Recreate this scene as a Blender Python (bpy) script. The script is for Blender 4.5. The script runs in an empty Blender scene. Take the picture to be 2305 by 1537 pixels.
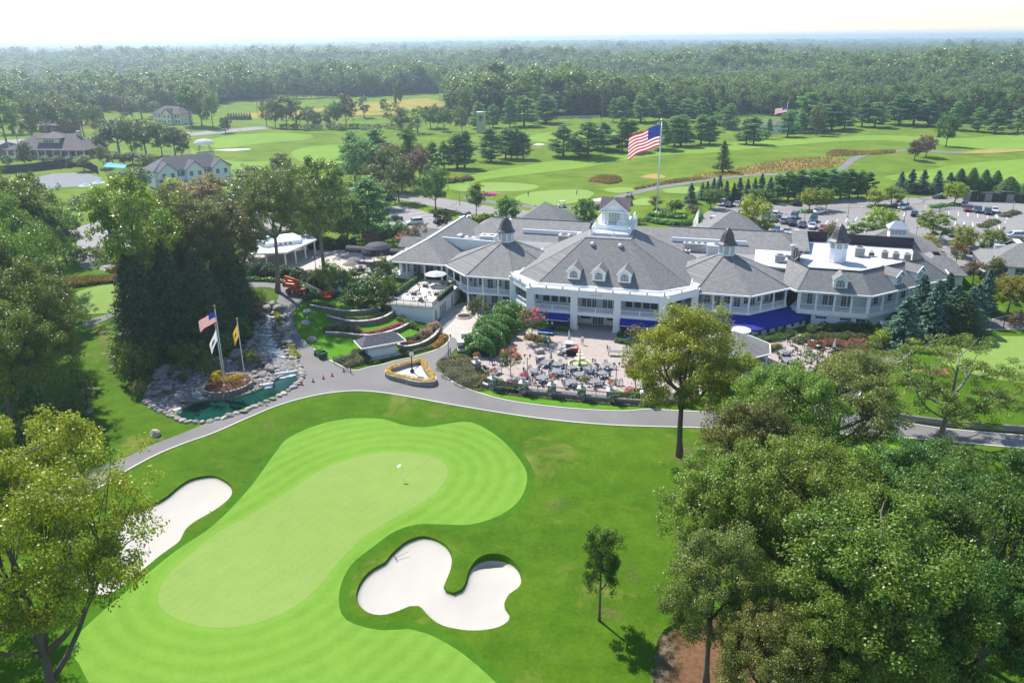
import bpy, bmesh, math, random
import numpy as np
from mathutils import Vector, Matrix
from mathutils.geometry import delaunay_2d_cdt
rad = math.radians
scene = bpy.context.scene
COL = scene.collection
# ------------------------------------------------------------------ camera, sky, sun, exposure
CAM_H = 50.0                    # drone height above the putting green
PITCH = math.atan((768.5-88)/1793.0)
ROLL = rad(0.35)
cd = bpy.data.cameras.new('camera'); cam = bpy.data.objects.new('camera', cd); COL.objects.link(cam)
cd.sensor_width = 36.0; cd.lens = 28.0; cd.clip_start = 1.0; cd.clip_end = 40000.0
_F = Vector((0, math.cos(PITCH), -math.sin(PITCH))); _R0 = Vector((1,0,0)); _U0 = Vector((0, math.sin(PITCH), math.cos(PITCH)))
_R = _R0*math.cos(ROLL)-_U0*math.sin(ROLL); _U = _U0*math.cos(ROLL)+_R0*math.sin(ROLL)
_m = Matrix((( _R.x,_U.x,-_F.x),(_R.y,_U.y,-_F.y),(_R.z,_U.z,-_F.z))).to_4x4(); _m.translation = (0,0,CAM_H)
cam.matrix_world = _m
scene.camera = cam
SUN_EL, SUN_AZ = rad(50), rad(-36)          # azimuth from +Y, negative = to the left
world = bpy.data.worlds.new('World'); scene.world = world; world.use_nodes = True
nt = world.node_tree; nt.nodes.clear()
sky = nt.nodes.new('ShaderNodeTexSky'); sky.sky_type = 'NISHITA'; sky.sun_disc = False
sky.sun_elevation = SUN_EL; sky.sun_rotation = SUN_AZ; sky.altitude = 60; sky.air_density = 1.3; sky.dust_density = 0.25; sky.ozone_density = 4.0
bg = nt.nodes.new('ShaderNodeBackground'); bg.inputs[1].default_value = 0.115
out = nt.nodes.new('ShaderNodeOutputWorld'); nt.links.new(sky.outputs[0], bg.inputs[0]); nt.links.new(bg.outputs[0], out.inputs[0])
sd = bpy.data.lights.new('sun', 'SUN'); sd.energy = 4.7; sd.angle = rad(0.53); sd.color = (1.0, 0.955, 0.89)
sun = bpy.data.objects.new('sun', sd); COL.objects.link(sun)
_sdir = Vector((math.sin(SUN_AZ)*math.cos(SUN_EL), math.cos(SUN_AZ)*math.cos(SUN_EL), math.sin(SUN_EL)))
sun.location = (-60, 120, 140); sun.rotation_euler = (-_sdir).to_track_quat('-Z','Y').to_euler()
vs = scene.view_settings; vs.view_transform = 'Standard'; vs.look = 'None'; vs.gamma = 1.0; vs.use_curve_mapping = False
vs.exposure = 0.90
cy = scene.cycles; cy.use_denoising = True; cy.denoiser = 'OPENIMAGEDENOISE'; cy.denoising_prefilter = 'NONE'; cy.denoising_input_passes = 'RGB_ALBEDO_NORMAL'; cy.max_bounces = 6; cy.diffuse_bounces = 3; cy.glossy_bounces = 2
cy.transmission_bounces = 4; cy.transparent_max_bounces = 4; cy.volume_bounces = 0; cy.use_adaptive_sampling = True; cy.adaptive_threshold = 0.008
cy.caustics_reflective = False; cy.caustics_refractive = False; cy.sample_clamp_indirect = 4.0; cy.sample_clamp_direct = 12.0; scene.render.filter_size = 1.2

# ------------------------------------------------------------------ helpers
rng = np.random.default_rng(7); rnd = random.Random(11)
def sstep(a, b, x):
    t = np.clip((np.asarray(x, float)-a)/(b-a), 0, 1); return t*t*(3-2*t)
CL_O = (14.9, 136.1); CL_A = rad(-15.5)
_c, _s = math.cos(CL_A), math.sin(CL_A)
def loc2w(lx, ly): return (CL_O[0]+lx*_c-ly*_s, CL_O[1]+lx*_s+ly*_c)
def w2loc(x, y):
    dx, dy = x-CL_O[0], y-CL_O[1]; return dx*_c+dy*_s, -dx*_s+dy*_c
UP = 3.3
def terrain(x, y):
    x = np.asarray(x, float); y = np.asarray(y, float)
    lx, ly = w2loc(x, y)
    wl = 1-sstep(-46, -31, lx); wr = sstep(46, 60, lx); wm = 1-wl-wr
    hl = sstep(-24, 2, ly); hm = sstep(14, 24, ly); hr = sstep(-6, 30, ly)
    h = UP*(wl*hl+wm*hm+wr*hr)
    far = sstep(250, 300, y)*(1-sstep(900, 1300, y))
    h = h + far*(0.9*np.sin(x*0.043+0.6*np.sin(y*0.02))*np.sin(y*0.031+1.3)+0.6*np.sin(x*0.017+y*0.05))
    return h + sstep(1800, 5000, y)*np.clip(6*np.sin(x*0.0006+1)+4*np.sin(x*0.0017+y*.0004), -6, 12)
def ray(u, v):
    return _F+_R*((u-1152.5)/1793.0)-_U*((v-768.5)/1793.0)
def atz(u, v, z):                # survey: pixel of the photograph -> point at height z
    d = ray(u, v); t = (z-CAM_H)/d.z; return (d.x*t, d.y*t)
def gnd(u, v):                   # survey: pixel -> point on the ground
    z = 0.0
    for _ in range(14):
        x, y = atz(u, v, z); z = 0.5*z+0.5*float(terrain(x, y))
    return (x, y, float(terrain(x, y)))
def gp(pts): return [gnd(u, v)[:2] for u, v in pts]
def proj(x, y, z):
    d = Vector((x, y, z-CAM_H)); w = d.dot(_F); return 1152.5+1793*d.dot(_R)/w, 768.5-1793*d.dot(_U)/w, w
def height_to(x, y, z0, vtop):   # how tall is a thing whose top is seen at row vtop
    lo, hi = 0.0, 45.0
    for _ in range(30):
        m = (lo+hi)/2
        if proj(x, y, z0+m)[1] > vtop: lo = m
        else: hi = m
    return lo
def tag(o, label=None, cat=None, group=None, kind=None):
    if label: o['label'] = label
    if cat: o['category'] = cat
    if group: o['group'] = group
    if kind: o['kind'] = kind
    return o
def empty(name, loc=(0,0,0), rz=0.0, label=None, cat=None, group=None):
    o = bpy.data.objects.new(name, None); COL.objects.link(o); o.location = loc; o.rotation_euler = (0,0,rz); o.empty_display_size = 0.5
    return tag(o, label, cat, group)
def copy_tree(o, parent=None):
    c = o.copy(); COL.objects.link(c)
    if parent is not None: c.parent = parent
    for ch in o.children: copy_tree(ch, c)
    return c
def mesh_np(name, V, Fl, Fn, mats, smooth=False, fmat=None, attrs=None):
    """V (n,3); Fl flat loop indices; Fn loops per face"""
    me = bpy.data.meshes.new(name); V = np.asarray(V, np.float32); Fl = np.asarray(Fl, np.int32); Fn = np.asarray(Fn, np.int32)
    me.vertices.add(len(V)); me.vertices.foreach_set('co', V.ravel())
    me.loops.add(len(Fl)); me.loops.foreach_set('vertex_index', Fl)
    me.polygons.add(len(Fn)); st = np.zeros(len(Fn), np.int32); st[1:] = np.cumsum(Fn)[:-1]
    me.polygons.foreach_set('loop_start', st); me.polygons.foreach_set('loop_total', Fn)
    if fmat is not None: me.polygons.foreach_set('material_index', np.asarray(fmat, np.int32))
    if smooth: me.polygons.foreach_set('use_smooth', np.ones(len(Fn), bool))
    for m in (mats if isinstance(mats, (list, tuple)) else [mats]): me.materials.append(m)
    if attrs:
        for k, a in attrs.items():
            at = me.attributes.new(k, 'FLOAT', 'POINT'); at.data.foreach_set('value', np.asarray(a, np.float32))
    me.update(calc_edges=True); return me
def link(name, me, parent=None, loc=None):
    o = bpy.data.objects.new(name, me); COL.objects.link(o)
    if parent is not None: o.parent = parent
    if loc is not None: o.location = loc
    return o
class MB:
    """collects simple shapes into one mesh"""
    def __init__(s): s.v = []; s.f = []; s.m = []; s.M = None; s.mi = 0
    def add(s, vs_, fs):
        b = len(s.v)
        if s.M is not None: vs_ = [tuple(s.M @ Vector(p)) for p in vs_]
        s.v += [tuple(p) for p in vs_]; s.f += [tuple(i+b for i in f) for f in fs]; s.m += [s.mi]*len(fs); return s
    def box(s, x0, x1, y0, y1, z0, z1):
        return s.add([(x0,y0,z0),(x1,y0,z0),(x1,y1,z0),(x0,y1,z0),(x0,y0,z1),(x1,y0,z1),(x1,y1,z1),(x0,y1,z1)],
                     [(3,2,1,0),(4,5,6,7),(0,1,5,4),(1,2,6,5),(2,3,7,6),(3,0,4,7)])
    def cbox(s, c, d, rz=0.0, ry=0.0):
        M0 = s.M; M = Matrix.Translation(c) @ Matrix.Rotation(rz, 4, 'Z') @ Matrix.Rotation(ry, 4, 'Y')
        s.M = M if M0 is None else M0 @ M
        s.box(-d[0]/2, d[0]/2, -d[1]/2, d[1]/2, -d[2]/2, d[2]/2); s.M = M0; return s
    def bar(s, p, q, w, h=None):
        p, q = Vector(p), Vector(q); d = q-p; L = d.length
        if L < 1e-6: return s
        h = h or w; zx = d.normalized(); up = Vector((0,0,1)) if abs(zx.z) < .95 else Vector((1,0,0))
        y = up.cross(zx).normalized(); z = zx.cross(y)
        vs_ = []
        for a in (p, q):
            for sy, sz in ((-1,-1),(1,-1),(1,1),(-1,1)): vs_.append(a+y*(sy*w/2)+z*(sz*h/2))
        return s.add(vs_, [(0,3,2,1),(4,5,6,7),(0,1,5,4),(1,2,6,5),(2,3,7,6),(3,0,4,7)])
    def tube(s, pts, rs, n=8, cap=True):
        P_ = [Vector(p) for p in pts]; rs = rs if isinstance(rs, (list, tuple)) else [rs]*len(P_)
        vs_, fs = [], []
        for i, p in enumerate(P_):
            t = (P_[min(i+1, len(P_)-1)]-P_[max(i-1, 0)]).normalized()
            up = Vector((0,0,1)) if abs(t.z) < .9 else Vector((1,0,0))
            a = up.cross(t).normalized(); b = t.cross(a)
            for k in range(n):
                an = 2*math.pi*k/n; vs_.append(p+(a*math.cos(an)+b*math.sin(an))*rs[i])
        for i in range(len(P_)-1):
            for k in range(n): fs.append((i*n+k, i*n+(k+1)%n, (i+1)*n+(k+1)%n, (i+1)*n+k))
        if cap: fs.append(tuple(range(n-1,-1,-1))); fs.append(tuple((len(P_)-1)*n+k for k in range(n)))
        return s.add(vs_, fs)
    def lathe(s, prof, n=16, c=(0,0,0), a0=0.0):
        vs_, fs = [], []
        for r, z in prof:
            for k in range(n):
                an = a0+2*math.pi*k/n; vs_.append((c[0]+r*math.cos(an), c[1]+r*math.sin(an), c[2]+z))
        for i in range(len(prof)-1):
            for k in range(n): fs.append((i*n+k, i*n+(k+1)%n, (i+1)*n+(k+1)%n, (i+1)*n+k))
        fs.append(tuple(range(n-1,-1,-1))); fs.append(tuple((len(prof)-1)*n+k for k in range(n)))
        return s.add(vs_, fs)
    def prism(s, poly, z0, z1):
        n = len(poly); A = sum(poly[i][0]*poly[(i+1)%n][1]-poly[(i+1)%n][0]*poly[i][1] for i in range(n))
        if A < 0: poly = poly[::-1]
        vs_ = [(x,y,z0) for x,y in poly]+[(x,y,z1) for x,y in poly]
        fs = [tuple(range(n-1,-1,-1)), tuple(range(n, 2*n))]+[(i,(i+1)%n,n+(i+1)%n,n+i) for i in range(n)]
        return s.add(vs_, fs)
    def build(s, name, mat, parent=None, smooth=False, loc=None, bevel=0):
        me = bpy.data.meshes.new(name); me.from_pydata(s.v, [], s.f)
        for m in (mat if isinstance(mat, (list, tuple)) else [mat]): me.materials.append(m)
        if any(s.m): me.polygons.foreach_set('material_index', s.m)
        if smooth: me.polygons.foreach_set('use_smooth', [True]*len(s.f))
        me.update(); o = link(name, me, parent, loc)
        if bevel:
            b = o.modifiers.new('bevel', 'BEVEL'); b.width = bevel; b.segments = 2; b.limit_method = 'ANGLE'
        return o
def smoothpoly(pts, step=1.0, closed=True):
    """Catmull-Rom through the points, resampled"""
    P_ = [np.array(p, float) for p in pts]; n = len(P_); res = []
    for i in range(n if closed else n-1):
        if closed: p0,p1,p2,p3 = P_[i-1],P_[i],P_[(i+1)%n],P_[(i+2)%n]
        else: p0,p1,p2,p3 = P_[max(i-1,0)],P_[i],P_[i+1],P_[min(i+2,n-1)]
        m = max(1, int(np.linalg.norm(p2-p1)/step))
        for k in range(m):
            t = k/m
            res.append(tuple(0.5*((2*p1)+(-p0+p2)*t+(2*p0-5*p1+4*p2-p3)*t*t+(-p0+3*p1-3*p2+p3)*t**3)))
    if not closed: res.append(tuple(P_[-1]))
    return res
def inpoly(px, py, poly):
    px = np.asarray(px); py = np.asarray(py); r = np.zeros(px.shape, bool); P_ = np.asarray(poly); j = len(P_)-1
    for i in range(len(P_)):
        xi, yi = P_[i]; xj, yj = P_[j]
        c = ((yi > py) != (yj > py)) & (px < (xj-xi)*(py-yi)/((yj-yi) if yj != yi else 1e-9)+xi); r ^= c; j = i
    return r
def polydist(px, py, poly):
    P_ = np.asarray(poly, float); Q = np.roll(P_, -1, 0); d = np.full(np.shape(px), 1e9)
    for a, b in zip(P_, Q):
        ab = b-a; L = max(ab@ab, 1e-9); t = np.clip(((px-a[0])*ab[0]+(py-a[1])*ab[1])/L, 0, 1)
        d = np.minimum(d, np.hypot(px-a[0]-t*ab[0], py-a[1]-t*ab[1]))
    return d
def offsetpoly(poly, d):
    P_ = np.asarray(poly, float); n = len(P_); nx, pv = np.roll(P_, -1, 0), np.roll(P_, 1, 0)
    A = np.sum(P_[:,0]*nx[:,1]-nx[:,0]*P_[:,1]); t = nx-pv; t /= np.maximum(np.linalg.norm(t, axis=1), 1e-9)[:,None]
    nrm = np.stack([t[:,1], -t[:,0]], 1)*(1 if A > 0 else -1)
    return [tuple(p) for p in P_+nrm*d]
def cdt(poly_list, pts):
    """triangulate all polygons and points together -> V2, faces (centroids decide later)"""
    V = []; E = []
    for poly, closed in poly_list:
        b = len(V); V += [Vector((p[0], p[1])) for p in poly]; n = len(poly)
        E += [(b+i, b+(i+1)%n) for i in range(n if closed else n-1)]
    V += [Vector((p[0], p[1])) for p in pts]
    v2, e2, f2, *_ = delaunay_2d_cdt(V, E, [], 0, 1e-4)
    return np.array([(v.x, v.y) for v in v2]), f2
def drape(name, poly, mat, off=0.03, grid=3.0, attr=None, kind='structure', zf=None, jitter=True):
    P_ = np.asarray(poly); x0, y0 = P_.min(0); x1, y1 = P_.max(0)
    gx, gy = np.meshgrid(np.arange(x0+grid/2, x1, grid), np.arange(y0+grid/2, y1, grid)); gx = gx.ravel(); gy = gy.ravel()
    m = inpoly(gx, gy, P_)
    if m.any():
        gx, gy = gx[m], gy[m]; m = polydist(gx, gy, P_) > grid*0.35; gx, gy = gx[m], gy[m]
    else: gx = gy = np.zeros(0)
    V, F_ = cdt([(poly, True)], list(zip(gx, gy)))
    F_ = np.array([f for f in F_ if len(f) == 3]); c = V[F_].mean(1); F_ = F_[inpoly(c[:,0], c[:,1], P_)]
    a, b, d = V[F_[:,0]], V[F_[:,1]], V[F_[:,2]]
    cr = (b[:,0]-a[:,0])*(d[:,1]-a[:,1])-(b[:,1]-a[:,1])*(d[:,0]-a[:,0]); F_[cr < 0] = F_[cr < 0][:, ::-1]
    z = (zf or terrain)(V[:,0], V[:,1])+off
    me = mesh_np(name, np.column_stack([V, z]), F_.ravel(), np.full(len(F_), 3), mat, smooth=True, attrs=({k: fn(V[:,0], V[:,1]) for k, fn in attr.items()} if attr else None))
    o = link(name, me); o['kind'] = kind; return o
def wallstrip(name, line, mat, h, w, parent=None, zf=None, sink=0.3, build=True, mb=None):
    """a low wall / kerb following a ground line"""
    L = np.asarray(line, float); t = np.gradient(L, axis=0); t /= np.maximum(np.linalg.norm(t, axis=1), 1e-9)[:,None]
    nn = np.stack([-t[:,1], t[:,0]], 1)*w/2; z = (zf or terrain)(L[:,0], L[:,1]); mb = mb or MB(); vs_, fs = [], []
    for i in range(len(L)):
        a, b = L[i]+nn[i], L[i]-nn[i]; vs_ += [(a[0],a[1],z[i]-sink),(a[0],a[1],z[i]+h),(b[0],b[1],z[i]+h),(b[0],b[1],z[i]-sink)]
    for i in range(len(L)-1):
        k = i*4; fs += [(k,k+1,k+5,k+4),(k+1,k+2,k+6,k+5),(k+2,k+3,k+7,k+6)]
    n = (len(L)-1)*4; fs += [(0,3,2,1),(n,n+1,n+2,n+3)]; mb.add(vs_, [f[::-1] for f in fs])
    return mb.build(name, mat, parent) if build else mb
# ------------------------------------------------------------------ materials
MT = {}
def nodes(m): 
    m.use_nodes = True; t = m.node_tree; t.nodes.clear(); o = t.nodes.new('ShaderNodeOutputMaterial'); return t, o
def N(t, kind, **kw):
    n = t.nodes.new('ShaderNode'+kind)
    for k, v in kw.items():
        if k.startswith('i_'):
            key = k[2:]; n.inputs[int(key) if key.isdigit() else key.replace('_', ' ')].default_value = v
        else: setattr(n, k, v)
    return n
def ramp(t, fac, stops):
    r = t.nodes.new('ShaderNodeValToRGB'); e = r.color_ramp.elements
    while len(e) < len(stops): e.new(0.5)
    for i, (p, c) in enumerate(stops): e[i].position = p; e[i].color = (*c, 1) if len(c) == 3 else c
    t.links.new(fac, r.inputs[0]); return r.outputs[0]
def noise(t, scale, vec=None, detail=4.0, rough=0.6, dist=0.0):
    n = N(t, 'TexNoise'); n.inputs['Scale'].default_value = scale; n.inputs['Detail'].default_value = detail; n.inputs['Roughness'].default_value = rough; n.inputs['Distortion'].default_value = dist
    if vec is not None: t.links.new(vec, n.inputs['Vector'])
    return n.outputs['Fac']
def mixc(t, fac, a, b, mode='MIX'):
    n = t.nodes.new('ShaderNodeMix'); n.data_type = 'RGBA'; n.blend_type = mode
    for sock, val in ((n.inputs[0], fac), (n.inputs[6], a), (n.inputs[7], b)):
        if isinstance(val, (int, float)): sock.default_value = val
        elif isinstance(val, tuple): sock.default_value = (*val, 1)
        else: t.links.new(val, sock)
    return n.outputs[2]
def mathn(t, op, a, b=None, clamp=False):
    n = t.nodes.new('ShaderNodeMath'); n.operation = op; n.use_clamp = clamp
    for i, v in enumerate((a, b)):
        if v is None: continue
        if isinstance(v, (int, float)): n.inputs[i].default_value = v
        else: t.links.new(v, n.inputs[i])
    return n.outputs[0]
def objco(t): return t.nodes.new('ShaderNodeTexCoord').outputs['Object']
def geopos(t): return t.nodes.new('ShaderNodeNewGeometry').outputs['Position']
def bump(t, h, strength=0.3, dist=0.02):
    b = N(t, 'Bump'); b.inputs['Strength'].default_value = strength; b.inputs['Distance'].default_value = dist; t.links.new(h, b.inputs['Height']); return b.outputs[0]
def finish(t, o, col, rough=0.8, nrm=None, metal=0.0, spec=0.3):
    p = t.nodes.new('ShaderNodeBsdfPrincipled')
    if isinstance(col, tuple): p.inputs['Base Color'].default_value = (*col, 1)
    else: t.links.new(col, p.inputs['Base Color'])
    if isinstance(rough, (int, float)): p.inputs['Roughness'].default_value = rough
    else: t.links.new(rough, p.inputs['Roughness'])
    p.inputs['Metallic'].default_value = metal; p.inputs['Specular IOR Level'].default_value = spec
    if nrm is not None: t.links.new(nrm, p.inputs['Normal'])
    t.links.new(p.outputs[0], o.inputs[0]); return p
def plain(name, col, rough=0.7, var=0.12, scale=3.0, metal=0.0, spec=0.3, bmp=0.0):
    """paint, metal, cloth: one colour with slight uneven wear"""
    m = bpy.data.materials.new(name); t, o = nodes(m); co = objco(t)
    n = noise(t, scale, co); c = mixc(t, n, tuple(x*(1-var) for x in col), tuple(min(1, x*(1+var)) for x in col))
    nr = bump(t, noise(t, scale*8, co), bmp, 0.02) if bmp else None
    finish(t, o, c, rough, nr, metal, spec); MT[name] = m; return m
def grassmat(name, dark, light, tan=None, tanamt=0.0, stripe=None, fine=6.0, clump=0.35, attr_rings=None, soft=0.0):
    m = bpy.data.materials.new(name); t, o = nodes(m); co = geopos(t)
    n1 = noise(t, 0.06, co, 5, .6); n2 = noise(t, clump, co, 6, .65); n3 = noise(t, fine, co, 3, .7)
    n4 = noise(t, 2.2, co, 4, .75)
    f = mathn(t, 'ADD', mathn(t, 'MULTIPLY', n1, .40), mathn(t, 'ADD', mathn(t, 'MULTIPLY', n2, .35), mathn(t, 'ADD', mathn(t, 'MULTIPLY', n3, .2), mathn(t, 'MULTIPLY', n4, .3))))
    c = ramp(t, f, [(0.47, dark), (0.76, light)])
    if stripe:
        mp = N(t, 'Mapping'); mp.inputs['Rotation'].default_value = (0,0,stripe[0]); t.links.new(co, mp.inputs[0])
        w = N(t, 'TexWave'); w.inputs['Scale'].default_value = stripe[1]; w.inputs['Distortion'].default_value = 1.2; w.inputs['Detail Scale'].default_value = .3; t.links.new(mp.outputs[0], w.inputs[0])
        c = mixc(t, mathn(t, 'MULTIPLY', w.outputs['Fac'], stripe[2]), c, light, 'MIX')
    if attr_rings:
        a = N(t, 'Attribute', attribute_name='dist'); s_ = mathn(t, 'SINE', mathn(t, 'ADD', mathn(t, 'MULTIPLY', a.outputs['Fac'], attr_rings[0]), mathn(t, 'MULTIPLY', n2, 1.5)))
        k = mathn(t, 'MULTIPLY', mathn(t, 'ADD', mathn(t, 'MULTIPLY', s_, .5), .5), attr_rings[1]); c = mixc(t, k, c, attr_rings[2])
    if tan:
        c = mixc(t, mathn(t, 'MULTIPLY', ramp(t, noise(t, 0.09, co, 6, .7, .6), [(0.56, (0,0,0)), (0.72, (1,1,1))]), tanamt), c, tan)
    finish(t, o, c, 0.9, bump(t, n3, .5, .06), spec=0.03)
    if soft:
        a = N(t, 'Attribute', attribute_name='edge'); k = mathn(t, 'ADD', mathn(t, 'MULTIPLY', a.outputs['Fac'], soft), mathn(t, 'MULTIPLY', mathn(t, 'SUBTRACT', noise(t, 1.1, co, 6, .7), .62), 2.2), True)
        tr = t.nodes.new('ShaderNodeBsdfTransparent'); mx = t.nodes.new('ShaderNodeMixShader'); t.links.new(k, mx.inputs[0]); t.links.new(tr.outputs[0], mx.inputs[1]); t.links.new(o.inputs[0].links[0].from_socket, mx.inputs[2]); t.links.new(mx.outputs[0], o.inputs[0])
    MT[name] = m; return m
grassmat('rough_grass', (0.026,0.074,0.004), (0.085,0.160,0.010), (0.20,0.185,0.05), .75)
grassmat('far_rough', (0.062,0.125,0.010), (0.150,0.205,0.022), (0.22,0.21,0.06), .4, clump=.12)
grassmat('collar_grass', (0.028,0.092,0.005), (0.062,0.15,0.010), clump=.6)
grassmat('apron_grass', (0.100,0.205,0.022), (0.150,0.275,0.036), clump=.5, attr_rings=(3.3, .22, (0.20,0.345,0.055)))
grassmat('green_grass', (0.158,0.242,0.05), (0.205,0.29,0.072), stripe=(0.5, .3, .25), clump=.5)
grassmat('fairway_grass', (0.11,0.20,0.02), (0.18,0.275,0.042), stripe=(0.9, .05, .4), clump=.15)
grassmat('lawn_grass', (0.05,0.15,0.008), (0.10,0.235,0.016), clump=.6)
grassmat('field_crop', (0.20,0.17,0.035), (0.33,0.25,0.06), (0.20,0.24,0.05), .8, clump=.2)
grassmat('fescue', (0.20,0.16,0.04), (0.38,0.29,0.09), (0.20,0.25,0.03), .6, fine=9)
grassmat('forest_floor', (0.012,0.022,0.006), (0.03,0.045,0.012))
grassmat('bare_soil', (0.13,0.09,0.06), (0.30,0.225,0.15), clump=1.2, soft=.8)
grassmat('mulch', (0.045,0.022,0.014), (0.13,0.062,0.034), clump=2.0, fine=12)
grassmat('soft_mulch', (0.07,0.038,0.022), (0.20,0.11,0.06), clump=2.0, fine=12, soft=.5)
grassmat('worn_turf', (0.09,0.10,0.025), (0.24,0.20,0.10), clump=.8, soft=.35)
def paving(name, a, b, rough=.85, scale=1.2, crack=0.0):
    m = bpy.data.materials.new(name); t, o = nodes(m); co = geopos(t)
    n1 = noise(t, .08, co, 6, .65, .5); n2 = noise(t, scale*6, co, 4, .7)
    c = mixc(t, mathn(t, 'ADD', mathn(t, 'MULTIPLY', n1, .75), mathn(t, 'MULTIPLY', n2, .25)), a, b)
    if crack:
        v = N(t, 'TexVoronoi', feature='DISTANCE_TO_EDGE'); v.inputs['Scale'].default_value = crack; t.links.new(co, v.inputs['Vector'])
        c = mixc(t, ramp(t, v.outputs['Distance'], [(0.0, (1,1,1)), (0.012, (0,0,0))]), c, tuple(x*.6 for x in a))
    finish(t, o, c, rough, bump(t, n2, .25, .01), spec=.25); MT[name] = m
paving('asphalt', (0.085,0.081,0.078), (0.235,0.222,0.215))  # broad mottling, range widened so road shading is partly put into the colour
paving('old_asphalt', (0.17,0.16,0.155), (0.265,0.248,0.24), crack=.03)
paving('concrete', (0.40,0.38,0.35), (0.56,0.53,0.49))
paving('kerbstone', (0.42,0.39,0.34), (0.62,0.58,0.52), scale=3)
paving('sand', (0.355,0.325,0.28), (0.43,0.40,0.355), scale=2)
def brickmat(name, c1, c2, mortar, w, h, scale=1.0, plane='XY', rough=.85, bmp=.4, msize=.02, rot=0.0):
    m = bpy.data.materials.new(name); t, o = nodes(m); co = objco(t); mp = N(t, 'Mapping'); t.links.new(co, mp.inputs[0])
    if plane == 'WALL':
        sx = t.nodes.new('ShaderNodeSeparateXYZ'); t.links.new(co, sx.inputs[0]); cx = t.nodes.new('ShaderNodeCombineXYZ')
        t.links.new(mathn(t, 'ADD', sx.outputs[0], sx.outputs[1]), cx.inputs[0]); t.links.new(sx.outputs[2], cx.inputs[1]); vec = cx.outputs[0]
    else:
        mp.inputs['Rotation'].default_value = (0,0,rot); vec = mp.outputs[0]
    b = N(t, 'TexBrick'); b.inputs['Scale'].default_value = scale; b.inputs['Brick Width'].default_value = w; b.inputs['Row Height'].default_value = h; b.inputs['Mortar Size'].default_value = msize
    b.inputs['Color1'].default_value = (*c1,1); b.inputs['Color2'].default_value = (*c2,1); b.inputs['Mortar'].default_value = (*mortar,1); t.links.new(vec, b.inputs[0])
    c = mixc(t, mathn(t, 'MULTIPLY', noise(t, .5, co, 5), .5), b.outputs[0], tuple((x+y)/2*.8 for x, y in zip(c1, c2)))
    inv = mathn(t, 'SUBTRACT', 1.0, b.outputs['Fac'])
    finish(t, o, c, rough, bump(t, inv, bmp, .03), spec=.2); MT[name] = m
brickmat('stone_wall', (0.22,0.215,0.21), (0.37,0.35,0.33), (0.12,0.115,0.11), .5, .18, plane='WALL')
brickmat('garden_wall', (0.17,0.14,0.115), (0.33,0.28,0.235), (0.07,0.06,0.05), .45, .15, plane='WALL')
brickmat('pavers', (0.34,0.28,0.245), (0.43,0.37,0.33), (0.26,0.21,0.18), .6, .3, rot=.6)
brickmat('pale_pavers', (0.42,0.37,0.33), (0.50,0.45,0.40), (0.33,0.29,0.25), .7, .35, rot=.3)
brickmat('red_brick', (0.19,0.06,0.04), (0.27,0.10,0.07), (0.25,0.2,0.17), .22, .075, plane='WALL')
def shingle(name, a, b, c_):
    """asphalt shingles laid in courses, tabs told apart by tone"""
    m = bpy.data.materials.new(name); t, o = nodes(m); co = objco(t)
    sx = t.nodes.new('ShaderNodeSeparateXYZ'); t.links.new(co, sx.inputs[0]); cx = t.nodes.new('ShaderNodeCombineXYZ')
    t.links.new(mathn(t, 'ADD', sx.outputs[0], mathn(t, 'MULTIPLY', sx.outputs[1], 1.0)), cx.inputs[0]); t.links.new(mathn(t, 'MULTIPLY', sx.outputs[2], 2.1), cx.inputs[1])
    br = N(t, 'TexBrick'); br.inputs['Scale'].default_value = 1.0; br.inputs['Brick Width'].default_value = .55; br.inputs['Row Height'].default_value = .32; br.inputs['Mortar Size'].default_value = .03
    br.inputs['Color1'].default_value = (*a,1); br.inputs['Color2'].default_value = (*b,1); br.inputs['Mortar'].default_value = (*c_,1); t.links.new(cx.outputs[0], br.inputs[0])
    c = mixc(t, mathn(t, 'MULTIPLY', noise(t, .35, co, 5, .7), .55), br.outputs[0], tuple(x*1.15 for x in a))
    finish(t, o, c, .85, bump(t, mathn(t, 'SUBTRACT', 1.0, br.outputs['Fac']), .35, .03), spec=.25); MT[name] = m
shingle('grey_shingle', (0.158,0.154,0.148), (0.25,0.244,0.234), (0.10,0.10,0.098))
shingle('dark_shingle', (0.085,0.085,0.095), (0.14,0.14,0.15), (0.06,0.06,0.065))
shingle('brown_shingle', (0.10,0.08,0.085), (0.155,0.125,0.13), (0.07,0.06,0.06))
def siding(name, col, pitch=.2, bmp=.5):
    m = bpy.data.materials.new(name); t, o = nodes(m); co = objco(t)
    w = N(t, 'TexWave', bands_direction='Z', wave_profile='SAW'); w.inputs['Scale'].default_value = 2*math.pi/(20*pitch); t.links.new(co, w.inputs[0])
    c = mixc(t, noise(t, .8, co, 4), tuple(x*.92 for x in col), col)
    c = mixc(t, ramp(t, w.outputs['Fac'], [(0.0, (1,1,1)), (0.12, (0,0,0))]), c, tuple(x*.8 for x in col))
    finish(t, o, c, .6, bump(t, w.outputs['Fac'], bmp, .03), spec=.3); MT[name] = m
siding('white_siding', (0.82,0.83,0.84)); siding('cream_siding', (0.74,0.71,0.55)); siding('red_siding', (0.16,0.03,0.025)); siding('grey_siding', (0.5,0.53,0.56))
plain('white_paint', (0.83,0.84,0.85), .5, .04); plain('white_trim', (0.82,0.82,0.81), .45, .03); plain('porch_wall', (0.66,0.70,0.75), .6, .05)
plain('black_iron', (0.02,0.02,0.022), .45, .2); plain('dark_frame', (0.045,0.045,0.05), .5, .2); plain('flat_roof', (0.22,0.215,0.225), .9, .3, .4); plain('white_membrane', (0.46,0.455,0.47), .6, .12, .3)
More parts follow.
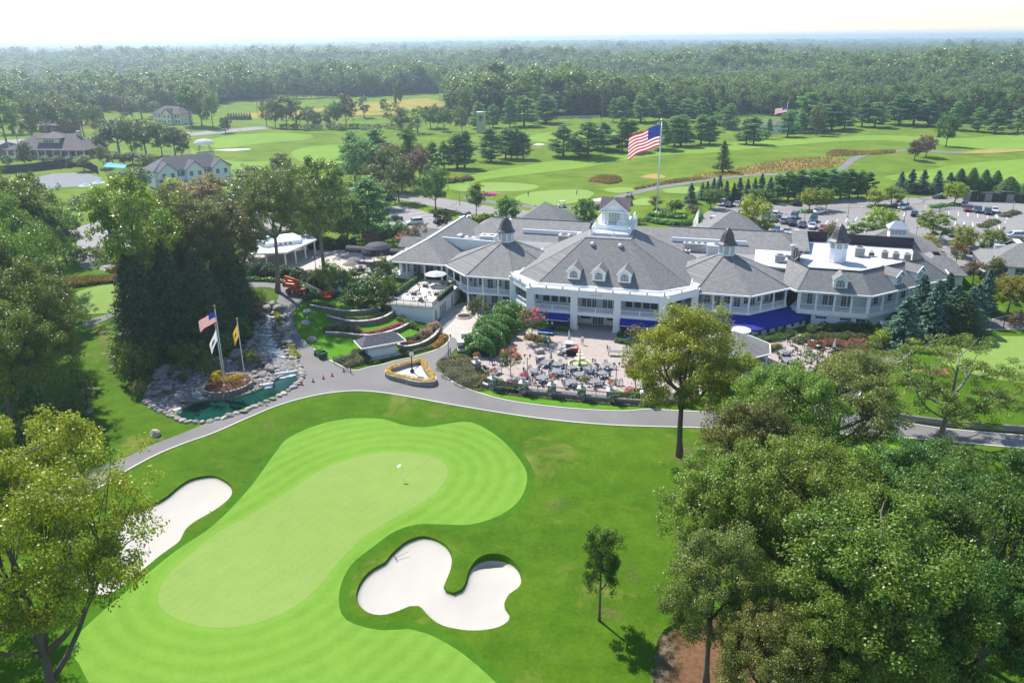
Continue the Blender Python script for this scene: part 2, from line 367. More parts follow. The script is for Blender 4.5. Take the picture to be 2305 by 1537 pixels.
plain('copper_brown', (0.085,0.075,0.078), .5, .35, 2, .15, .4); plain('screen_black', (0.028,0.026,0.032), .7, .2); plain('galvanised', (0.55,0.56,0.57), .35, .15, 4, .7, .5)
plain('unit_grey', (0.52,0.50,0.46), .5, .08); plain('royal_blue', (0.008,0.016,0.22), .75, .12, 2); plain('sky_blue', (0.03,0.30,0.70), .7, .1); plain('navy', (0.012,0.02,0.09), .6, .2)
plain('teal_cushion', (0.02,0.30,0.42), .8, .15, 5); plain('cushion_blue', (0.10,0.26,0.55), .8, .15, 5); plain('pale_cushion', (0.52,0.64,0.74), .85, .1, 5); plain('charcoal_cloth', (0.035,0.036,0.045), .75, .3, 1.5); plain('taupe_cloth', (0.17,0.145,0.13), .85, .15)
plain('bronze', (0.055,0.045,0.042), .4, .25, 6, .4); plain('table_slate', (0.19,0.195,0.205), .45, .3, 9); plain('wood', (0.25,0.15,0.08), .7, .25, 4); plain('grey_wood', (0.24,0.22,0.20), .8, .25, 4)
plain('stone_cap', (0.50,0.48,0.45), .75, .12, 3); plain('fountain_stone', (0.52,0.47,0.34), .7, .18, 3); plain('bark', (0.12,0.10,0.08), .9, .4, 3, bmp=.6); plain('pale_bark', (0.19,0.165,0.135), .9, .35, 3, bmp=.6)
plain('rock', (0.22,0.20,0.18), .85, .45, 1.2, bmp=.7); plain('pale_rock', (0.37,0.33,0.295), .85, .35, 1.2, bmp=.7); plain('dark_rock', (0.13,0.12,0.115), .8, .4, 1.2, bmp=.7)
plain('rubber', (0.018,0.018,0.019), .8, .2); plain('lift_orange', (0.55,0.10,0.012), .4, .1); plain('boom_cream', (0.52,0.46,0.30), .45, .1); plain('machine_red', (0.34,0.02,0.02), .4, .15); plain('cone_orange', (0.75,0.07,0.02), .5, .1)
plain('utility_green', (0.012,0.13,0.03), .4, .15); plain('utility_yellow', (0.55,0.42,0.02), .5, .1); plain('skin', (0.38,0.23,0.16), .6, .1); plain('hair', (0.04,0.03,0.02), .6, .2)
plain('flag_white', (0.78,0.78,0.76), .8, .04); plain('flag_red', (0.55,0.018,0.04), .8, .08); plain('flag_blue', (0.02,0.03,0.20), .8, .1); plain('flag_yellow', (0.62,0.37,0.05), .8, .1); plain('pole_white', (0.72,0.74,0.75), .35, .05, metal=.2, spec=.5); plain('gold', (0.6,0.42,0.12), .3, .1, metal=.9)
plain('terracotta', (0.42,0.36,0.30), .8, .15, 5); plain('lamp_glass', (0.75,0.74,0.68), .3, .05); plain('clock_face', (0.80,0.78,0.68), .5, .03)
def clothmat(name, col):
    m = bpy.data.materials.new(name); t, o = nodes(m); c = mixc(t, noise(t, 2, objco(t)), tuple(x*.92 for x in col), col); d = t.nodes.new('ShaderNodeBsdfDiffuse'); tr = t.nodes.new('ShaderNodeBsdfTranslucent'); mx = t.nodes.new('ShaderNodeMixShader'); mx.inputs[0].default_value = .55
    t.links.new(c, d.inputs[0]); t.links.new(c, tr.inputs[0]); t.links.new(d.outputs[0], mx.inputs[1]); t.links.new(tr.outputs[0], mx.inputs[2]); t.links.new(mx.outputs[0], o.inputs[0]); MT[name] = m
for nm, c in (('flag_white',(0.80,0.80,0.78)),('flag_red',(0.58,0.02,0.045)),('flag_blue',(0.022,0.035,0.24)),('flag_yellow',(0.66,0.40,0.05))): clothmat(nm, c)
def glass(name, col, rough=.08):
    m = bpy.data.materials.new(name); t, o = nodes(m); finish(t, o, mixc(t, noise(t, .7, objco(t), 2), col, tuple(x*1.8 for x in col)), rough, None, 0.0, .8); MT[name] = m
glass('window_glass', (0.025,0.032,0.04)); glass('dark_interior', (0.02,0.02,0.022), .5); glass('car_glass', (0.03,0.04,0.05), .04); glass('pale_glass', (0.22,0.26,0.25), .1)
def watermat():
    m = bpy.data.materials.new('pond_water'); t, o = nodes(m); co = geopos(t)
    c = ramp(t, noise(t, .22, co, 4, .6), [(.35, (0.002,0.022,0.016)), (.7, (0.006,0.062,0.046))])
    p = finish(t, o, c, .07, bump(t, noise(t, 4.0, co, 4, .6), .25, .05), spec=.6); MT['pond_water'] = m
    m = bpy.data.materials.new('white_water'); t, o = nodes(m); co = geopos(t)
    c = ramp(t, noise(t, 3.0, co, 6, .75), [(.38, (0.10,0.13,0.13)), (.58, (0.62,0.68,0.70))]); finish(t, o, c, .25, bump(t, noise(t, 5, co), .6, .06), spec=.5); MT['white_water'] = m
    m = bpy.data.materials.new('stream_water'); t, o = nodes(m); co = geopos(t)
    c = ramp(t, noise(t, 1.8, co, 6, .8, .5), [(.36, (0.07,0.075,0.065)), (.56, (0.20,0.20,0.18)), (.68, (0.52,0.54,0.53))]); finish(t, o, c, .12, bump(t, noise(t, 5, co), .5, .06), spec=.6); MT['stream_water'] = m
watermat()
def leafmat(name, dark, mid, light, trans=.3, rough=.45, autumn=None, spec=.3):
    m = bpy.data.materials.new(name); t, o = nodes(m)
    a = N(t, 'Attribute', attribute_name='tint'); oi = t.nodes.new('ShaderNodeObjectInfo')
    c = ramp(t, a.outputs['Fac'], [(0.0, dark), (0.5, mid), (1.0, light)])
    hs = t.nodes.new('ShaderNodeHueSaturation'); t.links.new(c, hs.inputs['Color'])
    t.links.new(mathn(t, 'ADD', mathn(t, 'MULTIPLY', oi.outputs['Random'], .045), .475), hs.inputs['Hue'])
    t.links.new(mathn(t, 'ADD', mathn(t, 'MULTIPLY', mathn(t, 'FRACT', mathn(t, 'MULTIPLY', oi.outputs['Random'], 7.31)), .5), .75), hs.inputs['Value'])
    c = hs.outputs[0]
    if autumn: c = mixc(t, ramp(t, a.outputs['Fac'], [(.93, (0,0,0)), (.96, (1,1,1))]), c, autumn)
    p = t.nodes.new('ShaderNodeBsdfPrincipled'); t.links.new(c, p.inputs['Base Color']); p.inputs['Roughness'].default_value = rough; p.inputs['Specular IOR Level'].default_value = spec
    tr = t.nodes.new('ShaderNodeBsdfTranslucent'); t.links.new(mixc(t, 1.0, c, (1.25,1.2,.7), 'MULTIPLY'), tr.inputs[0])
    mx = t.nodes.new('ShaderNodeMixShader'); mx.inputs[0].default_value = trans; t.links.new(p.outputs[0], mx.inputs[1]); t.links.new(tr.outputs[0], mx.inputs[2]); t.links.new(mx.outputs[0], o.inputs[0]); MT[name] = m
leafmat('oak_leaf', (0.0605, 0.1204, 0.0126), (0.1296, 0.2168, 0.0231), (0.242, 0.305, 0.0473), .33, .40, (0.24,0.13,0.03))
leafmat('lime_leaf', (0.118, 0.1946, 0.0098), (0.246, 0.3363, 0.0204), (0.4328, 0.4689, 0.041), .33, .40, (0.3,0.22,0.04))
leafmat('deep_leaf', (0.0406, 0.0939, 0.0127), (0.0901, 0.1788, 0.0233), (0.1689, 0.2681, 0.0349), .33, .40)
leafmat('dull_leaf', (0.0795, 0.1072, 0.0222), (0.1432, 0.1761, 0.0354), (0.2386, 0.2528, 0.0574), .33, .40, (0.22,0.13,0.05))
leafmat('pine_needle', (0.0563, 0.1445, 0.0438), (0.128, 0.2628, 0.0798), (0.2303, 0.394, 0.1197), 0.35, 0.55)
leafmat('spruce_needle', (0.036, 0.0936, 0.0672), (0.09, 0.1768, 0.1306), (0.18, 0.2912, 0.2304), 0.3, 0.55)
leafmat('hemlock_needle', (0.0221, 0.0575, 0.0187), (0.053, 0.1105, 0.0337), (0.1105, 0.1878, 0.0524), 0.3, 0.55)
leafmat('brown_leaf', (0.11, 0.0825, 0.0495), (0.187, 0.132, 0.0825), (0.264, 0.198, 0.132), 0.35, 0.55)
leafmat('maroon_leaf', (0.02,0.016,0.016), (0.05,0.032,0.03), (0.09,0.06,0.05), .25, .5)
leafmat('gold_leaf', (0.14, 0.13, 0.015), (0.24, 0.2, 0.03), (0.34, 0.27, 0.05), 0.4, 0.55)
leafmat('far_leaf', (0.0707, 0.1294, 0.0343), (0.1493, 0.2284, 0.0624), (0.2592, 0.3122, 0.1014), 0.45, 0.55, spec=.1)
leafmat('far_oak', (0.0545, 0.0924, 0.0176), (0.1089, 0.1596, 0.033), (0.1881, 0.21, 0.055), .4, .8, spec=.06)
leafmat('far_dull', (0.0595, 0.0779, 0.033), (0.1105, 0.1271, 0.055), (0.17, 0.1722, 0.088), .4, .8, spec=.06)
leafmat('hedge_leaf', (0.0417, 0.135, 0.0153), (0.0948, 0.2587, 0.0281), (0.1803, 0.405, 0.051), .25, .38, spec=.5)
leafmat('sage_leaf', (0.07,0.085,0.03), (0.14,0.15,0.06), (0.24,0.22,0.10), .25, .6)
leafmat('yellow_bloom', (0.50,0.36,0.01), (0.78,0.56,0.015), (0.9,0.68,0.04), .25, .6)
leafmat('orange_bloom', (0.10,0.10,0.02), (0.50,0.20,0.02), (0.68,0.32,0.04), .2, .6)
leafmat('pink_bloom', (0.30,0.06,0.07), (0.50,0.09,0.14), (0.62,0.22,0.25), .3, .6)
leafmat('magenta_bloom', (0.45,0.04,0.30), (0.62,0.09,0.45), (0.75,0.2,0.6), .3, .6)
leafmat('rust_bloom', (0.12,0.06,0.02), (0.36,0.13,0.06), (0.52,0.26,0.14), .25, .6)
leafmat('pink_plume', (0.30,0.17,0.12), (0.52,0.30,0.23), (0.66,0.44,0.34), .35, .7)
leafmat('fescue_blade', (0.14,0.14,0.03), (0.30,0.24,0.06), (0.44,0.36,0.14), .3, .7)
def carpaint(name, col, metal=.25):
    m = bpy.data.materials.new(name); t, o = nodes(m); p = finish(t, o, mixc(t, noise(t, 1.5, objco(t)), tuple(x*.93 for x in col), col), .28, None, metal, .6); p.inputs['Coat Weight'].default_value = .6; MT[name] = m
for nm, c in (('car_white',(0.72,0.72,0.72)),('car_silver',(0.42,0.43,0.45)),('car_black',(0.015,0.015,0.018)),('car_navy',(0.025,0.045,0.10)),('car_steel',(0.10,0.15,0.24)),('car_red',(0.38,0.012,0.03)),('car_maroon',(0.16,0.012,0.04)),('car_grey',(0.12,0.125,0.135)),('car_blue',(0.02,0.10,0.38))): carpaint(nm, c)
# ------------------------------------------------------------------ land
BUNK_R = [(950,1206),(977,1211),(1004,1226),(1018,1248),(1016,1275),(1007,1299),(1000,1317),(1006,1329),(1021,1333),(1038,1326),(1048,1309),(1056,1282),(1073,1258),(1099,1246),(1129,1247),(1153,1260),(1170,1282),(1175,1305),(1166,1322),(1146,1336),(1137,1353),(1139,1366),(1149,1380),(1143,1397),(1122,1410),(1095,1416),(1065,1418),(1031,1415),(997,1407),(973,1393),(957,1377),(943,1363),(923,1363),(899,1373),(869,1382),(841,1382),(818,1371),(803,1349),(804,1326),(818,1299),(841,1278),(865,1265),(882,1245),(909,1221),(930,1211)]
BUNK_L = [(255,1190),(285,1154),(314,1140),(349,1131),(377,1115),(402,1094),(426,1079),(451,1072),(480,1070),(505,1080),(522,1095),(520,1115),(500,1135),(470,1155),(440,1172),(418,1190),(405,1215),(390,1228),(349,1258),(314,1293),(265,1325),(241,1337),(210,1335),(185,1325),(166,1304),(175,1286),(196,1274),(227,1262),(250,1232)]
POND = [(398,930),(415,915),(445,902),(480,897),(520,895),(560,885),(600,868),(625,850),(655,838),(668,842),(672,852),(655,870),(625,888),(590,902),(550,918),(510,934),(470,945),(440,948),(415,944)]
poly_br = smoothpoly(gp(BUNK_R), .45); poly_bl = smoothpoly(gp(BUNK_L), .5); poly_pond = smoothpoly(gp(POND), .6)
NX0, NX1, NY0, NY1 = -90., 66., 40., 124.
def bunker_rings(poly, depths):
    r1 = smoothpoly(offsetpoly(poly, -.28), 9); r2 = smoothpoly(offsetpoly(poly, -.9), 9)
    return r1, r2
def near_ground():
    border = [(x, NY0) for x in np.arange(NX0, NX1, 2.0)]+[(NX1, y) for y in np.arange(NY0, NY1, 2.0)]+[(x, NY1) for x in np.arange(NX1, NX0, -2.0)]+[(NX0, y) for y in np.arange(NY1, NY0, -2.0)]
    gx, gy = np.meshgrid(np.arange(NX0+1, NX1, 2.0), np.arange(NY0+1, NY1, 2.0)); gx = gx.ravel(); gy = gy.ravel()
    holes = [poly_br, poly_bl, poly_pond]; m = np.ones(len(gx), bool)
    for h in holes: m &= ~inpoly(gx, gy, h); m &= polydist(gx, gy, h) > .6
    V, F_ = cdt([(border, True)]+[(h, True) for h in holes], list(zip(gx[m], gy[m])))
    F_ = np.array(F_); c = V[F_].mean(1); ok = np.ones(len(F_), bool)
    for h in holes: ok &= ~inpoly(c[:,0], c[:,1], h)
    F_ = F_[ok]; a, b, d = V[F_[:,0]], V[F_[:,1]], V[F_[:,2]]
    cr = (b[:,0]-a[:,0])*(d[:,1]-a[:,1])-(b[:,1]-a[:,1])*(d[:,0]-a[:,0]); F_[cr < 0] = F_[cr < 0][:, ::-1]
    return np.column_stack([V, terrain(V[:,0], V[:,1])]), F_
def lines(segs):
    r = []
    for a, b, s in segs: r += list(np.arange(a, b, s))
    return np.array(r+[segs[-1][1]])
def far_ground():
    xs = lines([(-16000,-4000,1500),(-4000,-1000,300),(-1000,-320,40),(-320,-90,5),(-90,66,2),(66,320,5),(320,1000,40),(1000,4000,300),(4000,16000,1500)])
    ys = lines([(-400,40,40),(40,124,2),(124,200,2),(200,340,5),(340,1000,15),(1000,2400,70),(2400,6000,300),(6000,15000,1500)])
    X, Y = np.meshgrid(xs, ys); Z = terrain(X, Y); nx = len(xs); V = np.column_stack([X.ravel(), Y.ravel(), Z.ravel()])
    i, j = np.meshgrid(np.arange(len(xs)-1), np.arange(len(ys)-1)); i = i.ravel(); j = j.ravel()
    cx = (xs[i]+xs[i+1])/2; cy_ = (ys[j]+ys[j+1])/2; ok = ~((cx > NX0) & (cx < NX1) & (cy_ > NY0) & (cy_ < NY1)); i, j = i[ok], j[ok]
    F_ = np.column_stack([j*nx+i, j*nx+i+1, (j+1)*nx+i+1, (j+1)*nx+i]); return V, F_, np.stack([cx[ok], cy_[ok]], 1)
# where the woods begin: distance (Y) of the forest edge as a function of the bearing x/y
FE_U = [-200, 0,150,300,450,520,600,1000,1020,1100,1180,1270,1400,1560,1700,1900,2100,2305,2500]
FE_V = [252, 252,250,250,246,228,224,208,262,268,262,262,262,262,258,262,272,282,284]
_fe = [gnd(u, v) for u, v in zip(FE_U, FE_V)]
_feb = np.array([p[0]/p[1] for p in _fe]); _fey = np.array([p[1] for p in _fe])
def forest_start(x, y): return np.interp(np.asarray(x)/np.maximum(np.asarray(y), 1), _feb, _fey)
v1, f1 = near_ground(); v2, f2, c2 = far_ground()
fl = np.concatenate([f1.ravel(), (f2+len(v1)).ravel()]); fn = np.concatenate([np.full(len(f1), 3), np.full(len(f2), 4)])
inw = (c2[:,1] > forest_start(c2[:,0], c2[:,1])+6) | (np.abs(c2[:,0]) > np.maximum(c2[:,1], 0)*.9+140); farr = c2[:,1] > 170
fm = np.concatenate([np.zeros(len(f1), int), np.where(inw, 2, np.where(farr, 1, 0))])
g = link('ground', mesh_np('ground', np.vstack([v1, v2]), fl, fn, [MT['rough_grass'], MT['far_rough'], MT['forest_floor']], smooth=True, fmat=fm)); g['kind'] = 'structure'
# ---- sand bunkers: grass lip, face, raked sand floor
def bunker(name, poly, depth):
    r = [poly, offsetpoly(poly, -.10), offsetpoly(poly, -.5)]; n = len(poly)
    P_ = np.asarray(poly); gx, gy = np.meshgrid(np.arange(P_[:,0].min(), P_[:,0].max(), .8), np.arange(P_[:,1].min(), P_[:,1].max(), .8)); gx = gx.ravel(); gy = gy.ravel()
    m = inpoly(gx, gy, poly); gx, gy = gx[m], gy[m]; m = polydist(gx, gy, poly) > .9; gx, gy = gx[m], gy[m]
    V, F_ = cdt([(r[0], True), (r[1], True), (r[2], True)], list(zip(gx, gy)))
    F_ = np.array(F_); c = V[F_].mean(1); F_ = F_[inpoly(c[:,0], c[:,1], poly)]; c = V[F_].mean(1)
    a, b, d = V[F_[:,0]], V[F_[:,1]], V[F_[:,2]]; cr = (b[:,0]-a[:,0])*(d[:,1]-a[:,1])-(b[:,1]-a[:,1])*(d[:,0]-a[:,0]); F_[cr < 0] = F_[cr < 0][:, ::-1]
    D = polydist(V[:,0], V[:,1], poly); dp = depth(V[:,0], V[:,1])
    z = -dp*(.55*sstep(0.02, .11, D)+.25*sstep(.05, .5, D)+.2*sstep(.3, 3.0, D))+.03*np.sin(V[:,0]*2.1)*sstep(1, 2, D)
    o = link(name, mesh_np(name, np.column_stack([V, z]), F_.ravel(), np.full(len(F_), 3), [MT['sand'], MT['collar_grass']], smooth=True, fmat=(polydist(c[:,0], c[:,1], poly) < .09).astype(int))); o['kind'] = 'structure'; return o
lobe = gnd(1115, 1275)
bunker('sand_bunker', poly_br, lambda x, y: .5+1.1*np.exp(-(((x-lobe[0])/3.2)**2+((y-lobe[1]-2.2)/2.2)**2)))
bunker('sand_bunker', poly_bl, lambda x, y: .5+0*x)
# ---- putting green, apron, collar
APRON = [(217,1560),(175,1489),(154,1454),(220,1385),(304,1314),(395,1240),(480,1182),(560,1100),(615,1025),(650,985),(720,955),(790,942),(860,943),(910,957),(960,961),(1010,953),(1060,950),(1110,975),(1150,1010),(1182,1055),(1185,1090),(1165,1130),(1120,1162),(1060,1180),(1000,1180),(940,1180),(890,1195),(840,1230),(790,1272),(765,1325),(768,1380),(800,1405),(860,1418),(920,1415),(960,1425),(1010,1450),(1060,1485),(1120,1540),(1160,1590),(700,1640),(300,1620)]
GREEN = [(355,1340),(362,1368),(400,1395),(470,1412),(540,1410),(600,1395),(650,1373),(700,1338),(735,1298),(780,1245),(830,1200),(900,1160),(960,1125),(1000,1085),(1008,1055),(990,1035),(950,1022),(880,1017),(800,1030),(720,1060),(640,1110),(560,1160),(480,1205),(420,1255),(375,1297)]
apron = smoothpoly(gp(APRON), .9); green = smoothpoly(gp(GREEN), .9)
coll = [p for p in offsetpoly(apron, .95)]
# collar must not lie over the bunkers: it runs only outside them
drape('collar', coll, MT['collar_grass'], .006, 3)
drape('apron', apron, MT['apron_grass'], .012, .9, attr={'dist': lambda x, y: polydist(x, y, green)*np.where(inpoly(x, y, green), -1, 1)})
drape('putting_green', green, MT['green_grass'], .018, 2.5)
tg = smoothpoly(gp([(2110,800),(2150,770),(2210,757),(2290,757),(2360,760),(2400,800),(2380,850),(2310,862),(2230,850),(2150,830)]), 1.2)
drape('putting_green', tg, MT['green_grass'], .02, 2.5)
drape('apron', smoothpoly(gp([(1690,1100),(1800,1045),(1900,1010),(2000,1000),(2090,1030),(2180,1070),(2260,1105),(2340,1140),(2420,1190),(2300,1150),(2180,1120),(2050,1130),(1900,1160),(1780,1160)]), 1.2), MT['apron_grass'], .012, 1.5, attr={'dist': lambda x, y: x*.6})
drape('tee', smoothpoly(gp([(150,672),(195,650),(250,640),(300,635),(330,645),(335,680),(290,700),(230,706),(170,705)]), 2), MT['green_grass'], .05, 3)
# ---- roads and paths
def edge_kerb(name, pts, h=.09, w=.22, mat='kerbstone'):
    ln = smoothpoly(pts, .8, False); o = wallstrip(name, ln, MT[mat], h, w); o['kind'] = 'structure'; return o
LOW = [(140,1142),(231,1093),(293,1055),(358,1021),(423,995),(480,975),(560,940),(620,915),(680,897),(740,885),(800,880),(860,884),(930,895),(1000,908),(1100,925),(1200,940),(1300,951),(1400,958),(1500,961),(1580,963),(1680,966),(1800,972),(1900,978),(1991,982),(2155,996),(2320,1011)]
UPR1 = [(1950,934),(1986,945),(2024,949),(2127,965),(2320,982)]
SEG_A = [(60,1130),(156,1076),(241,1044),(293,1026),(325,1008),(419,972),(480,946),(520,935),(580,912),(640,888),(668,872),(682,855),(683,838),(660,800),(640,775),(620,745),(612,720),(617,690),(628,665),(618,650),(590,646),(545,650),(470,655)]
SEG_B = [(470,640),(545,634),(600,631),(650,633),(688,652),(683,673),(669,690),(662,700),(660,719),(667,740),(683,765),(706,785),(750,815),(796,834),(829,827),(864,820),(889,812),(925,805),(964,794),(987,785),(1004,775),(1012,762),(1005,750)]
SEG_C = [(1052,768),(1028,782),(1008,806),(998,823),(1005,846),(1026,864),(1065,880),(1111,894),(1157,904),(1214,912),(1272,918),(1341,923),(1410,925),(1463,921),(1530,925),(1620,928),(1720,926),(1820,918),(1870,895),(1915,850),(1953,813),(1974,799),(2005,781),(2038,762),(2049,753),(2059,738),(2085,739),(2131,732),(2178,726),(2220,724),(2248,715),(2291,709),(2340,703)]
SEG_D = [(2340,741),(2248,742),(2190,744),(2145,750),(2113,762),(2085,776),(2047,797),(2019,818),(1981,842),(1949,872),(1932,895),(1935,918),(1950,934)]
wl = lambda s: smoothpoly(gp(s), 1.5, False)
road = wl(SEG_A)+wl(SEG_B)+wl(SEG_C)+wl(SEG_D)+wl(UPR1)[1:]+wl(LOW[::-1])
drape('cart_road', road, MT['asphalt'], .035, 2.0)
for s in (LOW, SEG_C[2:], SEG_D, UPR1, SEG_B[11:]): edge_kerb('kerb', gp(s))
# dropped stone retaining wall along the far road
o = wallstrip('retaining_wall', wl([(2024,944),(2127,958),(2320,974)]), MT['stone_wall'], .9, .4); tag(o, 'low grey stone wall holding back the lawn along the far cart road', 'wall')
# plaza, patio, walk
drape('paved_plaza', smoothpoly(gp([(978,746),(990,722),(1020,690),(1080,672),(1150,668),(1152,700),(1120,722),(1085,740),(1060,772),(1020,760),(1000,752)]), 2), MT['pale_pavers'], .05, 2)
PATIO = [(1062,815),(1080,850),(1110,868),(1170,878),(1240,886),(1310,892),(1380,899),(1460,906),(1540,900),(1600,880),(1680,850),(1800,845),(1890,812),(1885,780),(1850,765),(1800,752),(1700,758),(1600,745),(1500,735),(1400,728),(1300,722),(1200,715),(1150,725),(1130,760)]
drape('patio', gp(PATIO), MT['pavers'], .045, 3)
drape('garden_lawn', smoothpoly(gp([(664,700),(668,740),(690,768),(720,795),(755,815),(800,800),(850,775),(900,770),(960,755),(985,735),(960,725),(930,735),(860,700),(850,680),(800,672),(740,672),(700,676)]), 2), MT['lawn_grass'], .03, 2)
drape('garden_lawn', smoothpoly(gp([(1075,884),(1110,880),(1160,890),(1240,899),(1320,908),(1400,914),(1460,912),(1462,918),(1410,922),(1341,920),(1272,915),(1214,909),(1157,901),(1111,891)]), 2), MT['lawn_grass'], .03, 2)
drape('event_terrace', smoothpoly(gp([(560,600),(620,612),(690,618),(760,610),(830,612),(880,590),(870,560),(800,555),(740,565),(700,560),(680,545),(600,555),(550,575)]), 2), MT['pale_pavers'], .05, 3)
# parking and upper roads
LOT_L = [(860,470),(905,462),(960,478),(1010,496),(1060,510),(1095,515),(1060,540),(980,560),(920,540),(890,520),(855,505)]
drape('car_park', gp(LOT_L), MT['old_asphalt'], .05, 5)
drape('upper_road', smoothpoly(gp([(780,430),(840,443),(900,450),(960,462),(1030,476),(1090,486),(1150,492),(1230,505),(1330,505),(1330,488),(1240,484),(1180,474),(1120,468),(1050,456),(980,445),(900,438),(840,430),(790,420)]), 4), MT['old_asphalt'], .05, 5)
drape('cart_path', smoothpoly(gp([(1040,448),(1100,458),(1180,468),(1260,472),(1330,470),(1400,446),(1440,436),(1480,427),(1540,417),(1600,408),(1680,398),(1760,396),(1850,400),(1900,384),(1930,360),(1980,345),(2060,341),(2150,346),(2260,342),(2340,341),(2340,337),(2260,338),(2150,342),(2060,337),(1970,340),(1915,356),(1885,380),(1845,394),(1760,391),(1680,392),(1600,401),(1540,410),(1475,419),(1430,430),(1390,440),(1320,462),(1260,465),(1180,461),(1100,451),(1050,443)]), 4), MT['asphalt'], .06, 5)
LOT_R = [(1570,490),(1620,460),(1700,463),(1800,458),(1900,448),(2060,446),(2130,440),(2200,447),(2320,462),(2340,560),(2320,600),(2230,600),(2170,620),(2140,610),(2050,555),(1900,555),(1760,560),(1690,548),(1640,530),(1580,512)]
drape('car_park', gp(LOT_R), MT['old_asphalt'], .05, 5)
drape('car_park', gp([(150,520),(240,492),(330,482),(480,482),(640,470),(700,480),(650,520),(480,560),(330,560),(255,560),(180,560)]), MT['old_asphalt'], .05, 5)
drape('cart_path', smoothpoly(gp([(180,572),(235,575),(290,600),(345,622),(350,632),(280,622),(225,608),(180,600)]), 2), MT['old_asphalt'], .055, 3)
drape('cart_path', smoothpoly(gp([(185,726),(240,708),(290,696),(292,704),(240,720),(190,738)]), 2), MT['asphalt'], .055, 3)
drape('highway', smoothpoly(gp([(-40,320),(80,312),(180,312),(260,303),(340,297),(440,298),(520,291),(600,285),(600,291),(520,298),(440,306),(340,306),(260,312),(180,322),(80,322),(-40,331)]), 8), MT['old_asphalt'], .08, 12)
# fairways, practice greens, fields, long grass
for s in ([(985,440),(1040,420),(1100,404),(1180,394),(1300,380),(1400,362),(1500,350),(1600,345),(1700,335),(1850,322),(2000,317),(2150,330),(2320,340),(2320,300),(2150,312),(2000,305),(1850,310),(1700,318),(1560,330),(1400,350),(1250,362),(1150,378),(1060,395),(1000,415)],
          [(1990,400),(2060,388),(2150,372),(2260,362),(2340,362),(2340,410),(2200,415),(2060,412)],
          [(440,325),(500,308),(600,300),(700,304),(690,315),(600,322),(500,334)], [(655,345),(700,330),(780,326),(840,335),(830,360),(760,372),(690,368)], [(1190,308),(1260,296),(1330,296),(1400,300),(1330,312),(1250,322),(1200,320)], [(430,335),(470,355),(560,365),(640,362),(600,395),(520,390),(450,370)]):
    drape('fairway', smoothpoly(gp(s), 6), MT['fairway_grass'], .07, 9)
for s in ([(1015,424),(1060,415),(1110,411),(1170,413),(1212,419),(1200,428),(1150,432),(1100,432),(1040,432)], [(1160,445),(1200,433),(1260,428),(1320,428),(1338,435),(1320,450),(1280,460),(1220,464),(1175,458)], [(1355,428),(1390,422),(1425,423),(1425,433),(1390,436)], [(1490,428),(1530,421),(1570,421),(1580,430),(1540,437),(1500,435)], [(1420,455),(1450,446),(1480,452),(1470,462),(1435,464)]):
    drape('practice_green', smoothpoly(gp(s), 3), MT['green_grass'], .09, 5)
for s in ([(500,262),(560,255),(640,252),(760,240),(860,228),(960,222),(1040,216),(1040,240),(980,248),(900,258),(780,262),(700,264),(600,266),(520,268)], [(140,280),(200,275),(280,272),(280,285),(200,290),(150,290)]):
    drape('field', gp(s), MT['field_crop'], .08, 20)
for s in ([(1560,398),(1620,388),(1690,375),(1760,362),(1830,357),(1900,360),(1870,378),(1800,385),(1720,390),(1640,398)], [(1420,428),(1480,415),(1540,404),(1600,402),(1540,410),(1470,420)], [(1325,410),(1350,398),(1385,398),(1400,408),(1370,415)], [(1860,352),(1880,340),(1950,342),(2020,340),(2010,345),(1940,350)], [(2160,346),(2230,337),(2305,337),(2305,341),(2240,345)], [(1440,400),(1470,392),(1500,398),(1480,404)], [(115,640),(160,630),(240,625),(300,622),(285,634),(220,640),(150,650)]):
    drape('long_grass', smoothpoly(gp(s), 3), MT['fescue'], .10, 4, kind='stuff')
def softpatch(name, s, mat, off, grid=1.2):
    P_ = smoothpoly(gp(s), 1.2); drape(name, P_, MT[mat], off, grid, attr={'edge': lambda x, y: polydist(x, y, P_)})
softpatch('wood_floor', [(1480,1440),(1520,1400),(1610,1370),(1700,1370),(1770,1400),(1780,1500),(1760,1600),(1500,1620),(1470,1540)], 'soft_mulch', .02)
softpatch('bare_path', [(1452,1520),(1470,1440),(1500,1400),(1530,1405),(1535,1480),(1515,1570),(1450,1590)], 'bare_soil', .03)
for s in ([(1320,1385),(1345,1345),(1395,1350),(1440,1390),(1410,1415),(1350,1415)], [(203,745),(252,733),(266,800),(270,860),(245,880),(222,820)], [(150,1075),(175,1040),(205,1050),(180,1080)], [(1220,1012),(1250,1002),(1298,1030),(1280,1042)], [(1495,1030),(1515,990),(1575,985),(1570,1045),(1530,1060)], [(575,652),(625,648),(620,695),(600,695),(580,670)], [(390,960),(420,950),(440,960),(410,970)], [(1380,1290),(1420,1260),(1460,1290),(1440,1330),(1400,1320)], [(1200,1130),(1260,1110),(1290,1140),(1240,1160)], [(560,960),(600,945),(640,950),(600,980)]): softpatch('worn_turf', s, 'worn_turf', .022)
